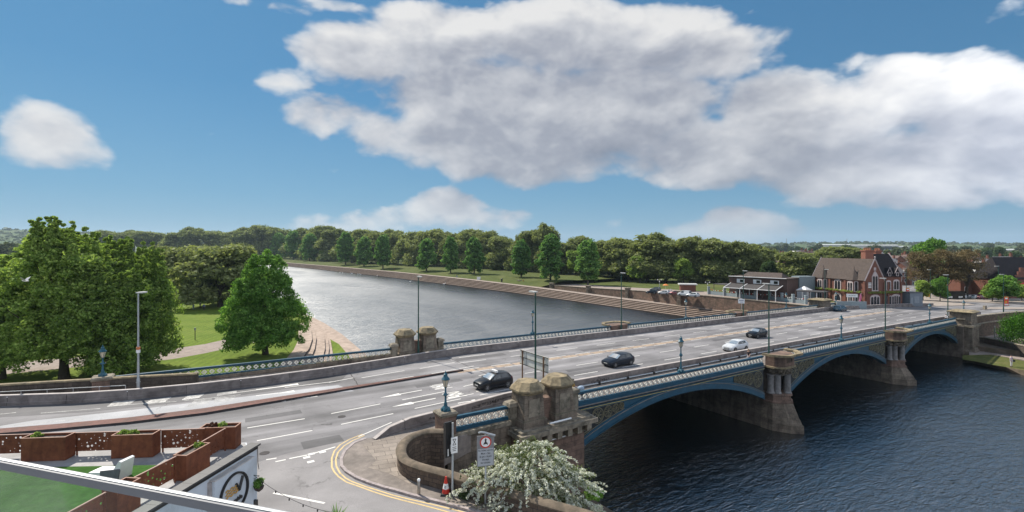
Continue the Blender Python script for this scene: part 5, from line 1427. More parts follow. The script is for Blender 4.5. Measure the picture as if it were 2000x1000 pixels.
cafe = thing('cafe_building', 'white rendered low building with a roof terrace and round black logo sign', 'building', (-12.0, 22.8, 8.0))
DW = Vector((-.146, -.989, 0)); rzw = math.atan2(DW.y, DW.x)      # along the street wall, towards us
def CW(s_, o, z): return Vector((-12.0, 22.8, 0)) + DW * s_ + Vector((.989, -.146, 0)) * o + Vector((0, 0, z))
def L8(v): return v - Vector((-12.0, 22.8, 8.0))
def wbox(mb, s0, s1, o0, o1, z0, z1, mi=0):
    vs = [L8(CW(s_, o, z)) for z in (z0, z1) for o in (o0, o1) for s_ in (s0, s1)]
    mb.add(vs, [(0, 2, 3, 1), (4, 5, 7, 6), (0, 1, 5, 4), (2, 6, 7, 3), (0, 4, 6, 2), (1, 3, 7, 5)], mi)
mb = MB(); wbox(mb, 0, 14, -.3, 0, 8.0, 12.0); mb.build('wall', M_RENDER, cafe)
mb = MB(); mb.prism([tuple(L8(Vector(p + (0,))))[:2] for p in ((-12.3, 22.75), (-13.7, 25.0), (-30, 23.65), (-30, 9), (-14.3, 9))], 0.0, 3.25); mb.build('side_wall', M_RENDER, cafe)
mb = MB(); mb.prism([tuple(L8(Vector(p + (0,))))[:2] for p in ((-12.4, 22.7), (-13.7, 24.9), (-29.9, 23.55), (-29.9, 9.1), (-14.4, 9.1))], 3.26, 3.27); mb.build('terrace_floor', M_PAVER, cafe)
mb = MB()
for i in range(18): wbox(mb, i * .8 - .1, i * .8 + .69, -.40, .12, 12.0, 12.08)
mb.build('coping', M_SLATECOP, cafe)
mb = MB(); wbox(mb, .0, 14, .0, .05, 11.86, 11.995); mb.build('fascia', M_BLACK, cafe)
mb = MB(); wbox(mb, .6, 2.95, 0, .26, 8.0, 11.72); mb.build('sign_pier', M_RENDER, cafe)
mb = MB(); wbox(mb, .57, 2.98, 0, .29, 11.72, 11.76); mb.build('pier_cap', mat('pale_cap', (.55, .50, .46), .7), cafe)
mb = MB(); wbox(mb, 2.97, 3.05, .0, .14, 8.0, 11.7); mb.build('downpipe', mat('stained_pipe', (.40, .36, .34), .6, var=.3), cafe)
# logo: ring, black stroke, gold waves and lettering
sc_, sz_ = 1.88, 10.72
def SG(a, b_, o=.27): return L8(CW(sc_ + a, o, sz_ + b_))
def wring(mb, r0, r1, o0, o1, seg=40):
    vs = []
    for i in range(seg):
        a = 2 * math.pi * i / seg
        for r in (r0, r1):
            for o in (o0, o1): vs.append(SG(r * math.cos(a), r * math.sin(a), o))
    fs = []
    for i in range(seg):
        j = (i + 1) % seg; a, b_ = i * 4, j * 4
        fs += [(a, b_, b_ + 2, a + 2), (a + 1, a + 3, b_ + 3, b_ + 1), (a, a + 1, b_ + 1, b_), (a + 2, b_ + 2, b_ + 3, a + 3)]
    mb.add(vs, fs)
mb = MB(); wring(mb, .86, .79, .262, .36); mb.build('sign_ring', M_BLACK, cafe)
mb = MB()
for a, b_, w_ in (((-.52, .52), (-.30, -.02), .10), ((-.30, -.02), (-.12, .34), .09)):
    mb.tube([SG(*a, .30), SG(*b_, .30)], w_ * .6, 6)
mb.build('sign_letter', M_BLACK, cafe)
for k in range(3):
    mb = MB(); pts = [SG(-.22 + i * .055, .26 - k * .13 + .045 * math.sin(i * 1.25 + k), .30) for i in range(14)]
    mb.tube(pts, .03, 6); mb.build('sign_wave', mat('sign_gold', (.55, .30, .06), .45, var=.15), cafe)
mb = MB()
Mt = Matrix.Translation(SG(0, -.36, .285)) @ Matrix((( -DW.x, 0, .989, 0), (-DW.y, 0, -.146, 0), (0, 1, 0, 0), (0, 0, 0, 1)))
mb.text('waterside', .26, Mt, depth=.012, bold=.012); mb.build('sign_lettering', M_BLACK, cafe)
mb = MB(); wbox(mb, .15, .42, .0, .16, 9.1, 9.55); mb.build('wall_lantern', M_BLACK, cafe)
mb = MB(); mb.tube([L8(CW(.05, .06, 11.9)), L8(CW(.06, .09, 11.2)), L8(CW(.03, .12, 10.9))], .015, 5); mb.build('cable', M_BLACK, cafe)
# hanging basket on its bracket
hb = CW(.42, .0, 10.5)
rt = thing('hanging_basket', 'small round hanging basket of green plants on the corner of the white wall', 'plant', hb)
mb = MB(); mb.tube([(0, 0, .35), (.0, 0, 0)], .015, 5); mb.tube([(0, 0, .3), (.42, -.06, .30)], .012, 5); mb.tube([(0, 0, .05), (.38, -.06, .28)], .010, 5); mb.tube([(.40, -.06, .3), (.40, -.06, -.12)], .008, 4); mb.build('bracket', M_BLACK, rt)
mb = MB(); mb.lathe([(.05, -.42), (.18, -.32), (.22, -.2)], 12, (.40, -.06, 0)); mb.build('bowl', M_RISER, rt)
HB_POS = hb + Vector((.40, -.06, -.16)); HB_ROOT = rt
# festoon lights
rt = thing('festoon_cable', 'black festoon cable with small bulbs sagging over the side street', 'light string')
a, b_ = CW(.42, .15, 10.8), G(720, 1004, 10.4)
pts = []
for i in range(25):
    u = i / 24; p = a.lerp(b_, u); p.z -= .55 * 4 * u * (1 - u); pts.append(p)
mb = MB(); mb.tube(pts, .012, 4); mb.build('cable', M_BLACK, rt)
for i in range(2, 24, 3):
    mb = MB(); mb.lathe([(.02, 0), (.03, -.04), (.03, -.09), (.0, -.13)], 6, pts[i]); mb.build('bulb', M_BLACK, rt)
# turf
mb = MB(); mb.add([(-15.0, 22.4, 11.285), (-15.8, 10, 11.285), (-29.8, 10, 11.285), (-29.8, 21.8, 11.285)], [(0, 1, 2, 3)])
tag(mb.build('artificial_lawn', M_TURF), 'bright green artificial lawn laid on the roof terrace', 'artificial grass')
# perforated screens between rusty planters
def screen(a, b_, label):
    a, b_ = Vector(a), Vector(b_); d = b_ - a
    r_ = thing('perforated_screen', label, 'screen', a, math.atan2(d.y, d.x), 'perforated rust-coloured screens round the roof terrace')
    L_ = d.length
    mb = MB(); mb.add([(0, 0, .22), (L_, 0, .22), (L_, 0, 1.10), (0, 0, 1.10)], [(0, 1, 2, 3)]); mb.build('sheet', M_PERF, r_)
    mb = MB(); mb.box(0, L_, -.03, .03, 1.10, 1.13); mb.build('top_rail', mat('highlit_rail', (.30, .16, .12), .6), r_)  # paler rust paints the highlight along the top edge
    for x in (.06, L_ - .06):
        mb = MB(); mb.box(x - .03, x + .03, .0, .05, 0, 1.1); mb.build('post', M_CORTEN, r_)
screen((-26.6, 22.95, 11.25), (-23.0, 23.25, 11.25), 'perforated rusty screen at the left edge of the terrace')
screen((-21.1, 23.4, 11.25), (-19.1, 23.57, 11.25), 'perforated rusty screen between the two long planters facing the road')
screen((-17.2, 23.75, 11.25), (-15.2, 23.95, 11.25), 'perforated rusty screen right of the second long planter')
screen((-14.2, 24.0, 11.25), (-14.3, 22.3, 11.25), 'short perforated rusty screen by the corner planter')
screen((-14.4, 20.75, 11.25), (-14.7, 18.85, 11.25), 'perforated rusty screen along the street wall, full of bright holes')
screen((-14.85, 17.7, 11.25), (-15.3, 13.0, 11.25), 'long perforated rusty screen nearest the handrail')
M_SOIL = mat('planter_gravel', (.11, .095, .085), .95, var=.6, scale=14)
PLANTERS = []
def planter(c, rz, L_, label, w_=.62, h=1.12):
    r_ = thing('corten_planter', label, 'planter', c, rz, 'rusty steel planters on the roof terrace')
    mb = MB(); e = .035
    mb.box(-L_ / 2, L_ / 2, -w_ / 2, -w_ / 2 + e, .04, h); mb.box(-L_ / 2, L_ / 2, w_ / 2 - e, w_ / 2, .04, h); mb.box(-L_ / 2, -L_ / 2 + e, -w_ / 2 + e, w_ / 2 - e, .04, h); mb.box(L_ / 2 - e, L_ / 2, -w_ / 2 + e, w_ / 2 - e, .04, h)
    mb.build('box', M_CORTEN, r_)
    mb = MB(); mb.box(-L_ / 2 + e, L_ / 2 - e, -w_ / 2 + e, w_ / 2 - e, h - .22, h - .10); mb.build('soil', M_SOIL, r_)
    mb = MB(); t_ = .012
    mb.box(-L_ / 2 - t_, L_ / 2 + t_, -w_ / 2 - t_, -w_ / 2 + .05, h, h + .02); mb.box(-L_ / 2 - t_, L_ / 2 + t_, w_ / 2 - .05, w_ / 2 + t_, h, h + .02); mb.box(-L_ / 2 - t_, -L_ / 2 + .05, -w_ / 2 + .05, w_ / 2 - .05, h, h + .02); mb.box(L_ / 2 - .05, L_ / 2 + t_, -w_ / 2 + .05, w_ / 2 - .05, h, h + .02)
    mb.build('rim', mat('worn_rim', (.30, .15, .10), .7), r_)
    PLANTERS.append((r_, L_, w_, h))
ra = R(5)
planter((-22.05, 23.05, 11.25), ra, 1.92, 'long rusty planter at left with a small green tuft')
planter((-18.15, 23.4, 11.25), ra, 1.86, 'long rusty planter in the middle with two green tufts')
planter((-14.65, 24.35, 11.25), ra, 1.7, 'rusty planter with reddish plants behind the corner screen')
planter((-14.2, 21.5, 11.25), R(84), 1.4, 'tall rusty planter of pebbles jutting over the street wall')
planter((-14.75, 18.3, 11.25), R(84), 1.0, 'short rusty planter of pebbles beside the handrail')
# white lounge seat
rt = thing('lounge_seat', 'white moulded lounge seat with upright grey side on the artificial lawn', 'seat', (-17.5, 21.2, 11.29), R(-8)); rt.scale = (.8, .8, .85)
mb = MB()
mb.prism([(-1.05, -.38), (.45, -.38), (.45, .38), (-1.05, .38)], .0, lambda x, y: .30 + .10 * (x + 1.05) / 1.5); mb.build('seat', M_WHITE, rt)
mb = MB()
for y0, y1 in ((-.40, .40),):
    prof = [(.40, .0), (.80, .0), (.98, .95), (.84, 1.0), (.40, .42)]
    mb.add([(x, y, z) for y in (y0, y1) for x, z in prof], [(0, 1, 2, 3, 4), (9, 8, 7, 6, 5)] + [(i, (i + 1) % 5, 5 + (i + 1) % 5, 5 + i) for i in range(5)])
mb.build('backrest', M_WHITE, rt)
mb = MB(); prof = [(-.25, .0), (.82, .0), (.95, .55), (.9, .62), (-.25, .46)]
mb.add([(x, y, z) for y in (-.47, -.405) for x, z in prof], [(0, 1, 2, 3, 4), (9, 8, 7, 6, 5)] + [(i, (i + 1) % 5, 5 + (i + 1) % 5, 5 + i) for i in range(5)]); mb.build('side_panel', mat('dark_grey_side', (.14, .14, .155), .8), rt)  # side panel darker than the white seat
# balcony balustrade in front of us
m, nt, b = newmat('balustrade_glass')
tr = nt.add('ShaderNodeBsdfTransparent'); tr.inputs[0].default_value = (.96, .985, .98, 1); gl = nt.add('ShaderNodeBsdfGlossy'); gl.inputs['Roughness'].default_value = .02
lw = nt.add('ShaderNodeLayerWeight'); lw.inputs['Blend'].default_value = .12; mx = nt.add('ShaderNodeMixShader'); nt.c(nt.math('MULTIPLY', lw.outputs['Fresnel'], .3), mx.inputs[0]); nt.c(tr.outputs[0], mx.inputs[1]); nt.c(gl.outputs[0], mx.inputs[2])
df = nt.add('ShaderNodeBsdfDiffuse'); df.inputs[0].default_value = (.55, .6, .6, 1); m2 = nt.add('ShaderNodeMixShader'); m2.inputs[0].default_value = .01; nt.c(mx.outputs[0], m2.inputs[1]); nt.c(df.outputs[0], m2.inputs[2])
nt.c(m2.outputs[0], [n for n in nt.n if n.type == 'OUTPUT_MATERIAL'][0].inputs[0]); M_BGLASS = m
a, b_ = G(0, 906, 20.0), G(490, 1001, 20.0); d = (b_ - a).normalized()
rt = thing('glass_balustrade', 'pale metal handrail over a clear glass balustrade panel close to the viewer', 'balustrade', a, math.atan2(d.y, d.x))
mb = MB(); mb.box(-4, 4.5, -.023, .023, -.019, .025); mb.build('handrail', mat('satin_aluminium', (.20, .205, .22), .45, metal=.0, var=.05), rt)
mb = MB(); mb.box(-4, 4.5, -.009, .009, .0251, .030); mb.build('groove', M_GALV, rt)
mb = MB(); mb.box(-4, 4.5, -.009, .009, -1.1, -.02); mb.build('glass_panel', M_BGLASS, rt)
# railings, parasol and yucca down in the side street yard
rt = thing('picket_railing', 'black picket railing at the foot of the white building', 'railing', G(500, 1000, 9.15))
a, b_ = Vector((0, 0, 0)), G(600, 1004, 9.15) - G(500, 1000, 9.15); d = b_ - a
mb = MB(); mb.tube([a + Vector((0, 0, -.12)), b_ + Vector((0, 0, -.12))], .015, 4); mb.tube([a + Vector((0, 0, -.9)), b_ + Vector((0, 0, -.9))], .015, 4); mb.build('rails', M_BLACK, rt)
mb = MB()
for i in range(19): p = a.lerp(b_, i / 18); mb.box(p.x - .012, p.x + .012, p.y - .012, p.y + .012, -1.0, .02); mb.frustum(p.x, p.y, .02, .08, .012, .012, .002, .002)
mb.build('pickets', M_BLACK, rt)
pc = G(605, 992, 10.3)
rt = thing('parasol', 'dark closed-weave parasol seen from above at the bottom edge', 'parasol', (pc.x, pc.y - 1.2, 8.15))
mb = MB(); mb.lathe([(1.75, 1.72), (.9, 2.02), (.06, 2.3)], 8, rot=.3); mb.build('canopy', mat('charcoal_canvas', (.03, .03, .036), .8), rt)
mb = MB(); mb.lathe([(.05, 0), (.05, 2.3), (.07, 2.36), (0, 2.4)], 8); mb.build('pole', M_BLACK, rt)
# black posts by the wall: manhole and grate details on the flags
# ------------------------------------------------------------------ the brick pub
PA = R(9.6)
PUB = Vector((93.0, 127.3, 5.8))
pub = thing('brick_pub', 'red brick gothic pub with steep slate roofs and arched stone windows', 'building', PUB, PA)
M_BRICK = masonry('pub_brick', (.23, .095, .068), (.17, .074, .054), (.20, .13, .10), .23, .08, .006, (.12, .06, .045), .4)
def slates(name, c1, c2, w_=.3, h=.22):
    return masonry(name, c1, c2, tuple(x * .5 for x in c1), w_, h, .01, tuple(x * .6 for x in c1), .5)
M_SLATE = slates('brown_slates', (.125, .098, .085), (.09, .072, .065)); M_SLATE2 = slates('dark_slates', (.035, .03, .033), (.026, .024, .027))
M_DRESS = mat('pale_stone_dressing', (.50, .43, .42), .8, var=.15, dirt=(.36, .30, .29))
M_WGLASS = mat('dark_window_glass', (.02, .024, .03), .08, var=.5, scale=.8)
ZE, ZR, D1, D2, LV, UW = 7.5, 12.6, 5.5, 8.0, 17.8, 11.4
ZE2, ZR2 = 8.3, 13.9
mb = MB()
# wing along the river side: u 0..D1, v 0..LV, gable to the road
mb.add([(0, 0, 0), (D1, 0, 0), (D1, 0, ZE), (D1 / 2, 0, ZR - .25), (0, 0, ZE), (0, LV, 0), (D1, LV, 0), (D1, LV, ZE), (D1 / 2, LV, ZR - .25), (0, LV, ZE)],
       [(0, 1, 2, 3, 4), (9, 8, 7, 6, 5), (0, 4, 9, 5), (1, 6, 7, 2)])
mb.add([(D1, .35, 0), (UW, .35, 0), (UW, .35, ZE2), (D1, .35, ZE2), (UW, D2, 0), (UW, D2, ZE2), (UW, D2 / 2, ZR2 - .25), (D1, D2, 0), (D1, D2, ZE2)], [(0, 1, 2, 3), (1, 4, 5, 6, 2), (4, 7, 8, 5)])
for u in (.0, D1 - .25, 6.9, UW - .5): mb.box(u, u + .5, -.22 if u < D1 else .13, .1 if u < D1 else .4, 0, ZE - 1.0)
mb.build('wall', M_BRICK, pub)
def slab(mb, a, b_, c, d, th, mi=0):
    a, b_, c, d = map(Vector, (a, b_, c, d)); n = (b_ - a).cross(d - a).normalized() * th
    mb.add([a, b_, c, d, a + n, b_ + n, c + n, d + n], [(3, 2, 1, 0), (4, 5, 6, 7), (0, 1, 5, 4), (1, 2, 6, 5), (2, 3, 7, 6), (3, 0, 4, 7)], mi)
mb = MB()
slab(mb, (-.35, LV, ZE - .6), (-.35, .1, ZE - .6), (D1 / 2, .1, ZR), (D1 / 2, LV, ZR), .12); slab(mb, (D1 + .35, .1, ZE - .6), (D1 + .35, LV, ZE - .6), (D1 / 2, LV, ZR), (D1 / 2, .1, ZR), .12)
rf1 = mb.build('roof', M_SLATE, pub)
mb = MB()
slab(mb, (D1 - .2, .05, ZE2 - .3), (UW, .05, ZE2 - .3), (UW, D2 / 2, ZR2), (D1 - 1.5, D2 / 2, ZR2), .12); slab(mb, (UW, D2 + .2, ZE2 - .3), (D1 - .2, D2 + .2, ZE2 - .3), (D1 - 1.5, D2 / 2, ZR2), (UW, D2 / 2, ZR2), .12)
slab(mb, (D1 - 1.5, D2, ZE2), (D1 - 1.5, .2, ZE2 + .2), (D1 - 1.5, D2 / 2, ZR2), (D1 - 1.5, D2 / 2 + .01, ZR2), .1)
rf2 = mb.build('roof', M_SLATE2, pub)
def coping(pts, w_=.35, parent=rf1):
    mb = MB()
    for a, b_ in zip(pts, pts[1:]):
        mb.tube([a, b_], w_ / 2, 4)
    mb.build('gable_coping', M_DRESS, parent)
coping([(-.4, -.02, ZE - .6), (D1 / 2, -.02, ZR + .2), (D1 + .3, -.02, ZE - .5)]); coping([(-.4, LV, ZE - .6), (D1 / 2, LV, ZR + .2), (D1 + .3, LV, ZE - .5)])
coping([(UW, -.05, ZE2 - .4), (UW, D2 / 2, ZR2 + .2), (UW, D2 + .2, ZE2 - .4)], parent=rf2)
mb = MB(); mb.ico((D1 / 2, -.02, ZR + .55), .25, 1); mb.build('finial', M_DRESS, rf1)
def stack(u, v, z0, z1, w_, d_, npots, parent):
    mb = MB(); mb.box(u - w_, u + w_, v - d_, v + d_, z0, z1); mb.frustum(u, v, z1 - .5, z1 - .2, w_, d_, w_ + .15, d_ + .15); mb.frustum(u, v, z1 - .2, z1 + .1, w_ + .15, d_ + .15, w_ + .15, d_ + .15)
    c_ = mb.build('chimney', mat('chimney_brick', (.28, .115, .08), .9, var=.2, scale=6), parent)
    for i in range(npots):
        x = u - w_ + (i + .5) * 2 * w_ / npots
        mb = MB(); mb.lathe([(.16, 0), (.13, .5), (.17, .55), (.15, .65)], 8, (x, v, z1 + .1)); mb.build('chimney_pot', mat('terracotta', (.42, .17, .09), .85), parent)
stack(3.9, 3.4, ZR - 3, ZR + 2.3, 1.25, .7, 4, rf1); stack(9.4, 5.6, ZR2 - 1.5, ZR2 + .9, .9, .45, 3, rf2)
def gothic(mb_s, mb_g, o, ax, w_, z0, z1, lights, pointed=False, dep=.1, nrm=(0, -1)):
    """stone surround with arched lights; o = centre (u, v) on the wall, ax = direction along the wall"""
    ax = Vector(ax); nv = Vector(nrm)
    P = lambda a, z, d: (o[0] + ax.x * a + nv.x * d, o[1] + ax.y * a + nv.y * d, z)
    h = z1 - z0
    out = [(-w_ / 2, z0), (w_ / 2, z0), (w_ / 2, z1 - w_ * .28)]
    for k in range(1, 8):
        a = math.pi * k / 8; out.append((w_ / 2 * math.cos(a), z1 - w_ * .28 + w_ * (.28 if not pointed else .75) * (math.sin(a) if not pointed else (1 - abs(math.cos(a)) ** 1.5))))
    out.append((-w_ / 2, z1 - w_ * .28))
    n = len(out)
    mb_s.add([P(a, z, dep) for a, z in out] + [P(a, z, -.05) for a, z in out], [tuple(range(n))] + [(i, (i + 1) % n, n + (i + 1) % n, n + i) for i in range(n)])
    mb_s.add([P(a * 1.08, z, d) for d in (dep + .08, -.02) for a, z in ((-w_ / 2, z0 - .12), (w_ / 2, z0 - .12), (w_ / 2, z0), (-w_ / 2, z0))], [(0, 1, 2, 3), (7, 6, 5, 4), (0, 4, 5, 1), (1, 5, 6, 2), (2, 6, 7, 3), (3, 7, 4, 0)])
    lw_ = (w_ - .3) / lights
    for i in range(lights):
        c = -w_ / 2 + .15 + lw_ * (i + .5); hw = lw_ / 2 - .09
        zt = z1 - w_ * .16 - (.15 if lights > 1 and i in (0, lights - 1) else 0)
        pl_ = [(c - hw, z0 + .12), (c + hw, z0 + .12), (c + hw, zt - hw * 1.2)] + [(c + hw * math.cos(math.pi * k / 6), zt - hw * 1.2 + hw * 1.2 * math.sin(math.pi * k / 6)) for k in range(1, 6)] + [(c - hw, zt - hw * 1.2)]
        mb_g.add([P(a, z, dep + .012) for a, z in pl_], [tuple(range(len(pl_)))])
def win(*a, **k):
    s_, g = MB(), MB(); gothic(s_, g, *a, **k)
    w_ = s_.build('window', M_DRESS, pub); g.build('pane', M_WGLASS, w_); return w_
# road front
win((2.75, 0), (1, 0), 1.9, 4.3, 8.6, 2, pointed=True); win((2.75, 0), (1, 0), 3.0, .5, 3.3, 3)
win((7.3, .35), (1, 0), 1.5, 4.4, 7.0, 2); win((9.7, .35), (1, 0), 1.9, 4.4, 7.2, 2); win((9.6, .35), (1, 0), 2.9, .5, 3.3, 4); win((6.4, .35), (1, 0), 1.3, .5, 2.9, 2); win((7.8, .35), (1, 0), 1.0, .5, 2.9, 1)
mb = MB(); mb.box(2.4, 3.1, -.06, .02, 9.6, 10.4); mb.build('date_panel', M_DRESS, pub)
mb = MB(); mb.box(5.7, 7.2, .18, .36, .02, 2.9); mb.build('door', mat('dark_door', (.05, .045, .05), .5), pub)
mb = MB(); mb.box(.4, 1.7, -.12, -.02, 4.9, 6.6); hb_ = mb.build('hanging_board', mat('board_brown', (.10, .05, .04), .6), pub)
mb = MB()
for i in range(4): mb.box(.55, 1.55, -.14, -.121, 5.1 + i * .38, 5.3 + i * .38)
mb.build('lettering', M_WHITE, hb_)
for uc in (7.3, 9.7):     # gablet dormers
    mb = MB(); mb.add([(uc - .75, .0, ZE2 - .4), (uc + .75, .0, ZE2 - .4), (uc + .75, .0, ZE2 + .6), (uc, .0, ZE2 + 2.0), (uc - .75, .0, ZE2 + .6), (uc - .75, 2.2, ZE2 + .6), (uc, 2.8, ZE2 + 2.0), (uc + .75, 2.2, ZE2 + .6)], [(0, 1, 2, 3, 4), (4, 3, 6, 5), (3, 2, 7, 6)])
    d_ = mb.build('dormer', M_SLATE2, rf2)
    mb = MB(); mb.tube([(uc - .85, -.05, ZE2 + .5), (uc, -.05, ZE2 + 2.15), (uc + .85, -.05, ZE2 + .5)], .11, 4); mb.box(uc - .4, uc + .4, -.06, -.01, ZE2 - .2, ZE2 + .75); mb.build('dormer_trim', M_DRESS, rf2)
    mb = MB(); mb.box(uc - .25, uc + .25, -.08, -.062, ZE2 - .1, ZE2 + .6); mb.build('dormer_pane', M_WGLASS, rf2)
# river front: canted bays with hipped caps, window between
for vc in (3.8, 14.1):
    hw, pr = 1.75, 1.0
    mb = MB(); mb.prism([(0.05, vc - hw), (-pr, vc - hw * .55), (-pr, vc + hw * .55), (0.05, vc + hw)], 0, ZE - .6); bay = mb.build('bay', M_BRICK, pub)
    mb = MB(); base = [(.6, vc - hw - .3), (-.15, vc - hw - .25), (-pr - .25, vc - hw * .6), (-pr - .25, vc + hw * .6), (-.15, vc + hw + .25), (.6, vc + hw + .3)]
    mb.add([(x, y, ZE - .6) for x, y in base] + [(.25, vc, ZE + 2.6)], [(i, i + 1, 6) for i in range(5)] + [(5, 4, 3, 2, 1, 0)]); mb.tube([(.25, vc, ZE + 2.5), (.25, vc, ZE + 3.1)], .07, 5)
    mb.build('bay_roof', M_SLATE, pub)
    for z0, z1 in ((3.9, 6.7), (.4, 3.2)):
        s_, g = MB(), MB()
        gothic(s_, g, (-pr, vc), (0, -1), 1.8, z0, z1, 2, dep=.06, nrm=(-1, 0))
        for sg in (-1, 1):
            mx_, my_ = -pr / 2, vc + sg * hw * .775; dx, dy = -pr, -sg * hw * .45
            ln = math.hypot(dx, dy); ax = (dx / ln, dy / ln); nv = (-abs(ax[1]), sg * abs(ax[0]))
            gothic(s_, g, (mx_, my_), ax, 1.0, z0, z1, 1, dep=.06, nrm=nv)
        w_ = s_.build('window', M_DRESS, pub); g.build('pane', M_WGLASS, w_)
for v, z0, z1, w_, l in ((8.9, 3.9, 6.9, 2.3, 2), (8.9, .8, 3.0, 2.4, 1)): win((0, v), (0, -1), w_, z0, z1, l, nrm=(-1, 0))
for v in (6.3, 11.5, .3, 17.4):
    mb = MB(); mb.box(-.3, .02, v - .3, v + .3, 0, ZE - .7); mb.build('buttress', M_BRICK, pub)
PUBFLOWERS = [((-.55, v0, 3.62), (-.55, v1, 3.62)) for v0, v1 in ((.9, 2.0), (5.5, 7.4), (8.0, 9.8), (10.2, 12.4), (15.8, 17))] + [((-1.4, 2.7, 3.62), (-1.4, 4.9, 3.62)), ((-1.4, 13.0, 3.62), (-1.4, 15.2, 3.62)), ((.3, -.4, 3.62), (5.3, -.4, 3.62)), ((5.6, -.05, 3.62), (11.2, -.05, 3.62))]
# grey kiosk at the right end, blue-grey low fence and white sign below the river front
pk = G(1792, 599.5, 5.7)
rt = thing('grey_kiosk', 'blue-grey cabin standing against the right end of the brick pub', 'kiosk', PUB + Vector((12.6, 1.2, 0)), PA)
mb = MB(); mb.box(0, 4.0, 0, 3, 0, 3.6); mb.build('body', mat('bluegrey_panel', (.17, .20, .23), .6, var=.1), rt); mb = MB(); mb.box(-.1, 4.1, -.1, 3.1, 3.6, 3.75); mb.build('roof', M_SLATECOP, rt)
mb = MB(); mb.box(1.3, 2.9, -.03, 0.0, .9, 2.7); mb.box(.2, .9, -.03, .0, .2, 2.4); mb.build('panel', mat('pale_bluegrey', (.24, .27, .30), .6), rt)
M_FENCE = mat('bluegrey_fence', (.22, .27, .29), .7, var=.15)
def fencerun(name, label, pts, h, posts=True, mi=M_FENCE):
    r_ = thing(name, label, 'fence')
    mb = MB(); mb.sweep([tuple(p) for p in pts], [(-.1, -.2), (-.1, h), (.1, h), (.1, -.2)]); mb.build('wall', mi, r_)
    return r_
fr2 = fencerun('pub_fence', 'pale blue-grey solid fence below the river front of the brick pub', [G(1634, 603, 6.2), G(1662, 603.5, 6.1), G(1692, 603.5, 6.0)], 1.9)
r_, p_, w_, h_, H = sign_on_posts('pub_sign', 'white two-post sign board before the river front of the brick pub', 1664, 574, 601, 19, 6.5, 123, M_WHITE, 2, R(-15))
mb = MB(); mb.text('THE RIVERBANK', .22, Matrix.Translation((0, -.034, H - h_ / 2)) @ Matrix.Rotation(R(90), 4, 'X'), bold=.004); mb.build('lettering', M_BLACK, p_)
mb = MB(); mb.box(-w_ * .30, w_ * .30, -.02, .0, H * .18, H * .50); mb.build('lower_panel', mat('pale_poster', (.42, .44, .46), .6), r_)
f0 = AT(1679.5, 577, 124)
rt = thing('feather_flag', 'pink feather flag leaning before the brick pub', 'flag', AT(1676, 600, 124))
mb = MB(); pts = [(0, 2.9), (.55, 2.9), (.95, 1.0), (.85, -.0), (.35, .1), (.2, 1.2)]
mb.add([(x, y, z + .2) for y in (0, .03) for x, z in [(.1, .2), (.55, .2), (.9, 2.6), (.75, 3.3), (.45, 3.0), (.25, 1.6)]], [(0, 1, 2, 3, 4, 5), (11, 10, 9, 8, 7, 6)] + [(i, (i + 1) % 6, 6 + (i + 1) % 6, 6 + i) for i in range(6)]); mb.build('cloth', mat('pink_cloth', (.62, .12, .26), .6), rt)
mb = MB(); mb.tube([(.0, .015, 0), (.2, .015, 1.6), (.75, .015, 3.55)], .03, 5); mb.build('pole', M_WHITE, rt)
# ------------------------------------------------------------------ beer garden and low bar left of the pub
def zemb(n):
    P = [(20, 6.4), (60, 6.3), (75, 6.1), (97, 5.2), (120, 4.5), (150, 3.7), (180, 3.5)]
    for (a, za), (b_, zb) in zip(P, P[1:]):
        if n <= b_: return za + (zb - za) * max(0, n - a) / (b_ - a)
    return 3.5
EW = [(107.2, 26.6), (109, 45), (110.6, 70.5), (114.6, 97), (115.4, 119.5), (118.6, 148), (119.5, 176)]
def ewt(n):
    for (ta, a), (tb, b_) in zip(EW, EW[1:]):
        if n <= b_: return ta + (tb - ta) * max(0, n - a) / (b_ - a)
    return 119.5
en = [26.6, 36, 45, 58, 70.5, 84, 97, 108, 119.5, 134, 148, 162, 176]
mb = MB()
for a, b_ in zip(en, en[1:]):
    mb.add([(ewt(a), a, zemb(a) - .05), (ewt(b_), b_, zemb(b_) - .05), (ewt(b_) + 17, b_, zemb(b_) - .05), (ewt(a) + 17, a, zemb(a) - .05)], [(0, 1, 2, 3)])
mb.build('embankment_road', M_PATH, loc=BL, rz=ANG, kind='structure')
mb = MB()
for a, b_ in zip(en, en[1:]):
    mb.add([(ewt(a) + 17, a, zemb(a) - .06), (ewt(b_) + 17, b_, zemb(b_) - .06), (520, b_ + 120, 4.6), (520, a + 100, 4.8)], [(0, 1, 2, 3)])
mb.build('avenue_ground', M_SHADEGRASS, loc=BL, rz=ANG, kind='structure')
rt = thing('embankment_wall', 'red sandstone retaining wall between the promenade and the parked cars', 'wall', BL, ANG)
mb = MB()
for a, b_ in zip(en, en[1:]):
    for (o0, o1, up, dn) in ((-.25, .25, .25, 4.5),):
        mb.prism([(ewt(a) + o0, a), (ewt(b_) + o0, b_), (ewt(b_) + o1, b_), (ewt(a) + o1, a)], 1.0, lambda t, n: zemb(n) + .22)
mb.build('wall', M_REDWALL, rt)
mb = MB(); mb.sweep([(ewt(n), n, zemb(n) + .22) for n in en], [(-.35, 0), (-.35, .16), (.35, .16), (.35, 0)]); mb.build('coping', M_LEDGE, rt)
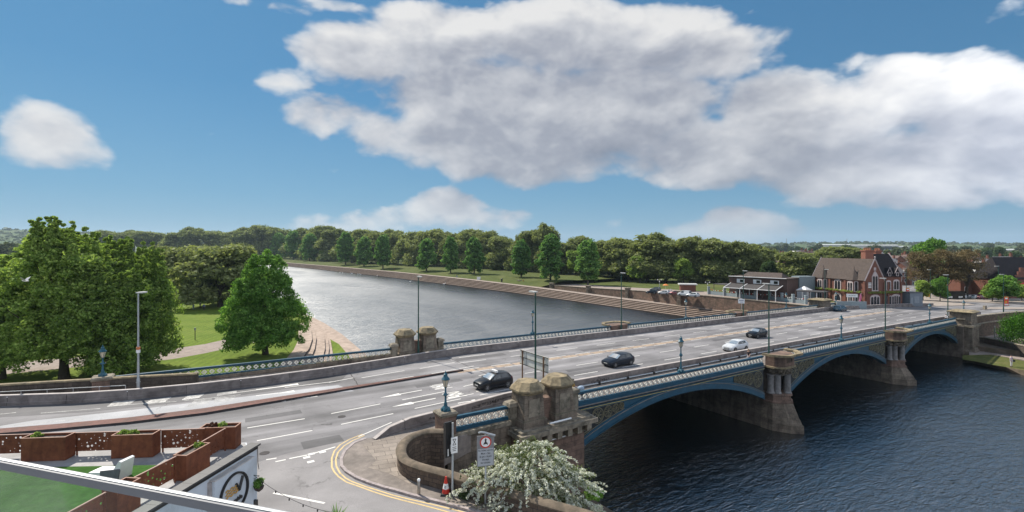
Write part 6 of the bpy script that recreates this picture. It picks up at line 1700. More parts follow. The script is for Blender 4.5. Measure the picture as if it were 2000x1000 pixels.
for i, (t, n) in enumerate([(110.5, 70.5), (114.6, 97), (115.3, 119.4), (118.5, 148), (119.4, 176)]):
    r_ = thing('wall_pillar', '%s sandstone pillar from the bridge along the embankment wall' % ORD[i], 'pillar', B(t - .35, n, 1.5), ANG, 'sandstone pillars of the embankment wall')
    z1 = zemb(n) + 1.35 - 1.5
    mb = MB(); mb.box(-.75, .75, -.75, .75, 0, z1 - .4); mb.build('shaft', M_STONE, r_); mb = MB(); mb.frustum(0, 0, z1 - .4, z1 - .15, .85, .85, .95, .95); mb.frustum(0, 0, z1 - .15, z1, .95, .95, .7, .7); mb.build('cap', M_LEDGE, r_)
# garden fence: blue-grey posts and low wall with bunting
fp = [(1384, 573.5), (1415, 577), (1440, 580), (1475, 584), (1504, 584.5), (1527, 588), (1549, 591), (1574, 594)]
FPT = [G(x, y, 6.35) for x, y in fp]
rt = thing('garden_fence', 'blue-grey low fence of the beer garden hung with bunting', 'fence')
for seg_ in ((0, 3), (4, 7)):
    mb = MB(); mb.sweep([tuple(p) for p in FPT[seg_[0]:seg_[1] + 1]], [(-.08, -.3), (-.08, .95), (.08, .95), (.08, -.3)]); mb.build('panel', M_FENCE, rt)
for p in FPT:
    mb = MB(); mb.box(p.x - .32, p.x + .32, p.y - .32, p.y + .32, p.z - .3, p.z + 2.2); mb.frustum(p.x, p.y, p.z + 2.2, p.z + 2.35, .4, .4, .3, .3); mb.build('post', M_FENCE, rt)
rg = random.Random(3)
for a, b_ in zip(FPT, FPT[1:]):
    mb = MB(); n_ = max(5, int((b_ - a).length / .55))
    for i in range(n_):
        u = (i + .5) / n_; p = a.lerp(b_, u) + Vector((0, -.15, 1.9 - .55 * 4 * u * (1 - u)))
        dx = (b_ - a).normalized() * .17
        mb.add([p - dx, p + dx, p - Vector((0, 0, .34)), p - dx + Vector((0, .02, 0)), p + dx + Vector((0, .02, 0)), p + Vector((0, .02, -.34))], [(0, 1, 2), (5, 4, 3)], rg.choice((0, 0, 1)))
    mb.build('bunting', [M_WHITE, M_RED], rt)
M_CANVAS = mat('dark_awning', (.055, .05, .05), .8, var=.2); M_BROWN = mat('brown_cladding', (.10, .062, .052), .8, var=.2)
def canopy(label, px0, px1, py, Y0, Y1, zleg, z, th=.18):
    a, b_ = AT(px0, py, Y0), AT(px1, py, Y1)
    r_ = thing('pergola', label, 'pergola')
    mb = MB(); d = (b_ - a).normalized(); l = Vector((-d.y, d.x, 0)) * 5.0
    vs = [Vector((p.x, p.y, z_)) for z_ in (z, z + th) for p in (a, b_, b_ + l, a + l)]
    mb.add(vs, [(3, 2, 1, 0), (4, 5, 6, 7), (0, 1, 5, 4), (1, 2, 6, 5), (2, 3, 7, 6), (3, 0, 4, 7)]); mb.build('canopy', M_CANVAS, r_)
    for i in range(5):
        p = a.lerp(b_, i / 4) + l * .06
        mb = MB(); mb.box(p.x - .08, p.x + .08, p.y - .08, p.y + .08, zleg, z); mb.build('post', M_WHITE if i % 2 else M_BROWN, r_)
canopy('flat dark pergola over the left half of the beer garden', 1393, 1488, 556, 158, 141, 6.2, 9.6)
canopy('flat dark pergola before the left bay of the brick pub', 1553, 1608, 571, 133, 128, 6.2, 9.5)
# low brown bar with white-framed sloping awnings
o_ = AT(1530, 580, 139); o_.z = 6.3
bd = thing('low_bar_building', 'low brown flat-roofed bar with white-framed sloping awnings beside the brick pub', 'building', o_, R(128))
mb = MB(); mb.box(-1, 16, -7.5, -.0, 0, 6.0); mb.build('wall', M_BROWN, bd)
mb = MB(); mb.box(-1.3, 16.3, -8, .3, 6.0, 6.35); rf_ = mb.build('roof', M_SLATE, bd)
mb = MB(); mb.add([(1, -6.5, 6.35), (13, -6.5, 6.35), (13, -1.5, 6.35), (1, -1.5, 6.35), (2, -4, 7.7), (12, -4, 7.7)], [(0, 1, 5, 4), (1, 2, 5), (2, 3, 4, 5), (3, 0, 4)]); mb.build('pitched_roof', M_SLATE, bd)
for i in range(3):
    mb = MB(); mb.box(1.2 + i * 5, 3.6 + i * 5, .0, .06, 4.4, 5.6); w_ = mb.build('window', M_WHITE, bd); mb = MB(); mb.box(1.5 + i * 5, 2.6 + i * 5, .061, .075, 4.6, 5.4); mb.build('pane', M_WGLASS, w_)
    mb = MB(); slab(mb, (.2 + i * 5.1, .1, 4.1), (5.1 + i * 5.1, .1, 4.1), (5.1 + i * 5.1, 4.6, 2.9), (.2 + i * 5.1, 4.6, 2.9), .08); mb.build('awning', M_CANVAS, bd)
mb = MB()
for i in range(4):
    x = .1 + i * 5.1; mb.tube([(x, .1, 4.25), (x, 4.7, 3.0), (x, 4.7, 0)], .11, 5)
mb.tube([(.1, 4.7, 3.0), (15.4, 4.7, 3.0)], .10, 5); mb.tube([(-1, .4, 6.3), (16, .4, 6.3)], .10, 5); mb.build('awning_frame', M_WHITE, bd)
# grey stair block and white gazebo
o_ = AT(1592, 590, 143); o_.z = 6.2
rt = thing('grey_stair_block', 'blue-grey stair block with sloping side against the left end of the brick pub', 'building', o_, R(96))
mb = MB(); mb.add([(x, y, z) for y in (0, 5) for x, z in ((0, 0), (9.5, 0), (9.5, 1.0), (3.2, 6.8), (0, 6.8))], [(0, 1, 2, 3, 4), (9, 8, 7, 6, 5)] + [(i, (i + 1) % 5, 5 + (i + 1) % 5, 5 + i) for i in range(5)]); mb.build('wall', M_FENCE, rt)
mb = MB(); mb.box(.5, 2.6, -.04, .0, 4.6, 6.2); mb.box(.5, 2.6, 5.0, 5.04, 4.6, 6.2); mb.build('opening', M_WGLASS, rt)
o_ = AT(1571, 589, 138); o_.z = 6.2
rt = thing('white_gazebo', 'white fabric gazebo with pointed top before the grey stair block', 'gazebo', o_, R(30))
mb = MB(); mb.frustum(0, 0, 3.0, 3.25, 1.45, 1.45, 1.4, 1.4); mb.frustum(0, 0, 3.25, 4.3, 1.5, 1.5, .05, .05); mb.build('top', M_WHITE, rt)
mb = MB(); mb.box(-1.35, 1.35, 1.25, 1.3, .2, 3.0); mb.box(-1.3, -1.25, -1.3, 1.3, .2, 3.0); mb.box(-1.2, .8, -1.32, -1.27, .3, 2.9); mb.build('side', mat('white_fabric_shade', (.52, .55, .57), .8), rt)
# kiosk and parasol by the parked cars
o_ = AT(1344, 571, 172); o_.z = 5.9
rt = thing('brick_hut', 'small brick hut with a pale flat roof behind the parked white van', 'kiosk', o_, R(-12))
mb = MB(); mb.box(-2.6, 2.6, 0, 3, 0, 2.4); mb.build('wall', M_BRICK, rt); mb = MB(); mb.box(-3.1, 3.1, -.6, 3.4, 2.4, 2.75); mb.build('roof', M_LED, rt)
o_ = AT(1300, 569, 178); o_.z = 5.7
rt = thing('orange_parasol', 'orange parasol among people by the parked cars', 'parasol', o_)
mb = MB(); mb.lathe([(1.15, 2.0), (.6, 2.35), (.04, 2.5)], 8); mb.build('canopy', M_ORANGE, rt); mb = MB(); mb.tube([(0, 0, 0), (0, 0, 2.5)], .04, 6); mb.build('pole', M_WHITE, rt)
for (x, y, Y, lab) in ((1288, 547, 180, 'short white three-headed lamp beside the dark parked cars'), (1382, 552, 170, 'short white three-headed lamp at the left end of the beer garden')):
    b_ = AT(x, y, Y); zb = zemb(60)
    r_ = thing('cluster_lamp', lab, 'street lamp', (b_.x, b_.y, zb - .3), 0, 'three-headed lamps on the embankment')
    H = b_.z - zb + .3
    mb = MB(); mb.lathe([(.09, 0), (.06, H)], 8); mb.tube([(-.7, 0, H), (.7, 0, H)], .04, 5); mb.build('pole', M_GALV, r_)
    for dx, dz in ((-.7, .1), (.7, .1), (0, -.55)):
        mb = MB(); mb.ico((dx, 0, H + dz), .2, 1); mb.build('globe', M_WHITE, r_)
# ------------------------------------------------------------------ pontoon on the far bank
pp = [G(889, 554.5, .5), G(960, 565, .5)]
rt = thing('landing_stage', 'floating pontoon with dark sides moored below the far embankment', 'jetty')
d = (pp[1] - pp[0]).normalized(); l = Vector((-d.y, d.x, 0)) * 3.0
mb = MB(); vs = [Vector((p.x, p.y, z)) for z in (-.3, .55) for p in (pp[0], pp[1], pp[1] + l, pp[0] + l)]
mb.add(vs, [(3, 2, 1, 0), (4, 5, 6, 7), (0, 1, 5, 4), (1, 2, 6, 5), (2, 3, 7, 6), (3, 0, 4, 7)]); mb.build('deck', mat('weathered_deck', (.16, .16, .155), .8, var=.2), rt)
mb = MB(); q = pp[0].lerp(pp[1], .72) + l; mb.tube([q + Vector((0, 0, .2)), q + l * 2.2 + d * 4 + Vector((0, 0, 2.8))], .5, 4); mb.build('gangway', M_CONC, rt)
for u in (.15, .95):
    q = pp[0].lerp(pp[1], u) + l * .9; mb = MB(); mb.tube([q, q + Vector((0, 0, 3.0))], .16, 6); mb.build('pile', M_RISER, rt)
q = G(935, 556, 1.0); rt = thing('notice_cabinet', 'white noticeboard cabinet at the head of the landing stage gangway', 'sign', (q.x, q.y, 2.2))
mb = MB(); mb.box(-1.0, 1.0, -.2, .2, .8, 3.2); mb.build('board', M_WHITE, rt); mb = MB(); mb.tube([(-.8, 0, -.6), (-.8, 0, 1)], .07, 5); mb.tube([(.8, 0, -.6), (.8, 0, 1)], .07, 5); mb.build('legs', M_GALV, rt)
# ------------------------------------------------------------------ right bank below the bridge end
def wallrun(name, label, pts, ztops, zb, m, w_=.5, cop=M_LEDGE):
    r_ = thing(name, label, 'wall')
    mb = MB()
    for i in range(len(pts) - 1):
        a, b_ = Vector(pts[i][:2]), Vector(pts[i + 1][:2]); l = (b_ - a).normalized(); l = Vector((-l.y, l.x)) * w_ / 2
        vs = [(a - l).to_tuple() + (zb,), (b_ - l).to_tuple() + (zb,), (b_ + l).to_tuple() + (zb,), (a + l).to_tuple() + (zb,), (a - l).to_tuple() + (ztops[i],), (b_ - l).to_tuple() + (ztops[i + 1],), (b_ + l).to_tuple() + (ztops[i + 1],), (a + l).to_tuple() + (ztops[i],)]
        mb.add(vs, [(3, 2, 1, 0), (4, 5, 6, 7), (0, 1, 5, 4), (1, 2, 6, 5), (2, 3, 7, 6), (3, 0, 4, 7)])
    mb.build('wall', m, r_)
    mb = MB(); mb.sweep([(p[0], p[1], z) for p, z in zip(pts, ztops)], [(-w_ / 2 - .1, 0), (-w_ / 2 - .06, .14), (w_ / 2 + .06, .14), (w_ / 2 + .1, 0)]); mb.build('coping', cop, r_)
    return r_
pts = [tuple(B(107.5, -.8)), tuple(B(114, -1.2)), tuple(B(122, -2.4)), tuple(B(132, -4.4)), tuple(B(150, -8.5))]
r_ = wallrun('rubble_retaining_wall', 'tall rough stone retaining wall running right from the lichened end pedestal', pts, [7.35, 7.3, 7.25, 7.2, 7.1], .5, M_RUBBLE, .7)
mb = MB(); mb.sweep([(p[0], p[1], 5.75) for p in pts], [(-.6, 0), (-.55, .25), (.4, .25), (.4, 0)]); mb.build('string_course', M_LEDGE, r_)
pts = [tuple(B(106.4, -1.3)), tuple(B(108.5, -6)), tuple(B(108, -14)), tuple(B(104, -30))]
pts = [tuple(G(x, y, 3.3)) for x, y in [(1896, 657), (1925, 659.5), (1965, 668), (2000, 675.5), (2060, 690)]]
wallrun('low_stone_wall', 'lower stone wall with flat coping along the riverside path at right', pts, [3.3] * 5, 0.5, M_DARKWALL, .6)
mb = MB(); q = [G(x, y, 3.0) for x, y in [(1893, 658), (1925, 660), (1965, 668.5), (2060, 691), (2150, 680), (2010, 640), (1940, 636), (1900, 648)]]
mb.prism([tuple(p)[:2] for p in q], .5, 3.0); mb.build('ramp', M_PATH, kind='structure')
mb = MB(); q = [G(x, y, 1.25) for x, y in [(1893, 693), (1935, 692), (2000, 703), (2080, 720), (2080, 700), (2000, 690), (1920, 676), (1893, 676)]]
mb.prism([tuple(p)[:2] for p in q], -.5, 1.25); mb.build('riverside_path', M_PATH, kind='structure')
mb = MB()
A_ = [(1880, 694), (1910, 693), (1935, 693), (1965, 698), (2000, 705), (2100, 726)]; B_ = [(1880, 702), (1905, 706), (1935, 712), (1965, 717), (2000, 723), (2100, 745)]; C_ = [(1880, 709), (1905, 712), (1935, 719), (1965, 726), (2000, 735), (2100, 765)]
for i in range(5):
    mb.add([G(*A_[i], 1.2), G(*A_[i + 1], 1.2), G(*B_[i + 1], .8), G(*B_[i], .8)], [(0, 1, 2, 3)], 0); mb.add([G(*B_[i], .8), G(*B_[i + 1], .8), G(*C_[i + 1], -.15), G(*C_[i], -.15)], [(0, 1, 2, 3)], 1)
mb.build('grassy_river_bank', [lawn('bank_grass', (.07, .085, .025), (.10, .11, .035), (.15, .13, .06), .6), M_MUD], kind='structure')
rt = thing('grey_bollard_post', 'slim grey post standing on the ramp behind the low stone wall', 'post', G(1943, 661, 3.05))
mb = MB(); mb.tube([(0, 0, 0), (0, 0, 2.5)], .09, 8); mb.build('post', M_GALV, rt)
# ------------------------------------------------------------------ junction north of the bridge
def zn(t): return zroad(min(t, 140))
mb = MB()
tt = [106, 112, 120, 130, 140, 160, 200, 300]
lo_ = [-.3, -.9, -2.0, -4.0, -6.2, -11, -20, -45]; hi_ = [25.2, 25.2, 25.2, 25.2, 25.2, 24, 60, 120]
for i in range(len(tt) - 1): mb.add([(tt[i], lo_[i], zn(tt[i])), (tt[i + 1], lo_[i + 1], zn(tt[i + 1])), (tt[i + 1], hi_[i + 1], zn(tt[i + 1])), (tt[i], hi_[i], zn(tt[i]))], [(0, 1, 2, 3)])
mb.build('junction_road', M_ASPH, loc=BL, rz=ANG, kind='structure')
mb = MB()
def isl(pts, h=.14):
    q = [inv(*G(x, y, 5.9).xy) for x, y in pts]
    mb.prism(q, 5.2, lambda t, n: zn(t) + h)
isl([(1822, 597.5), (1880, 596), (1905, 594.5), (1880, 590), (1860, 588), (1800, 588), (1800, 596)]); isl([(1915, 602.8), (2060, 603.5), (2060, 600), (1935, 599.5)]); isl([(1800, 588), (1860, 588), (1900, 589), (1960, 592), (2060, 594), (2060, 575), (1800, 575)])
mb.build('pavement', mat('pale_pavement', (.30, .255, .22), .9, var=.2, scale=.6), loc=BL, rz=ANG, kind='structure')
mb = MB()
for i, (x, y) in enumerate([(1860, 594), (1890, 593.5), (1905, 596.5), (1930, 597), (1975, 598)]):
    t, n = inv(*G(x, y, 5.9).xy); mb.add([(t - 1.3, n - .08, zn(t) + .02), (t + 1.3, n - .08, zn(t) + .02), (t + 1.3, n + .08, zn(t) + .02), (t - 1.3, n + .08, zn(t) + .02)], [(0, 1, 2, 3)])
for row in range(4):
    for k in range(9):
        t, n = 112 + k * 1.9 + row * .8, 17.5 + row * 1.6
        if rnd.random() < .75: mb.add([(t, n, zn(t) + .012), (t + 1.2, n + .1, zn(t) + .012), (t + 1.3, n + .5, zn(t) + .012), (t + .1, n + .4, zn(t) + .012)], [(0, 1, 2, 3)])
mb.build('junction_markings', M_WORN_LINE, loc=BL, rz=ANG, kind='structure')
rt = thing('stone_block', 'small pale stone block on the traffic island at right', 'bollard', G(1926, 604.5, 5.85))
mb = MB(); mb.frustum(-.3, 0, 0, 1.0, .3, .3, .25, .25); mb.build('block', M_LEDGE, rt)
# parked cars on the embankment and by the junction
def parked(label, px_, py_, z, rz, paint, st=HATCH, **k):
    p = G(px_, py_, z); return car(label, p, rz, paint, st, group='parked cars across the river', name='parked_car', **k)
W_DIR = ANG + R(90)
parked('dark parked car, the leftmost by the embankment wall', 1273, 573.5, 5.35, W_DIR + R(20), P_DKBLUE)
parked('dark grey parked car behind the leftmost dark one', 1280, 568, 5.45, W_DIR + R(20), P_GREY)
parked('white parked hatchback before the orange parasol', 1297, 575, 5.55, W_DIR + R(15), P_SILVER)
parked('dull red parked car next to the white van', 1319, 576, 5.8, W_DIR + R(10), P_RED)
car('white parked van before the brick hut', G(1337, 578.5, 5.95), W_DIR + R(5), P_SILVER, VAN, name='parked_van', cat='van', rear_glass=False)
parked('small white parked car nearest the beer garden', 1353, 580, 6.05, W_DIR + R(10), P_SILVER)
for i, (x, y) in enumerate([(1168, 545), (1178, 546), (1192, 547), (1040, 538), (1052, 538.5)]):
    parked('%s car from the left parked in the shade under the plane trees' % ORD[i], x, y, 3.9, W_DIR + R(12 * i), (P_GREY, P_SILVER, P_BLACK, P_SILVER, P_DKBLUE)[i])
for i, (x, y, pt) in enumerate([(1882, 584.5, P_SILVER), (1896, 584.5, P_GREY), (1908, 585, P_SILVER), (1918, 585.5, P_RED)]):
    parked('%s car from the left in the row beyond the bare brown trees' % ORD[i], x, y, 5.6, R(10), pt)
o_ = G(1861, 585, 5.6); rt = thing('black_van', 'black van with white lettering panel parked left of the row of cars', 'van', o_, R(5))
mb = MB(); mb.prism([(-3, -1), (3, -1), (3, 1), (-3, 1)], .4, 2.6); mb.build('body', P_BLACK, rt); mb = MB(); mb.box(-2.6, -1.2, -1.03, -1.0, .6, 1.1); mb.box(.8, 2.2, -1.03, -1.0, .6, 1.1); mb.build('lettering', M_WHITE, rt)
for x in (-2, 2):
    for y in (-1, 1): mb = MB(); mb.lathe([(.2, -.12), (.36, -.1), (.36, .1), (.2, .12)], 12, M=Matrix.Translation((x, y * .95, .36)) @ Matrix.Rotation(R(90), 4, 'X')); mb.build('wheel', M_TYRE, rt)
# ------------------------------------------------------------------ people and birds
def skinmesh(name, V, E_, Rd, mat_, sub=1, root=0):
    me = bpy.data.meshes.new('sk'); me.from_pydata([tuple(v) for v in V], E_, [])
    ob = bpy.data.objects.new('sk', me); COL.objects.link(ob)
    ob.modifiers.new('s', 'SKIN'); 
    sv = me.skin_vertices[0].data
    for i, r in enumerate(Rd):
        sv[i].radius = (r, r) if not isinstance(r, tuple) else r
        sv[i].use_root = (i == root)
    sb = ob.modifiers.new('b', 'SUBSURF'); sb.levels = sub; sb.render_levels = sub
    dg = bpy.context.evaluated_depsgraph_get()
    out = bpy.data.meshes.new_from_object(ob.evaluated_get(dg)); out.name = name
    bpy.data.objects.remove(ob); bpy.data.meshes.remove(me)
    out.materials.clear(); out.materials.append(mat_)
    out.polygons.foreach_set('use_smooth', [True] * len(out.polygons))
    return out
M_SKIN = mat('skin', (.50, .30, .21), .6, var=.08)
M_HAIRB = mat('dark_brown_hair', (.035, .022, .015), .6); M_HAIRL = mat('fair_hair', (.25, .17, .09), .6)
def cloth(name, c): return mat(name, c, .85, var=.15, scale=6)
POSES = {
    'stand': dict(hip=.93, L=[(.11, 0, .90), (.12, .03, .50), (.12, .0, .09), (.13, .13, .03)], Rr=[(-.11, 0, .90), (-.12, .02, .50), (-.13, -.03, .09), (-.14, .10, .03)], aL=[(.20, 0, 1.40), (.25, .0, 1.12), (.24, .10, .88)], aR=[(-.20, 0, 1.40), (-.25, -.02, 1.12), (-.23, .08, .88)], lean=0),
    'walk': dict(hip=.92, L=[(.10, 0, .90), (.11, .20, .52), (.11, .24, .10), (.12, .38, .06)], Rr=[(-.10, 0, .90), (-.11, -.05, .50), (-.12, -.32, .15), (-.12, -.22, .04)], aL=[(.19, 0, 1.40), (.24, -.14, 1.14), (.22, -.10, .90)], aR=[(-.19, 0, 1.40), (-.24, .14, 1.16), (-.21, .28, .96)], lean=.05),
    'push': dict(hip=.92, L=[(.10, 0, .90), (.11, .14, .52), (.11, .10, .10), (.12, .24, .05)], Rr=[(-.10, 0, .90), (-.11, -.05, .50), (-.12, -.26, .13), (-.12, -.14, .04)], aL=[(.19, .05, 1.38), (.23, .16, 1.14), (.17, .42, 1.06)], aR=[(-.19, .05, 1.38), (-.23, .16, 1.14), (-.17, .42, 1.06)], lean=.12),
    'sit': dict(hip=.14, L=[(.11, .02, .14), (.17, .38, .40), (.15, .62, .08), (.15, .76, .05)], Rr=[(-.11, .02, .14), (-.19, .36, .36), (-.16, .66, .08), (-.17, .80, .05)], aL=[(.20, 0, .60), (.27, .12, .34), (.20, .34, .38)], aR=[(-.20, 0, .60), (-.27, -.12, .34), (-.28, -.22, .06)], lean=-.02),
}
def person(label, loc, rz, pose, top, bottom, hair=M_HAIRB, long_hair=False, skirt=False, sc=1.0, shoes=M_BLACK, group=None, sleeves=True):
    r_ = thing('person', label, 'person', loc, rz, group); r_.scale = (sc,) * 3
    P = POSES[pose]; h = P['hip']; ln = P['lean']
    V = [(0, 0, h), (0, ln * .4, h + .20), (0, ln * .8, h + .40), (0, ln * 1.0, h + .53), (0, ln * 1.1 + .01, h + .61), (0, ln * 1.15 + .03, h + .71), (0, ln * 1.15 + .02, h + .79)]
    E_ = [(0, 1), (1, 2), (2, 3), (3, 4), (4, 5), (5, 6)]; Rd = [(.15, .11), (.13, .095), (.165, .10), (.09, .075), .052, (.082, .10), (.062, .075)]
    def chain(pts, rr, parent):
        last = parent
        for p, r in zip(pts, rr):
            V.append(p); Rd.append(r); E_.append((last, len(V) - 1)); last = len(V) - 1
        return last
    for k in ('L', 'Rr'): chain(P[k], [.092, .062, .042, .036], 0)
    for k in ('aL', 'aR'):
        last = chain(P[k], [.058, .042, .030], 3)
        a, b_ = Vector(P[k][1]), Vector(P[k][2]); d = (b_ - a).normalized(); sd_ = d.cross(Vector((1, 0, 0))).normalized(); s_ = 1 if k == 'aL' else -1
        last = chain([tuple(b_ + d * .06)], [(.034, .018)], last)
        for j, (f, l) in enumerate(((-.030, .070), (-.010, .082), (.010, .078), (.028, .060))):
            q = b_ + d * .075 + sd_ * f; chain([tuple(q + d * l * .5), tuple(q + d * l + Vector((-s_ * .018, 0, 0)))], [.0095, .008], last)
        q = b_ + d * .03 - sd_ * .042; chain([tuple(q + d * .025), tuple(q + d * .055 - sd_ * .01)], [.012, .009], last)
    link('body', skinmesh('body', V, E_, Rd, M_SKIN), r_)
    # face
    hc = Vector((0, ln * 1.15 + .03, h + .715))
    mb = MB(); mb.ico((hc.x, hc.y + .104, hc.z - .012), .016, 1); mb.ico((hc.x + .086, hc.y, hc.z - .01), .022, 1, sz=(.5, 1, 1.4)); mb.ico((hc.x - .086, hc.y, hc.z - .01), .022, 1, sz=(.5, 1, 1.4)); mb.build('nose_and_ears', M_SKIN, r_)
    mb = MB(); mb.ico((hc.x + .032, hc.y + .092, hc.z + .012), .012, 1); mb.ico((hc.x - .032, hc.y + .092, hc.z + .012), .012, 1); mb.box(hc.x - .025, hc.x + .025, hc.y + .088, hc.y + .096, hc.z - .052, hc.z - .042); mb.build('eyes_and_mouth', M_HAIRB, r_)
    mb = MB(); mb.ico((hc.x, hc.y - .018, hc.z + .035), .105, 2, sz=(.95, 1.08, .95), jit=.04)
    if long_hair: mb.lathe([(.10, .05), (.115, -.10), (.10, -.30), (.03, -.40)], 10, (hc.x, hc.y - .055, hc.z), sx=1.0, sy=.55)
    mb.build('hair', hair, r_, smooth=60)
    # clothes
    V2 = [(0, 0, h - .02), (0, ln * .4, h + .20), (0, ln * .8, h + .40), (0, ln, h + .50)]; E2 = [(0, 1), (1, 2), (2, 3)]; R2 = [(.165, .13), (.15, .115), (.185, .12), (.10, .085)]
    for k in ('aL', 'aR'):
        a, b_, c = P[k]; V2 += [a, tuple(Vector(a).lerp(Vector(b_), .9 if not sleeves else 1.0))]; R2 += [.075, .06]; E2 += [(3, len(V2) - 2), (len(V2) - 2, len(V2) - 1)]
        if sleeves: V2.append(tuple(Vector(b_).lerp(Vector(c), .85))); R2.append(.045); E2.append((len(V2) - 2, len(V2) - 1))
    link('top', skinmesh('top', V2, E2, R2, top), r_)
    if skirt:
        mb = MB(); mb.lathe([(.15, h + .05), (.22, h - .15), (.30, h - .50), (.31, h - .52), (.28, h - .50)], 14, (0, 0, 0)); mb.build('skirt', bottom, r_, smooth=60)
    else:
        V3 = [(0, 0, h + .03)]; E3 = []; R3 = [(.16, .125)]
        for k in ('L', 'Rr'):
            last = 0
            for p, r in zip(P[k][:3], (.105, .08, .06)): V3.append(p); R3.append(r); E3.append((last, len(V3) - 1)); last = len(V3) - 1
        link('trousers', skinmesh('trousers', V3, E3, R3, bottom), r_)
    for k in ('L', 'Rr'):
        a, b_ = Vector(P[k][2]), Vector(P[k][3]); mb = MB(); mb.tube([a - Vector((0, .07, .03)), b_ + Vector((0, .02, 0))], [.05, .042], 8); mb.build('shoe', shoes, r_, smooth=60)
    return r_
C_YEL = cloth('yellow_print', (.45, .28, .05)); C_WHT = cloth('white_cotton', (.72, .68, .68)); C_DK = cloth('dark_cloth', (.02, .02, .028)); C_JEAN = cloth('blue_denim', (.10, .15, .24)); C_GREY = cloth('grey_cloth', (.22, .22, .24)); C_LBL = cloth('pale_blue_cloth', (.30, .38, .48)); C_RED = cloth('red_shirt', (.50, .08, .05)); C_PNK = cloth('pale_pink_cloth', (.68, .55, .58))
NORTH_A = ANG - R(90)
person('person in a yellow patterned top pushing a buggy beside the second pylon', B(4.6, 1.9, zroad(4) + .11), NORTH_A, 'push', C_YEL, C_YEL, M_HAIRB, True, skirt=True, sleeves=False)
pc_ = B(5.6, 1.85, zroad(5) + .11)
rt = thing('pushchair', 'grey buggy with a pale hood pushed along the near pavement', 'pushchair', pc_, ANG)
mb = MB(); mb.ico((.05, 0, .78), .36, 2, sz=(1, .75, .7)); mb.build('hood', C_LBL, rt, smooth=60); mb = MB(); mb.box(-.3, .35, -.2, .2, .38, .55); mb.build('seat', C_DK, rt)
mb = MB()
for y in (-.22, .22): mb.tube([(-.75, y, 1.06), (.1, y, .4), (.4, y, .15)], .015, 5); mb.tube([(-.35, y, .15), (.05, y, .7)], .015, 5)
mb.tube([(-.75, -.22, 1.06), (-.75, .22, 1.06)], .018, 5); mb.build('frame', M_BLACK, rt)
for x in (-.35, .4):
    for y in (-.24, .24): mb = MB(); mb.lathe([(.05, -.02), (.14, -.02), (.14, .02), (.05, .02)], 10, M=Matrix.Translation((x, y, .14)) @ Matrix.Rotation(R(90), 4, 'X')); mb.build('wheel', M_TYRE, rt)
person('person with long hair and grey skirt walking on the bridge before the white car', B(32.0, 1.6, zroad(32) + .11), NORTH_A + R(180), 'walk', C_DK, C_GREY, M_HAIRL, True, skirt=True, sleeves=False)
person('person in a white shirt leaning at the near parapet beside the lichened end pedestal', B(101.6, 1.4, zroad(101) + .11), NORTH_A + R(20), 'walk', C_WHT, C_DK)
person('person all in white with a dark bag standing on the right river bank', G(1975, 716.5, .85), R(200), 'stand', C_PNK, C_WHT, M_HAIRB, sc=1.18)
b_ = G(1975, 716.5, .85)
rt = thing('shoulder_bag', 'dark bag carried by the person in white on the river bank', 'bag', b_ + Vector((.35, -.1, .9))); mb = MB(); mb.prism([(-.18, -.08), (.18, -.08), (.2, .08), (-.2, .08)], 0, .32); mb.build('bag', C_DK, rt); mb = MB(); mb.tube([(-.15, 0, .3), (-.3, 0, .85), (-.1, .02, .3)], .02, 4); mb.build('strap', C_DK, rt)
person('person in pale blue standing leftmost of three on the lawn', G(378, 605, 3.2), R(170), 'stand', C_LBL, C_LBL, M_HAIRL, True, sc=1.05)
person('person in a white top and dark trousers, middle of three on the lawn', G(391, 601, 3.2), R(150), 'stand', C_WHT, C_DK, M_HAIRB, sc=1.1)
person('person in dark clothes, rightmost of three on the lawn', G(398.5, 606, 3.2), R(200), 'stand', C_JEAN, C_DK, M_HAIRB, sc=1.12)
person('person in a white top sitting on the lawn with legs stretched', G(336, 597, 3.2), R(-95), 'sit', C_WHT, C_DK, sc=1.15)
person('person in black sitting on the lawn, farther left', G(299, 584, 3.2), R(160), 'sit', C_DK, C_DK, sc=1.25)
person('person in grey sitting on the lawn by the trees behind the grey street light', G(273, 574, 3.2), R(150), 'sit', C_GREY, C_JEAN, sc=1.2)
person('person in an orange-red shirt walking the far promenade under the lime trees', G(770, 529, 3.85), R(60), 'walk', C_RED, C_DK, sc=1.05)
person('person in a red shirt by the farthest wall pillar', G(1022, 551.5, 3.9), R(90), 'stand', C_RED, C_RED, sc=1.0)
person('person in grey sitting at the edge of the far promenade', G(892, 541, 3.9), R(200), 'sit', C_GREY, C_LBL, sc=1.5)
person('person in white at the left under the orange parasol', G(1306, 573, 5.7), R(180), 'stand', C_WHT, C_GREY)
person('person in white at the right beside the orange parasol', G(1311, 573, 5.7), R(160), 'stand', C_WHT, C_WHT)
person('person in pale clothes walking the farthest stretch of the promenade', G(562, 512, 4.0), R(60), 'walk', C_WHT, C_GREY)
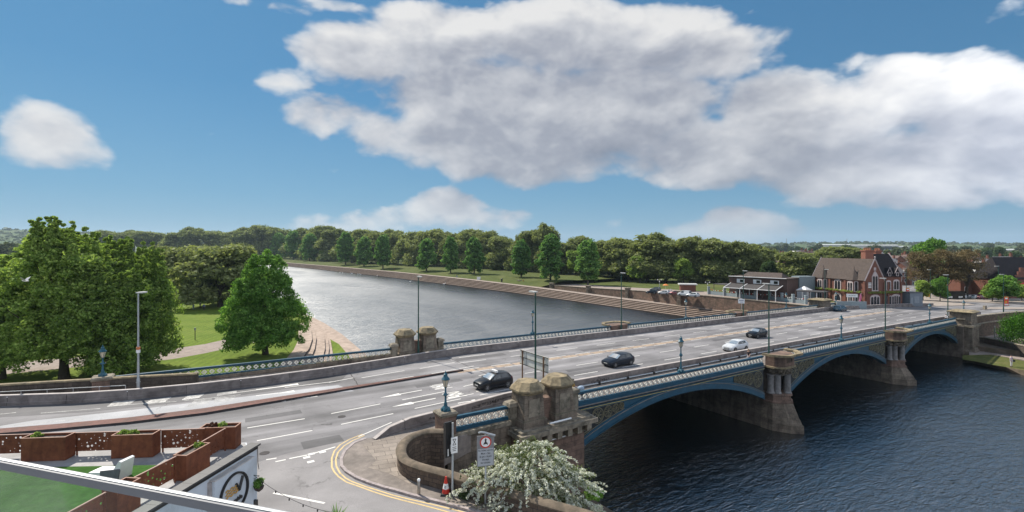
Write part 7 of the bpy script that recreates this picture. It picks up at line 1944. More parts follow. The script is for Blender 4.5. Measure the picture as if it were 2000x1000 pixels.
# swans on the river, a gull in the air
M_SWAN = mat('white_plumage', (.74, .73, .70), .8, var=.06); M_BEAK = mat('orange_beak', (.45, .16, .03), .5)
def swan_mesh():
    b_ = skinmesh('body', [(0, -.55, .22), (0, -.25, .22), (0, .15, .20), (0, .42, .26), (0, .52, .50), (0, .46, .78), (0, .52, .95), (0, .64, .93)], [(i, i + 1) for i in range(7)], [(.06, .05), (.22, .18), (.25, .2), (.13, .13), .055, .045, .055, .035], M_SWAN, 1, 2)
    mb = MB(); mb.lathe([(.03, 0), (.02, .06), (0, .12)], 6, M=Matrix.Translation((0, .67, .92)) @ Matrix.Rotation(R(-95), 4, 'X')); bk = mb.mesh('beak', M_BEAK)
    mb = MB()
    for s_ in (-1, 1): mb.ico((s_ * .2, -.15, .30), .3, 1, sz=(.35, 1.2, .6))
    return b_, bk, mb.mesh('wings', M_SWAN, 60)
SW = swan_mesh()
for i, (x, y) in enumerate([(664, 533.5), (669, 534), (687, 535), (700, 536.5), (704, 537), (737, 539.5), (801, 551.5), (867, 556)]):
    r_ = thing('swan', '%s white swan from the left on the river below the far bank' % ORD[i], 'bird', G(x, y, -.03), R(40 * i), 'swans on the river'); r_.scale = (1.5,) * 3
    for n_, me in zip(('body', 'beak', 'wings'), SW): link(n_, me, r_)
r_ = thing('gull', 'white gull with raised grey wings flying before the tallest left tree', 'bird', AT(50, 549, 46), R(100))
link('body', skinmesh('body', [(0, -.28, .02), (0, -.1, 0), (0, .12, .02), (0, .24, .05), (0, .31, .04)], [(0, 1), (1, 2), (2, 3), (3, 4)], [(.05, .015), .075, .07, .05, .02], M_SWAN, 1, 1), r_)
for s_ in (-1, 1):
    mb = MB(); vs = [(s_ * .04, .14, .03), (s_ * .34, .16, .26), (s_ * .62, .0, .40), (s_ * .36, -.06, .24), (s_ * .05, -.10, .02)]
    mb.add(vs + [(x, y, z + .02) for x, y, z in vs], [(0, 1, 3, 4), (1, 2, 3), (9, 8, 6, 5), (8, 7, 6)] + [(i, (i + 1) % 5, 5 + (i + 1) % 5, 5 + i) for i in range(5)]); mb.build('wing', mat('pale_grey_wing', (.48, .48, .50), .8), r_)
# ------------------------------------------------------------------ trees and plants
def leafmat(name, c_dark, c_mid, c_light, trans=0.5, tscale=0.5):
    m, nt, b = newmat(name)
    ge = nt.add('ShaderNodeNewGeometry'); v = nt.coord('Object')
    oi = nt.add('ShaderNodeObjectInfo')
    n = nt.noise(v, tscale, 3, 0.6)
    f = nt.math('ADD', nt.math('MULTIPLY', ge.outputs['Random Per Island'], 0.45), nt.math('MULTIPLY', n, 0.6))
    f = nt.math('ADD', f, nt.math('MULTIPLY', nt.math('SUBTRACT', oi.outputs['Random'], 0.5), 0.16))
    c = nt.ramp(f, [(0.2, c_dark), (0.5, c_mid), (0.82, c_light)])
    df = nt.add('ShaderNodeBsdfDiffuse'); tr = nt.add('ShaderNodeBsdfTranslucent'); mx = nt.add('ShaderNodeMixShader')
    nt.c(c, df.inputs[0]); nt.c(nt.mix(1.0, c, (1.08, 1.15, 0.68), 'MULTIPLY'), tr.inputs[0])
    mx.inputs[0].default_value = trans; nt.c(df.outputs[0], mx.inputs[1]); nt.c(tr.outputs[0], mx.inputs[2])
    gl = nt.add('ShaderNodeBsdfGlossy'); gl.inputs['Roughness'].default_value = .45; gl.inputs[0].default_value = (.5, .55, .5, 1); m2 = nt.add('ShaderNodeMixShader'); m2.inputs[0].default_value = .02
    nt.c(mx.outputs[0], m2.inputs[1]); nt.c(gl.outputs[0], m2.inputs[2])
    nt.c(m2.outputs[0], [q for q in nt.n if q.type == 'OUTPUT_MATERIAL'][0].inputs[0]); nt.n.remove(b)
    return m
L_MAPLE = leafmat('mid_green_leaves', (0.106, 0.171, 0.039), (0.213, 0.311, 0.069), (0.484, 0.599, 0.165))
L_PLANE = leafmat('pale_olive_leaves', (.15, .18, .075), (.245, .275, .115), (.33, .36, .16))
L_LIME = leafmat('fresh_green_leaves', (0.067, 0.149, 0.043), (0.133, 0.271, 0.070), (0.284, 0.439, 0.128))
L_BRIGHT = leafmat('bright_green_leaves', (0.062, 0.153, 0.031), (0.140, 0.284, 0.052), (0.293, 0.466, 0.117))
L_DARK = leafmat('dark_green_leaves', (0.039, 0.074, 0.031), (0.074, 0.123, 0.049), (0.140, 0.193, 0.078))
L_BROWN = leafmat('brown_budding_twigs', (.11, .080, .045), (.18, .135, .070), (.27, .21, .11), .2)
L_COPPER = leafmat('copper_leaves', (0.044, 0.019, 0.015), (0.088, 0.037, 0.027), (0.138, 0.062, 0.044), .2)
L_FAR = leafmat('distant_foliage', (.05, .075, .036), (.09, .115, .052), (.16, .17, .08), .2, .06)
L_HAW = leafmat('hawthorn_leaves', (.06, .085, .03), (.11, .14, .05), (.18, .20, .09), .3, 1.0)
L_BLOSSOM = leafmat('white_blossom', (.45, .47, .38), (.68, .69, .60), (.85, .85, .79), .25, 1.2)
L_HEDGE = leafmat('clipped_hedge_leaves', (.025, .085, .006), (.05, .15, .010), (.10, .24, .02), .25, 2)
M_BARK = mat('grey_brown_bark', (.065, .052, .040), .95, var=.35, scale=3, bump=.5)
def np_mesh(name, V, faces_n, mat_, smooth=False):
    """V: (n, k, 3) array of k-gons"""
    n, k, _ = V.shape
    me = bpy.data.meshes.new(name)
    me.vertices.add(n * k); me.vertices.foreach_set('co', V.reshape(-1).astype(np.float32))
    me.loops.add(n * k); me.loops.foreach_set('vertex_index', np.arange(n * k, dtype=np.int32))
    me.polygons.add(n); me.polygons.foreach_set('loop_start', np.arange(0, n * k, k, dtype=np.int32)); me.polygons.foreach_set('loop_total', np.full(n, k, dtype=np.int32))
    me.materials.append(mat_); me.update(calc_edges=True)
    return me
def leaves(rs, C, Rr, per, size, up=0.35, shell=0.5, squash=0.8, aspect=0.62):
    """leaf quads scattered through clumps: C (m,3) centres, Rr (m,) radii"""
    m = len(C); N = m * per
    idx = np.repeat(np.arange(m), per)
    d = rs.normal(size=(N, 3)); d /= np.linalg.norm(d, axis=1, keepdims=True)
    r = (shell + (1 - shell) * rs.random(N)) ** 0.8
    r = np.where(rs.random(N) < .25, rs.random(N) ** .5, r)
    P = C[idx] + d * (r * Rr[idx])[:, None] * np.array([1, 1, squash])
    nrm = d * 0.75 + rs.normal(size=(N, 3)) * 0.55 + np.array([0, 0, up]); nrm /= np.linalg.norm(nrm, axis=1, keepdims=True)
    a = np.cross(nrm, rs.normal(size=(N, 3))); a /= np.linalg.norm(a, axis=1, keepdims=True); b_ = np.cross(nrm, a)
    s_ = size * (0.65 + 0.7 * rs.random(N))[:, None]
    a = a * s_; b_ = b_ * s_ * aspect
    bend = nrm * s_ * 0.12
    return np.stack([P - a, P - b_ * .9 + bend, P + a * .9, P + b_ + bend], axis=1)
def clumps(rs, lobes, n, rc, jit=0.35, skin=0.72):
    """clump centres spread over the outer part of ellipsoidal lobes [(cx,cy,cz,rx,ry,rz)]"""
    L_ = np.array(lobes, float); wgt = (L_[:, 3] * L_[:, 4] + L_[:, 3] * L_[:, 5]); wgt /= wgt.sum()
    k = rs.choice(len(L_), size=n, p=wgt)
    d = rs.normal(size=(n, 3)); d /= np.linalg.norm(d, axis=1, keepdims=True)
    d[:, 2] = np.where(d[:, 2] < -.55, -d[:, 2], d[:, 2])
    r = np.where(rs.random(n) < .72, skin + (1 - skin) * rs.random(n), rs.random(n) ** .6)
    C = L_[k, :3] + d * r[:, None] * L_[k, 3:]
    return C, rc * (1 - jit + 2 * jit * rs.random(n))
def limbs(rs, H, base_r, targets, hb=0.18, seg=6):
    mb = MB()
    top = max(t[2] for t in targets) * .8
    lean = rs.normal(size=2) * .02
    trunk = [(lean[0] * z, lean[1] * z, z) for z in np.linspace(-.6, top, 7)]
    mb.tube(trunk, [base_r * 1.35] + [base_r * (1 - .75 * i / 6) for i in range(1, 7)], 9)
    for t in targets:
        zb = min(H * (hb + rs.random() * .35), t[2] * .75)
        p0 = np.array([lean[0] * zb, lean[1] * zb, zb]); p2 = np.array(t, float); p1 = p0 * .45 + p2 * .55 + np.array([0, 0, -.05 * H]) + rs.normal(size=3) * .03 * H
        r0 = base_r * .45
        mb.tube([tuple(p0), tuple(p0 * .6 + p1 * .4 + np.array([0, 0, -.01 * H])), tuple(p1), tuple(p2)], [r0, r0 * .75, r0 * .5, r0 * .12], seg)
    return mb.mesh('trunk', M_BARK, 60)
TREES = {}
def treekind(key, seed, lobes, ncl, rc, per, size, lm, H, base_r, nl=10, squash=.8, shell=.5, up=.35, hb=.18):
    rs = np.random.default_rng(seed)
    C, Rr = clumps(rs, lobes, ncl, rc)
    if key in ('big_a', 'big_b', 'bright_a'):
        hi_ = C[np.argsort(-C[:, 2] + rs.random(len(C)) * H * .35)[:70]]
        sh = np.concatenate([hi_ + np.array([0, 0, 1]) * (.5 + k_ * .42) + rs.normal(size=hi_.shape) * .18 for k_ in range(5)]) if key != 'bright_a' else hi_ + np.array([0, 0, .5])
        C = np.concatenate([C, sh]); Rr = np.concatenate([Rr, np.full(len(sh), .24 if key != 'bright_a' else .5)])
    crown = np_mesh('crown', leaves(rs, C, Rr, per, size, up=up, shell=shell, squash=squash), 4, lm)
    ii = rs.choice(len(C), size=min(nl, len(C)), replace=False)
    TREES[key] = (crown, limbs(rs, H, base_r, [tuple(C[i]) for i in ii], hb))
def plant_tree(key, loc, label, name='broadleaf_tree', rz=0.0, sc=1.0, szz=None, group=None, cat='tree'):
    r_ = thing(name, label, cat, loc, rz, group)
    r_.scale = (sc, sc, szz if szz else sc)
    c_, t_ = TREES[key]
    link('crown', c_, r_); link('trunk', t_, r_)
    return r_
rsg = np.random.default_rng(11)
def lobeset(rs, H, Rw, n, z0=.25, flat=1.0, spread=.55):
    out = [(0, 0, H * (z0 + (1 - z0) * .5), Rw * .75, Rw * .75, H * (1 - z0) * .48)]
    for i in range(n):
        a = rs.random() * 6.283; z = H * (z0 + .1 + (.78 - z0) * rs.random()); k = Rw * spread * (1 - .45 * max(0, z / H - .55) / .45)
        r = Rw * (.30 + .22 * rs.random())
        out.append((math.cos(a) * k, math.sin(a) * k, z, r, r, r * .8 * flat))
    return out
# --- three big trees at the left
treekind('big_a', 21, [(0, 0, 11.5, 6.6, 6.6, 8.8), (4.0, 1, 8.0, 4.6, 4.6, 4.8), (-3.5, 2, 9, 5.0, 5, 6), (2, -2.5, 13.5, 4, 4, 4.6), (-1.5, 0, 17.5, 3.2, 3.2, 3.6), (5.2, 0, 12.5, 3.0, 3, 3.2), (1, -3, 6, 6, 4, 4.5), (-4, -2.5, 4.5, 4, 3.4, 3.2), (4, -2, 4, 3.6, 3.2, 2.6)], 900, .95, 80, .19, L_MAPLE, 22, .55, 16)
treekind('big_b', 22, [(0, 0, 8.2, 5.2, 5.2, 6.6), (3.6, -.5, 6.2, 3.8, 3.8, 4.0), (-3.2, .5, 7, 4.2, 4.2, 4.6), (1.4, 0, 11.2, 3.2, 3.2, 3.2), (3.6, -1, 3.0, 3.4, 3, 2.4), (-2, -1.5, 3.2, 4.2, 3.4, 2.8), (1, -2.5, 2.6, 3.6, 2.6, 2.2)], 760, .85, 78, .185, L_MAPLE, 15, .42, 14)
treekind('bright_a', 23, [(0, 0, 7.2, 5.6, 5.6, 6.6), (0, 0, 13, 3.4, 3.4, 3.6), (3.4, 0, 5.4, 4.2, 4.2, 3.4), (-3.4, 1, 5.4, 4.4, 4.4, 3.4), (0, -3, 3.4, 5.0, 3.8, 3.0), (-2.5, -2, 2.6, 3.6, 3, 2.2), (2.8, -2, 2.6, 3.6, 3, 2.2), (2.6, -1, 9.8, 3, 3, 3), (-2.6, -1, 9.6, 3, 3, 3)], 820, .85, 80, .18, L_BRIGHT, 17, .5, 12, hb=.1)
gl_ = 3.2
plant_tree('big_a', G(112, 746, gl_) + Vector((.0, 1.0, 0)), 'tallest green tree at far left, its twiggy top above the horizon', rz=.4, sc=1.02, szz=.98)
plant_tree('big_b', G(218, 742, gl_) + Vector((0, 0, 0)), 'rounded green tree right of the tallest one, overhanging the dark wall', rz=1.9)
plant_tree('big_b', G(60, 748, gl_) + Vector((-6.0, 2.0, 0)), 'green tree cut by the left edge behind the dark wall', rz=4.2, sc=1.05)
plant_tree('big_b', G(172, 742, gl_) + Vector((.5, 6, 0)), 'slim-trunked green tree behind the gap between the two big left trees', rz=3.1, sc=1.05, szz=1.2)
plant_tree('bright_a', G(518, 692, gl_), 'broad bright green tree standing alone by the curved terrace steps', rz=.3, sc=.98, szz=1.03)
# bright young trees behind the left group
treekind('mid_a', 31, lobeset(np.random.default_rng(5), 13, 5.2, 7, .18), 230, 1.15, 42, .42, L_BRIGHT, 13, .3, 8)
treekind('mid_b', 32, lobeset(np.random.default_rng(6), 13, 5.2, 7, .18), 230, 1.15, 42, .42, L_MAPLE, 13, .3, 8)
treekind('dark_a', 33, lobeset(np.random.default_rng(8), 13, 5.0, 7, .12), 220, 1.15, 42, .44, L_DARK, 13, .3, 8)
treekind('plane_a', 41, lobeset(np.random.default_rng(12), 20, 9.0, 14, .04, spread=.62), 520, 1.65, 46, .50, L_PLANE, 20, .55, 12)
treekind('plane_b', 42, lobeset(np.random.default_rng(13), 20, 9.0, 15, .04, spread=.66), 520, 1.65, 46, .50, L_PLANE, 20, .55, 12)
treekind('plane_c', 43, lobeset(np.random.default_rng(14), 22, 8.5, 14, .06, spread=.6), 520, 1.6, 46, .50, L_PLANE, 22, .55, 12)
treekind('lime_a', 51, [(0, 0, 10.5, 4.6, 4.6, 9.4), (.6, -1.4, 4.2, 3.4, 3.2, 3.2), (0, 0, 17, 2.8, 2.8, 3.6), (2.4, 0, 8, 2.8, 2.8, 3.6), (-2.4, 1, 8, 2.8, 2.8, 3.6), (0, -2.4, 11, 2.8, 2.6, 3.4), (1.6, 0, 13.5, 2.6, 2.6, 3)], 250, 1.15, 40, .48, L_LIME, 20, .42, 9, hb=.12)
treekind('lime_b', 52, [(0, 0, 10, 4.2, 4.2, 9.0), (-.6, -1.4, 4.0, 3.4, 3.2, 3.0), (.5, 0, 16.5, 3.0, 3.0, 3.8), (2.2, 1, 7.5, 2.8, 2.8, 3.6), (-2.6, 0, 9, 3.0, 2.8, 3.6), (0.6, -2.2, 8, 2.8, 2.6, 3.4), (-1.6, 0, 14, 2.6, 2.6, 3)], 250, 1.15, 40, .48, L_LIME, 20, .42, 9, hb=.12)
treekind('bare_a', 61, lobeset(np.random.default_rng(15), 14, 5.2, 9, .12), 300, 1.0, 40, .16, L_BROWN, 14, .3, 30, shell=.1)
treekind('far_a', 71, lobeset(np.random.default_rng(16), 15, 7.5, 7, .05), 120, 2.0, 26, 1.0, L_FAR, 15, .4, 5)
treekind('far_b', 72, lobeset(np.random.default_rng(17), 14, 8.5, 8, .03), 120, 2.0, 26, 1.0, L_FAR, 14, .4, 5)
treekind('far_c', 73, lobeset(np.random.default_rng(18), 16, 7.0, 8, .05), 120, 2.0, 26, 1.0, L_DARK, 16, .4, 5)
def by_px(key, cx, py_base, py_top, z, label, keyH, wpx=None, keyW=None, **k):
    """stand a tree on ground z seen at (cx, py_base); scale it so that its top reaches py_top"""
    p = G(cx, py_base, z); h = (CZ - (py_top - YH) * p.y / F) - z
    szz = h / keyH
    sc = (wpx * p.y / F / 2 / keyW) if wpx else szz
    return plant_tree(key, p, label, sc=sc, szz=szz, **k)
rt_ = random.Random(9)
by_px('mid_a', 205, 640, 478, 3.3, 'light green tree behind the big left trees', 13.5, 170, 6.2, rz=1)
by_px('mid_a', 250, 606, 492, 3.3, 'light green tree overhanging the lawn near the two flagpoles', 13.5, 90, 6.2, rz=2)
by_px('mid_b', 20, 640, 500, 3.3, 'green tree behind the far left group, at the left edge', 13.5, 190, 6.2, rz=3)
by_px('mid_b', 120, 610, 470, 3.3, 'green tree showing between the crowns of the big left trees', 13.5, 170, 6.2, rz=4)
by_px('dark_a', 284, 556, 508, 3.4, 'dark round tree at the end of the lawn below the flags', 13.2, 38, 5.8, rz=2)
for i, (cx, pb, pt, wd, ky) in enumerate([(325, 574, 482, 105, 'plane_b'), (366, 582, 480, 140, 'plane_a'), (430, 598, 478, 150, 'plane_b'), (468, 588, 484, 120, 'plane_c'), (345, 568, 486, 110, 'plane_c')]):
    by_px(ky, cx, pb, pt, 3.3, '%s pale olive plane tree from the left in the clump on the lawn' % ORD[i], 20.5, wd * 1.12, 10.4, rz=i * 1.3, name='plane_tree', group='plane trees clumped on the lawn')
# --- lime trees along the far bank
LIMES = [(545, 506, 455), (573, 508, 452), (605, 511, 457), (675, 518, 455), (711, 521, 463), (748, 525, 460), (833, 531, 467), (880, 535, 464), (926, 538, 465), (1018, 545, 470), (1075, 551, 459), (1148, 556, 470)]
for i, (cx, pb, pt) in enumerate(LIMES):
    p = G(cx, pb, 4.1)
    by_px('lime_a' if i % 2 else 'lime_b', cx, pb + 1, pt, 4.1, '%s upright fresh green lime tree from the left along the far bank' % ORD[i], 20.3, 34 + (6 if i in (6, 8) else 0) + (18 if i > 9 else 8 if i > 8 else 0), 5.2, rz=rt_.uniform(0, 6), name='lime_tree', group='lime trees along the far bank')
# --- the plane avenue behind them
PL = [(190, 500, 455), (225, 505, 452), (262, 505, 447), (300, 505, 452), (345, 506, 455), (385, 506, 441), (420, 506, 452), (455, 505, 452), (490, 506, 448), (520, 506, 441), (555, 506, 446), (590, 508, 447), (625, 510, 441), (655, 512, 445), (690, 515, 448), (716, 516, 441), (740, 517, 450), (770, 518, 452), (800, 520, 450), (835, 522, 449), (862, 523, 456), (895, 524, 452), (920, 526, 442), (950, 527, 453), (985, 530, 454), (1025, 533, 448), (1062, 535, 439), (1100, 538, 466), (1130, 538, 462), (1165, 542, 466), (1195, 545, 470), (1225, 547, 466), (1262, 551, 457), (1298, 552, 463), (1335, 553, 464), (1372, 554, 470), (1405, 556, 468), (1445, 557, 472), (1475, 556, 474)]
for i, (cx, pb, pt) in enumerate(PL):
    ky = ('plane_a', 'plane_b', 'plane_c')[(i * 7) % 3]
    p = G(cx, pb, 4.3)
    by_px(ky, cx + rt_.uniform(-5, 5), pb, pt + rt_.uniform(-4, 5), 4.3, '%s pale olive plane tree from the left in the long avenue' % nth(i), 21.3, (80 + (26 if cx > 1180 else 0)) * rt_.uniform(.85, 1.2), 10.4, rz=rt_.uniform(0, 6), name='plane_tree', group='plane trees of the avenue')
# understorey of the avenue
for i, (cx, pb, pt, wd) in enumerate([(640, 512, 474, 40), (795, 520, 470, 50), (1335, 556, 505, 50), (1410, 556, 500, 60), (1250, 552, 500, 60), (970, 530, 510, 34), (1465, 555, 505, 50), (1120, 541, 490, 40)]):
    by_px('mid_b', cx, pb, pt, 4.4, '%s lower rounded tree from the left under the plane avenue' % ORD[i], 13.5, wd, 6.2, rz=i, name='young_tree', group='lower trees under the avenue')
# --- behind and right of the pub
for key, cx, pb, pt, z, wd, lab, kh, kw in [('plane_b', 1560, 560, 492, 5, 110, 'pale olive tree behind the low brown bar, left of the brick pub', 20.5, 10.2), ('plane_a', 1650, 548, 482, 5, 120, 'pale olive tree behind the long roof of the brick pub', 20.5, 10.2), ('plane_c', 1610, 552, 488, 5, 80, 'pale olive tree behind the left gable of the brick pub', 21.5, 10),
        ('mid_a', 1814, 560, 467, 5, 66, 'domed bright green tree rising above the bare brown trees', 13.5, 6.2),
        ('bare_a', 1800, 580, 488, 5.4, 72, 'bare brown budding tree nearest the brick pub', 14, 5.9), ('bare_a', 1845, 582, 484, 5.4, 80, 'bare brown budding tree in the middle of its group', 14, 5.9), ('bare_a', 1890, 583, 484, 5.4, 84, 'bare brown budding tree at the right of its group', 14, 5.9),
        ('mid_a', 1836, 590, 541, 5.6, 36, 'small conical green tree beside the yellow sign', 13.5, 6.2), ('mid_b', 1803, 588, 548, 5.6, 34, 'small dark green tree left of the conical one', 13.5, 6.2),
        ('mid_a', 1962, 592, 538, 5.6, 62, 'bushy green tree at far right beside the road', 13.5, 6.2), ('mid_b', 1938, 590, 552, 5.6, 40, 'lower green tree left of the bushy one at far right', 13.5, 6.2), ('mid_b', 1996, 590, 556, 5.6, 36, 'green tree cut by the right edge', 13.5, 6.2),
        ('dark_a', 1952, 512, 483, 6, 20, 'dark round purple-grey tree on the skyline at far right', 13.2, 5.8), ('dark_a', 1500, 560, 510, 5, 40, 'dark copper tree in front of the far houses, right of the avenue', 13.2, 5.8)]:
    by_px(key, cx, pb, pt, z, lab, kh, wd, kw, rz=rt_.uniform(0, 6))
# --- flowering hawthorn in the sunken garden
rs = np.random.default_rng(77)
hx = Vector((.75, 25.7, 6.9))
lob = [(0, 0, 2.3, 2.6, 2.0, 1.7), (-2.0, -.1, 1.9, 1.5, 1.3, 1.0), (2.1, 0, 1.5, 1.7, 1.5, 1.6), (.2, -.9, 1.2, 2.4, 1.4, 1.3), (.6, .4, 3.1, 1.5, 1.3, .9), (2.7, -.5, .3, 1.3, 1.2, 1.1), (-.9, .3, 2.8, 1.4, 1.2, .8), (1.4, -.9, .1, 2.0, 1.3, 1.1)]
haw = thing('hawthorn_bush', 'large white flowering bush spilling over the stone wall by the first pylon', 'bush', hx)
C, Rr = clumps(rs, lob, 330, .36, skin=.8)
link('foliage', np_mesh('foliage', leaves(rs, C, Rr, 22, .06, up=.3), 4, L_HAW), haw)
# blossom sits in sprays along arching shoots
sp = []; mbt = MB()
for i in range(900):
    L_ = lob[rs.choice(len(lob), p=np.array([l[3] * l[4] for l in lob]) / sum(l[3] * l[4] for l in lob))]
    d = rs.normal(size=3); d /= np.linalg.norm(d); d[2] = abs(d[2]) * .9 - .15
    p = np.array(L_[:3]) + d * np.array(L_[3:]) * (.86 + .1 * rs.random())
    out = d * np.array([1, 1, .55]) + np.array([0, 0, .22]); ln = .35 + .65 * rs.random() ** 2
    pts = [p + out * ln * u + np.array([0, 0, -.55 * ln * u * u]) for u in np.linspace(0, 1, 6)]
    mbt.tube([tuple(q) for q in pts], .008, 3, cap=False)
    for q in pts: sp.append(q)
for i in range(9):        # a few long shoots against the wall
    p = np.array([rs.uniform(-2.6, 2.2), .2, rs.uniform(2.4, 3.2)]); d = np.array([rs.uniform(-.6, .6), 0, 1.0])
    pts = [p + d * u * rs.uniform(.7, 1.0) + np.array([.25 * u * u, 0, 0]) for u in np.linspace(0, 1, 8)]
    mbt.tube([tuple(q) for q in pts], .008, 3, cap=False); sp += pts
sp = np.array(sp)
link('blossom', np_mesh('blossom', leaves(rs, sp, np.full(len(sp), .085), 13, .045, up=.5, shell=.3), 4, L_BLOSSOM), haw)
mbt.build('shoots', M_BARK, haw)
mb = MB()
for i in range(7): mb.tube([(rs.uniform(-.3, .3), rs.uniform(-.3, .3), -5), (rs.uniform(-1, 1.4), rs.uniform(-.5, .5), -1), (rs.uniform(-1.8, 2.2), rs.uniform(-.6, .6), 1.6)], [.09, .07, .03], 5)
mb.build('stems', M_BARK, haw)
def bush(label, loc, r, lm, n=40, size=.06, name='shrub', squash=.8, per=30, cat='bush'):
    rs = np.random.default_rng(int(abs(loc[0] * 10 + loc[1] * 7)) + 1)
    C, Rr = clumps(rs, [(0, 0, r * squash * .6, r, r, r * squash)], n, r * .35, skin=.6)
    o = link(name, np_mesh(name, leaves(rs, C, Rr, per, size), 4, lm), loc=loc); tag(o, label, cat); return o
bush('green shrub growing at the end of the curved wall beside the water', G(1160, 975, 5.2) , .55, L_BRIGHT, size=.07)
bush('dark green weeds at the foot of the wall beside the signal pole', G(912, 970, 8.25), .42, L_DARK, size=.05, squash=.6, name='weeds', cat='plant')
bush('dark weeds at the foot of the wall below the flowering bush', G(1010, 992, 8.25), .36, L_DARK, size=.05, squash=.5, name='weeds', cat='plant')
bush('small green shrub behind the far parapet near the river edge', B(-2.9, 26.6, 6.6), 1.0, L_LIME, size=.12)
bush('clipped bright green dome hedge above the riverside wall at right', G(2003, 672, 3.0), 3.5, L_HEDGE, n=420, size=.11, squash=1.0, name='dome_hedge', cat='hedge', per=45)
# planter tufts, hanging basket, window boxes
for i, (r_, L_, w_, h) in enumerate(PLANTERS[:4]):
    for k, x in enumerate(((-.45,), (-.5, -.1), (-.3, .1), (.45,))[i]):
        p = r_.matrix_basis @ Vector((x * L_ / 1.9 * 1.2, 0, h - .1))
        lab = ['green tuft in the long left planter', 'green tuft at the left of the middle planter', 'second green tuft in the middle planter', 'reddish tuft in the corner planter', 'green tuft in the corner planter', 'small sprig in the tall pebble planter'][(0, 1, 3, 5)[i] + k]
        bush(lab, p, .20, L_COPPER if (i == 2 and k == 0) else L_MAPLE, n=16, size=.05, name='planter_plant', cat='plant')
o = bush('trailing green plants', HB_POS, .26, L_BRIGHT, n=24, size=.045, name='foliage'); o.parent = HB_ROOT; o.location = (.40, -.06, -.20)
for k_ in ('label', 'category'): del o[k_]
for (a, b_) in PUBFLOWERS:
    a, b_ = Vector(a), Vector(b_); n_ = max(6, int((b_ - a).length * 4)); rs = np.random.default_rng(n_)
    C = np.array([a.lerp(b_, (i + .5) / n_) + Vector((0, 0, .25)) for i in range(n_)]); Rr = np.full(n_, .38)
    link('window_box', np_mesh('window_box', leaves(rs, C, Rr, 26, .11), 4, L_MAPLE), pub)
    link('blossoms', np_mesh('blossoms', leaves(rs, C, Rr * 1.05, 9, .09), 4, leafmat('box_flower_petals', (.35, .10, .08), (.5, .35, .12), (.6, .55, .45)) if 'box_flower_petals' not in MATS else MATS['box_flower_petals']), pub)
# yucca at the bottom edge
yc = G(656, 1003, 9.4)
rt = thing('yucca_plant', 'spiky yucca with narrow upright leaves at the bottom edge of the side street', 'plant', (yc.x, yc.y, 8.2))
mb = MB(); rg = random.Random(4)
for i in range(46):
    a = rg.uniform(0, 6.28); e = rg.uniform(.25, 1.4); L_ = rg.uniform(.7, 1.05); d = Vector((math.cos(a) * math.cos(e), math.sin(a) * math.cos(e), math.sin(e))); s_ = d.cross(Vector((0, 0, 1))).normalized() * .03
    p0 = Vector((0, 0, .75)); p1 = p0 + d * L_ * .55 ; p2 = p0 + d * L_ + Vector((0, 0, -.12 * L_ * math.cos(e)))
    mb.add([p0 - s_ * .6, p0 + s_ * .6, p1 + s_, p1 - s_, p2], [(0, 1, 2, 3), (3, 2, 4)])
mb.build('leaves', L_BRIGHT, rt); mb = MB(); mb.lathe([(.07, .4), (.09, .8)], 8); mb.build('stem', M_BARK, rt); mb = MB(); mb.lathe([(.2, 0), (.28, .45), (.24, .45), (.22, .38)], 12); mb.build('pot', M_CORTEN, rt)
# ------------------------------------------------------------------ far town, woods, hills
def rowhouse(ms, L_=7, D_=8, H=5.2, R_=3.2):
    wall, roof = ms
    mb = MB(); mb.add([(-L_ / 2, -D_ / 2, -4), (L_ / 2, -D_ / 2, -4), (L_ / 2, D_ / 2, -4), (-L_ / 2, D_ / 2, -4), (-L_ / 2, -D_ / 2, H), (L_ / 2, -D_ / 2, H), (L_ / 2, D_ / 2, H), (-L_ / 2, D_ / 2, H), (-L_ / 2, 0, H + R_ - .1), (L_ / 2, 0, H + R_ - .1)], [(0, 1, 5, 4), (2, 3, 7, 6), (1, 2, 6, 9, 5), (3, 0, 4, 8, 7)])
    w_ = mb.mesh('wall', wall)
    mb = MB(); slab(mb, (-L_ / 2 - .2, -D_ / 2 - .3, H - .2), (L_ / 2 + .2, -D_ / 2 - .3, H - .2), (L_ / 2 + .2, 0, H + R_), (-L_ / 2 - .2, 0, H + R_), .15); slab(mb, (L_ / 2 + .2, D_ / 2 + .3, H - .2), (-L_ / 2 - .2, D_ / 2 + .3, H - .2), (-L_ / 2 - .2, 0, H + R_), (L_ / 2 + .2, 0, H + R_), .15)
    r_ = mb.mesh('roof', roof)
    mb = MB(); mb.box(L_ / 2 - 1.1, L_ / 2 - .1, -.4, .4, H + R_ - .6, H + R_ + 1.6)
    for i in range(3): mb.lathe([(.12, 0), (.12, .5)], 6, (L_ / 2 - .9 + i * .3, 0, H + R_ + 1.6))
    c_ = mb.mesh('chimney', M_BRICK)
    mb = MB()
    for x in (-L_ * .25, L_ * .22):
        for z in (.8, 3.2): mb.box(x - .6, x + .6, -D_ / 2 - .06, -D_ / 2 - .01, z, z + 1.4)
    f_ = mb.mesh('window', M_WHITE)
    mb = MB()
    for x in (-L_ * .25, L_ * .22):
        for z in (.8, 3.2): mb.box(x - .48, x - .04, -D_ / 2 - .08, -D_ / 2 - .061, z + .12, z + 1.28); mb.box(x + .04, x + .48, -D_ / 2 - .08, -D_ / 2 - .061, z + .12, z + 1.28)
    p_ = mb.mesh('pane', M_WGLASS)
    return w_, r_, c_, f_, p_
M_FROOF = mat('grey_far_roof', (.19, .18, .18), .8, var=.2, scale=.4); M_FROOF2 = mat('brown_far_roof', (.13, .085, .075), .85, var=.2, scale=.4)
M_FWALL = mat('pale_far_wall', (.50, .47, .44), .85, var=.1)
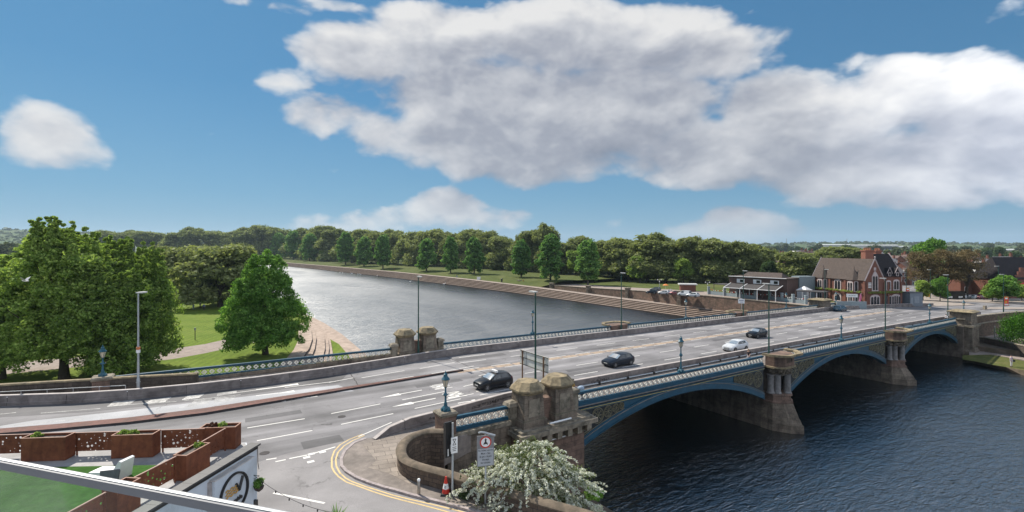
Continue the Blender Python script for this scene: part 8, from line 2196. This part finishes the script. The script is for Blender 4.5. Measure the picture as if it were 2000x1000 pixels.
HM = [rowhouse((M_BRICK, M_FROOF)), rowhouse((M_BRICK, M_FROOF2)), rowhouse((M_FWALL, M_FROOF)), rowhouse((M_BRICK, M_SLATE2), 8, 9, 6.2, 4)]
hk = 0
def house(X, Y, z, rz, k, label, sc=1.0, group='terraced houses far across the river'):
    w_, r_, c_, f_, p_ = HM[k]
    t_ = thing('terraced_house', label, 'house', (X, Y, z), rz, group); t_.scale = (sc,) * 3
    link('wall', w_, t_); rr = link('roof', r_, t_); link('chimney', c_, rr); ww = link('window', f_, t_); link('pane', p_, ww)
rh = random.Random(21)
spots = []
for (x0, x1, y0, y1, n) in ((1488, 1530, 492, 522, 16), (1735, 1790, 497, 540, 18), (1560, 1590, 488, 496, 5), (1900, 2010, 500, 548, 22), (1780, 1800, 530, 560, 3), (1660, 1720, 488, 496, 6)):
    for i in range(n):
        u = (i % 6) / 6 + rh.uniform(0, .12); v = (i // 6 + rh.uniform(.2, .6)) / max(1, math.ceil(n / 6))
        spots.append((x0 + (x1 - x0) * u, y0 + (y1 - y0) * v))
spots.sort(key=lambda p: p[0])
for i, (x, y) in enumerate(spots):
    Y = (CZ - 12.5) * F / max(4.0, (y + 3 - YH) + 9); Y = min(max(Y, 330 if x < 1600 else 210), 900)
    p = AT(x, y, Y)
    house(p.x, p.y, p.z - 8, R(rh.choice((8, 98, 20))), rh.choice((0, 0, 1, 2, 1)), '%s distant terraced house counted from the left' % nth(i), sc=rh.uniform(.9, 1.1))
# larger brick hall with stepped gable at far right
o_ = AT(1995, 592, 150)
bh = thing('gabled_brick_hall', 'dark-roofed red brick hall with a stepped gable cut by the right edge', 'building', (o_.x, o_.y, 5.4), R(8))
mb = MB(); mb.box(-7, 12, 0, 9, 0, 6.5); mb.add([(-2.2, -.05, 6.4), (2.6, -.05, 6.4), (2.6, -.05, 7.6), (1.6, -.05, 7.6), (1.6, -.05, 8.7), (.8, -.05, 8.7), (.8, -.05, 9.9), (-.4, -.05, 9.9), (-.4, -.05, 8.7), (-1.2, -.05, 8.7), (-1.2, -.05, 7.6), (-2.2, -.05, 7.6)] + [(-2.2, .4, 6.4), (2.6, .4, 6.4), (2.6, .4, 7.6), (1.6, .4, 7.6), (1.6, .4, 8.7), (.8, .4, 8.7), (.8, .4, 9.9), (-.4, .4, 9.9), (-.4, .4, 8.7), (-1.2, .4, 8.7), (-1.2, .4, 7.6), (-2.2, .4, 7.6)], [tuple(range(12)), tuple(range(12, 24))[::-1]] + [(i, (i + 1) % 12, 12 + (i + 1) % 12, 12 + i) for i in range(12)])
mb.build('wall', M_BRICK, bh)
mb = MB(); slab(mb, (-7.3, -.3, 6.3), (12.3, -.3, 6.3), (12.3, 4.5, 13), (-5, 4.5, 13), .15); slab(mb, (12.3, 9.3, 6.3), (-7.3, 9.3, 6.3), (-5, 4.5, 13), (12.3, 4.5, 13), .15); mb.add([(-7.3, -.3, 6.3), (-5, 4.5, 13), (-7.3, 9.3, 6.3)], [(0, 1, 2)]); mb.build('roof', M_SLATE2, bh)
mb = MB(); mb.box(-2.2, 12, -.12, -.02, 4.6, 5.3); mb.build('red_fascia', M_RED, bh)
for x in (-5, -1.4, 1.2, 5): mb = MB(); mb.box(x - .8, x + .8, -.08, -.01, 1, 3.6); w_ = mb.build('window', M_WHITE, bh); mb = MB(); mb.box(x - .65, x + .65, -.1, -.081, 1.15, 3.45); mb.build('pane', M_WGLASS, w_)
o_ = AT(1920, 590, 158)
bh = thing('brick_villa', 'dark-roofed brick house with a white three-light dormer behind the bushy tree', 'house', (o_.x, o_.y, 5.4), R(5))
mb = MB(); mb.box(-8, 7, 0, 8, 0, 5.6); mb.build('wall', M_BRICK, bh)
mb = MB(); slab(mb, (-8.4, -.4, 5.4), (7.4, -.4, 5.4), (7.4, 4, 11), (-8.4, 4, 11), .15); slab(mb, (7.4, 8.4, 5.4), (-8.4, 8.4, 5.4), (-8.4, 4, 11), (7.4, 4, 11), .15); rf_ = mb.build('roof', M_SLATE2, bh)
mb = MB(); mb.box(-1.3, 1.3, 1.2, 3, 7.4, 8.9); mb.build('dormer', M_WHITE, rf_); mb = MB()
for x in (-.8, 0, .8): mb.box(x - .3, x + .3, 1.15, 1.19, 7.7, 8.6)
mb.build('dormer_pane', M_WGLASS, rf_)
for x in (-6, -3, 0, 3, 5.6): mb = MB(); mb.box(x - .7, x + .7, -.08, -.01, 1, 3.4); w_ = mb.build('window', M_WHITE, bh); mb = MB(); mb.box(x - .55, x + .55, -.1, -.081, 1.15, 3.25); mb.build('pane', M_WGLASS, w_)
# white shed roofs on the plain
for i, (x, y, wpx, Y) in enumerate([(1566, 491, 10, 900), (1595, 492, 14, 950), (1632, 477.5, 60, 1900), (1700, 478.5, 110, 2000), (1745, 481, 60, 2000), (1980, 487, 40, 1600)]):
    p = AT(x, y, Y); w_ = wpx * Y / F
    t_ = thing('white_shed', '%s long white shed from the left on the distant plain' % ORD[i], 'shed', (p.x, p.y, p.z - 8), 0, 'white sheds on the plain')
    mb = MB(); mb.box(-w_ / 2, w_ / 2, 0, 30, -10, 7); mb.build('wall', M_FWALL, t_); mb = MB(); mb.frustum(0, 15, 7, 9, w_ / 2 + 1, 16, w_ / 2, 4); mb.build('roof', M_WHITE, t_)
# individual distant trees, then the woods that read as one mass
fi = 0
FT = []
for (x0, x1, y0, y1, n, hpx) in ((1490, 1800, 487, 497, 26, 16), (1790, 2010, 488, 510, 24, 20), (100, 480, 478, 484, 26, 26), (480, 1180, 478, 486, 30, 22), (1730, 1800, 500, 540, 8, 22), (-20, 120, 490, 520, 8, 40)):
    for i in range(n): FT.append((x0 + (x1 - x0) * (i + rh.random()) / n, rh.uniform(y0, y1), hpx * rh.uniform(.75, 1.25)))
FT.sort(key=lambda p: p[0])
for i, (x, y, hp) in enumerate(FT):
    Y = min(max((CZ - 5) * F / max(6, y - YH + 9), 330), 1500); p = AT(x, y, Y)
    H = hp * Y / F
    H = min(H, 26)
    plant_tree(rh.choice(('far_a', 'far_b', 'far_c')), (p.x, p.y, min(p.z - H * .35, 8)), 'distant rounded tree on the plain, number %d from the left edge' % (i + 1), name='distant_tree', rz=rh.uniform(0, 6), sc=H / 15.5 * rh.uniform(.9, 1.3), szz=H / 15.5, group='scattered trees on the distant plain')
def woods(name, label, n, fn, seed, lm, smin, smax):
    rs = np.random.default_rng(seed); C = []; Rr = []
    for i in range(n):
        X, Y, z, s_ = fn(rs); C.append((X, Y, z + s_ * .5)); Rr.append(s_)
    V = leaves(rs, np.array(C), np.array(Rr), 22, 1.0, shell=.7)
    o = link(name, np_mesh(name, V, 4, lm)); return o
def far_leaves(n, fn, seed, lm, name, label):
    rs = np.random.default_rng(seed); C = np.zeros((n, 3)); Rr = np.zeros(n)
    for i in range(n):
        X, Y, z, s_ = fn(rs); C[i] = (X, Y, z); Rr[i] = s_
    per = 18; idx = np.repeat(np.arange(n), per); N = n * per
    d = rs.normal(size=(N, 3)); d /= np.linalg.norm(d, axis=1, keepdims=True); d[:, 2] = np.abs(d[:, 2]) * 1.0 - .1
    P = C[idx] + d * Rr[idx][:, None] * (.75 + .3 * rs.random(N))[:, None] * np.array([1, 1, .9])
    nrm = d + rs.normal(size=(N, 3)) * .35 + np.array([0, 0, .4]); nrm /= np.linalg.norm(nrm, axis=1, keepdims=True)
    a = np.cross(nrm, rs.normal(size=(N, 3))); a /= np.linalg.norm(a, axis=1, keepdims=True); b_ = np.cross(nrm, a)
    s_ = (Rr[idx] * .42 * (.7 + .6 * rs.random(N)))[:, None]
    V = np.stack([P - a * s_, P - b_ * s_, P + a * s_, P + b_ * s_], axis=1)
    o = link(name, np_mesh(name, V, 4, lm), kind='stuff'); tag(o, label, 'woodland'); return o
def hill_h(X, Y):
    az = math.atan2(X, Y); d = math.hypot(X, Y)
    h = 0
    for (a0, wd, d0, wd2, H) in ((-.72, .5, 4200, 1500, 165), (-.5, .3, 6000, 1800, 225), (-.95, .3, 3600, 1400, 150), (-.15, .4, 5600, 1600, 110), (.35, .3, 4600, 1500, 70), (.55, .22, 3800, 1200, 92), (.72, .25, 4200, 1500, 70), (.12, .2, 6500, 1500, 130), (1.0, .3, 4500, 1500, 70)):
        h += H * math.exp(-((az - a0) / wd) ** 2 - ((d - d0) / wd2) ** 2)
    n_ = mnoise.fractal(Vector((X / 1400, Y / 1400, 1.3)), 1.0, 2.0, 5)
    return 5 + max(0, h * .36 * (1 + .4 * n_) - 12 + (d - 1500) * .0012)
mb = MB(); na, nd = 120, 40
azs = [-1.15 + 2.3 * i / (na - 1) for i in range(na)]; ds = [1400 * (9500 / 1400) ** (j / (nd - 1)) for j in range(nd)]
mb.add([(d * math.sin(a), d * math.cos(a), hill_h(d * math.sin(a), d * math.cos(a)) - (12 if j == 0 else 0)) for a in azs for j, d in enumerate(ds)], [(i * nd + j, i * nd + j + 1, (i + 1) * nd + j + 1, (i + 1) * nd + j) for i in range(na - 1) for j in range(nd - 1)])
mb.build('hills', M_FIELD, kind='structure', smooth=80)
def f_h(rs):
    while True:
        a = rs.uniform(-1.1, 1.1); d = 1500 * (8000 / 1500) ** rs.random(); X, Y = d * math.sin(a), d * math.cos(a)
        if mnoise.noise(Vector((X / 500, Y / 500, 4))) > -.3: return X, Y, hill_h(X, Y) - 2, d * .0034 * rs.uniform(.6, 1.5)
far_leaves(9000, f_h, 5, L_FAR, 'hill_woods', 'hazy woods covering the distant hills')
def f_p(rs):
    a = rs.uniform(-.95, .9); d = rs.uniform(620, 1600); X, Y = d * math.sin(a), d * math.cos(a); t, n = inv(X, Y)
    return (X, Y, 6.0, rs.uniform(5, 9)) if not (0 < t < 110 and n < 1500) else (X * 1.3, Y * 1.8, 6.0, 8.0)
far_leaves(1500, f_p, 6, L_FAR, 'plain_woods', 'hazy belt of trees across the plain behind the avenue')
def f_u(rs):
    x = rs.uniform(180, 1480); Y = 0
    pb = np.interp(x, [180, 560, 740, 950, 1200, 1480], [498, 500, 511, 521, 539, 551]); p = G(x, pb, 4.4); k = 1 + rs.uniform(0, .35)
    return p.x * k, p.y * k, 4.6, rs.uniform(1.6, 3.6) * (p.y / 300) ** .6
far_leaves(1100, f_u, 8, L_DARK, 'shade_foliage', 'dark foliage added to stand for the shade below the plane avenue')  # dark leaf band added where only shade lies under the avenue
# radio masts on the skyline
for (x, y0, y1, Y, lab) in ((1536, 466, 481, 3000, 'thin grey radio mast on the hill left of the brick pub'), (1654, 466, 482, 3000, 'thinner radio mast above the brick pub')):
    a, b_ = AT(x, y1, Y), AT(x, y0, Y); r_ = thing('radio_mast', lab, 'mast', a)
    mb = MB(); mb.tube([(0, 0, -10), (0, 0, (b_ - a).z)], [3.0, 1.6], 5); mb.build('mast', M_GALV, r_)
# flagpoles
for i, (x, y0, y1, c_, lab) in enumerate([(265, 480, 508, M_WHITE, 'white flagpole flying a pale white flag'), (289, 483, 508, mat('union_flag_cloth', (.35, .2, .4), .7, var=.5, scale=3), 'white flagpole flying a red, white and blue flag'), (278, 485, 508, None, 'bare white flagpole between the two flags')]):
    Y = 215; a, b_ = AT(x, y1 + 20, Y), AT(x, y0, Y); r_ = thing('flagpole', lab, 'flagpole', a)
    H = (b_ - a).z
    mb = MB(); mb.tube([(0, 0, 0), (0, 0, H)], .12, 6); mb.build('pole', M_WHITE, r_)
    if c_:
        mb = MB(); mb.add([(dx, yy + .25 * math.sin(dx * 3), H - .4 - dz - dx * .9) for yy in (0, .04) for dx in (0, .5, 1.0, 1.5) for dz in (0, 2.0)], [(0, 1, 3, 2), (2, 3, 5, 4), (4, 5, 7, 6), (8, 10, 11, 9), (10, 12, 13, 11), (12, 14, 15, 13)]); mb.build('flag', c_, r_)
# park signpost and litter bins
r_ = thing('park_post', 'dark slim post with a small grey top standing on the lawn', 'post', G(381, 664, 3.2))
mb = MB(); mb.tube([(0, 0, 0), (0, 0, 2.2)], .07, 6); mb.build('post', M_SOFFIT, r_); mb = MB(); mb.box(-.18, .18, -.04, .04, 1.9, 2.4); mb.build('sign', M_GALV, r_)
for i, (x, y, lab, c_) in enumerate([(980, 551, 'black litter bin near the notice cabinet on the far bank', M_BLACK), (909, 527, 'dark litter bin under the ninth lime tree on the far bank', M_BLACK)]):
    p = G(x, y, 3.9); r_ = thing('litter_bin', lab, 'bin', p); mb = MB(); mb.lathe([(.4, 0), (.45, 1.5), (.5, 1.55), (.5, 1.7), (.3, 1.9)], 10); mb.build('body', c_, r_)
for (x, y) in ((920, 527),):
    p = G(x, y, 4.1); r_ = thing('white_van', 'white van parked under the lime trees on the far bank', 'van', p, W_DIR)
for o in list(bpy.data.objects):
    if o.name == 'white_van': bpy.data.objects.remove(o)
# ------------------------------------------------------------------ the air
m = bpy.data.materials.new('haze'); m.use_nodes = True; nt = NT(m.node_tree)
for q in list(nt.n):
    if q.type == 'BSDF_PRINCIPLED': nt.n.remove(q)
pv = nt.add('ShaderNodeVolumePrincipled'); pv.inputs['Color'].default_value = (.62, .78, .92, 1); pv.inputs['Density'].default_value = 0.00008; pv.inputs['Anisotropy'].default_value = 0.2
nt.c(pv.outputs[0], [q for q in nt.n if q.type == 'OUTPUT_MATERIAL'][0].inputs['Volume'])
HAZE = True
if HAZE:
    mb = MB(); mb.box(-11500, 11500, -11500, 11500, -4, 330); o = mb.build('haze', m, kind='stuff'); tag(o, 'pale blue haze lying over the whole valley', 'haze')
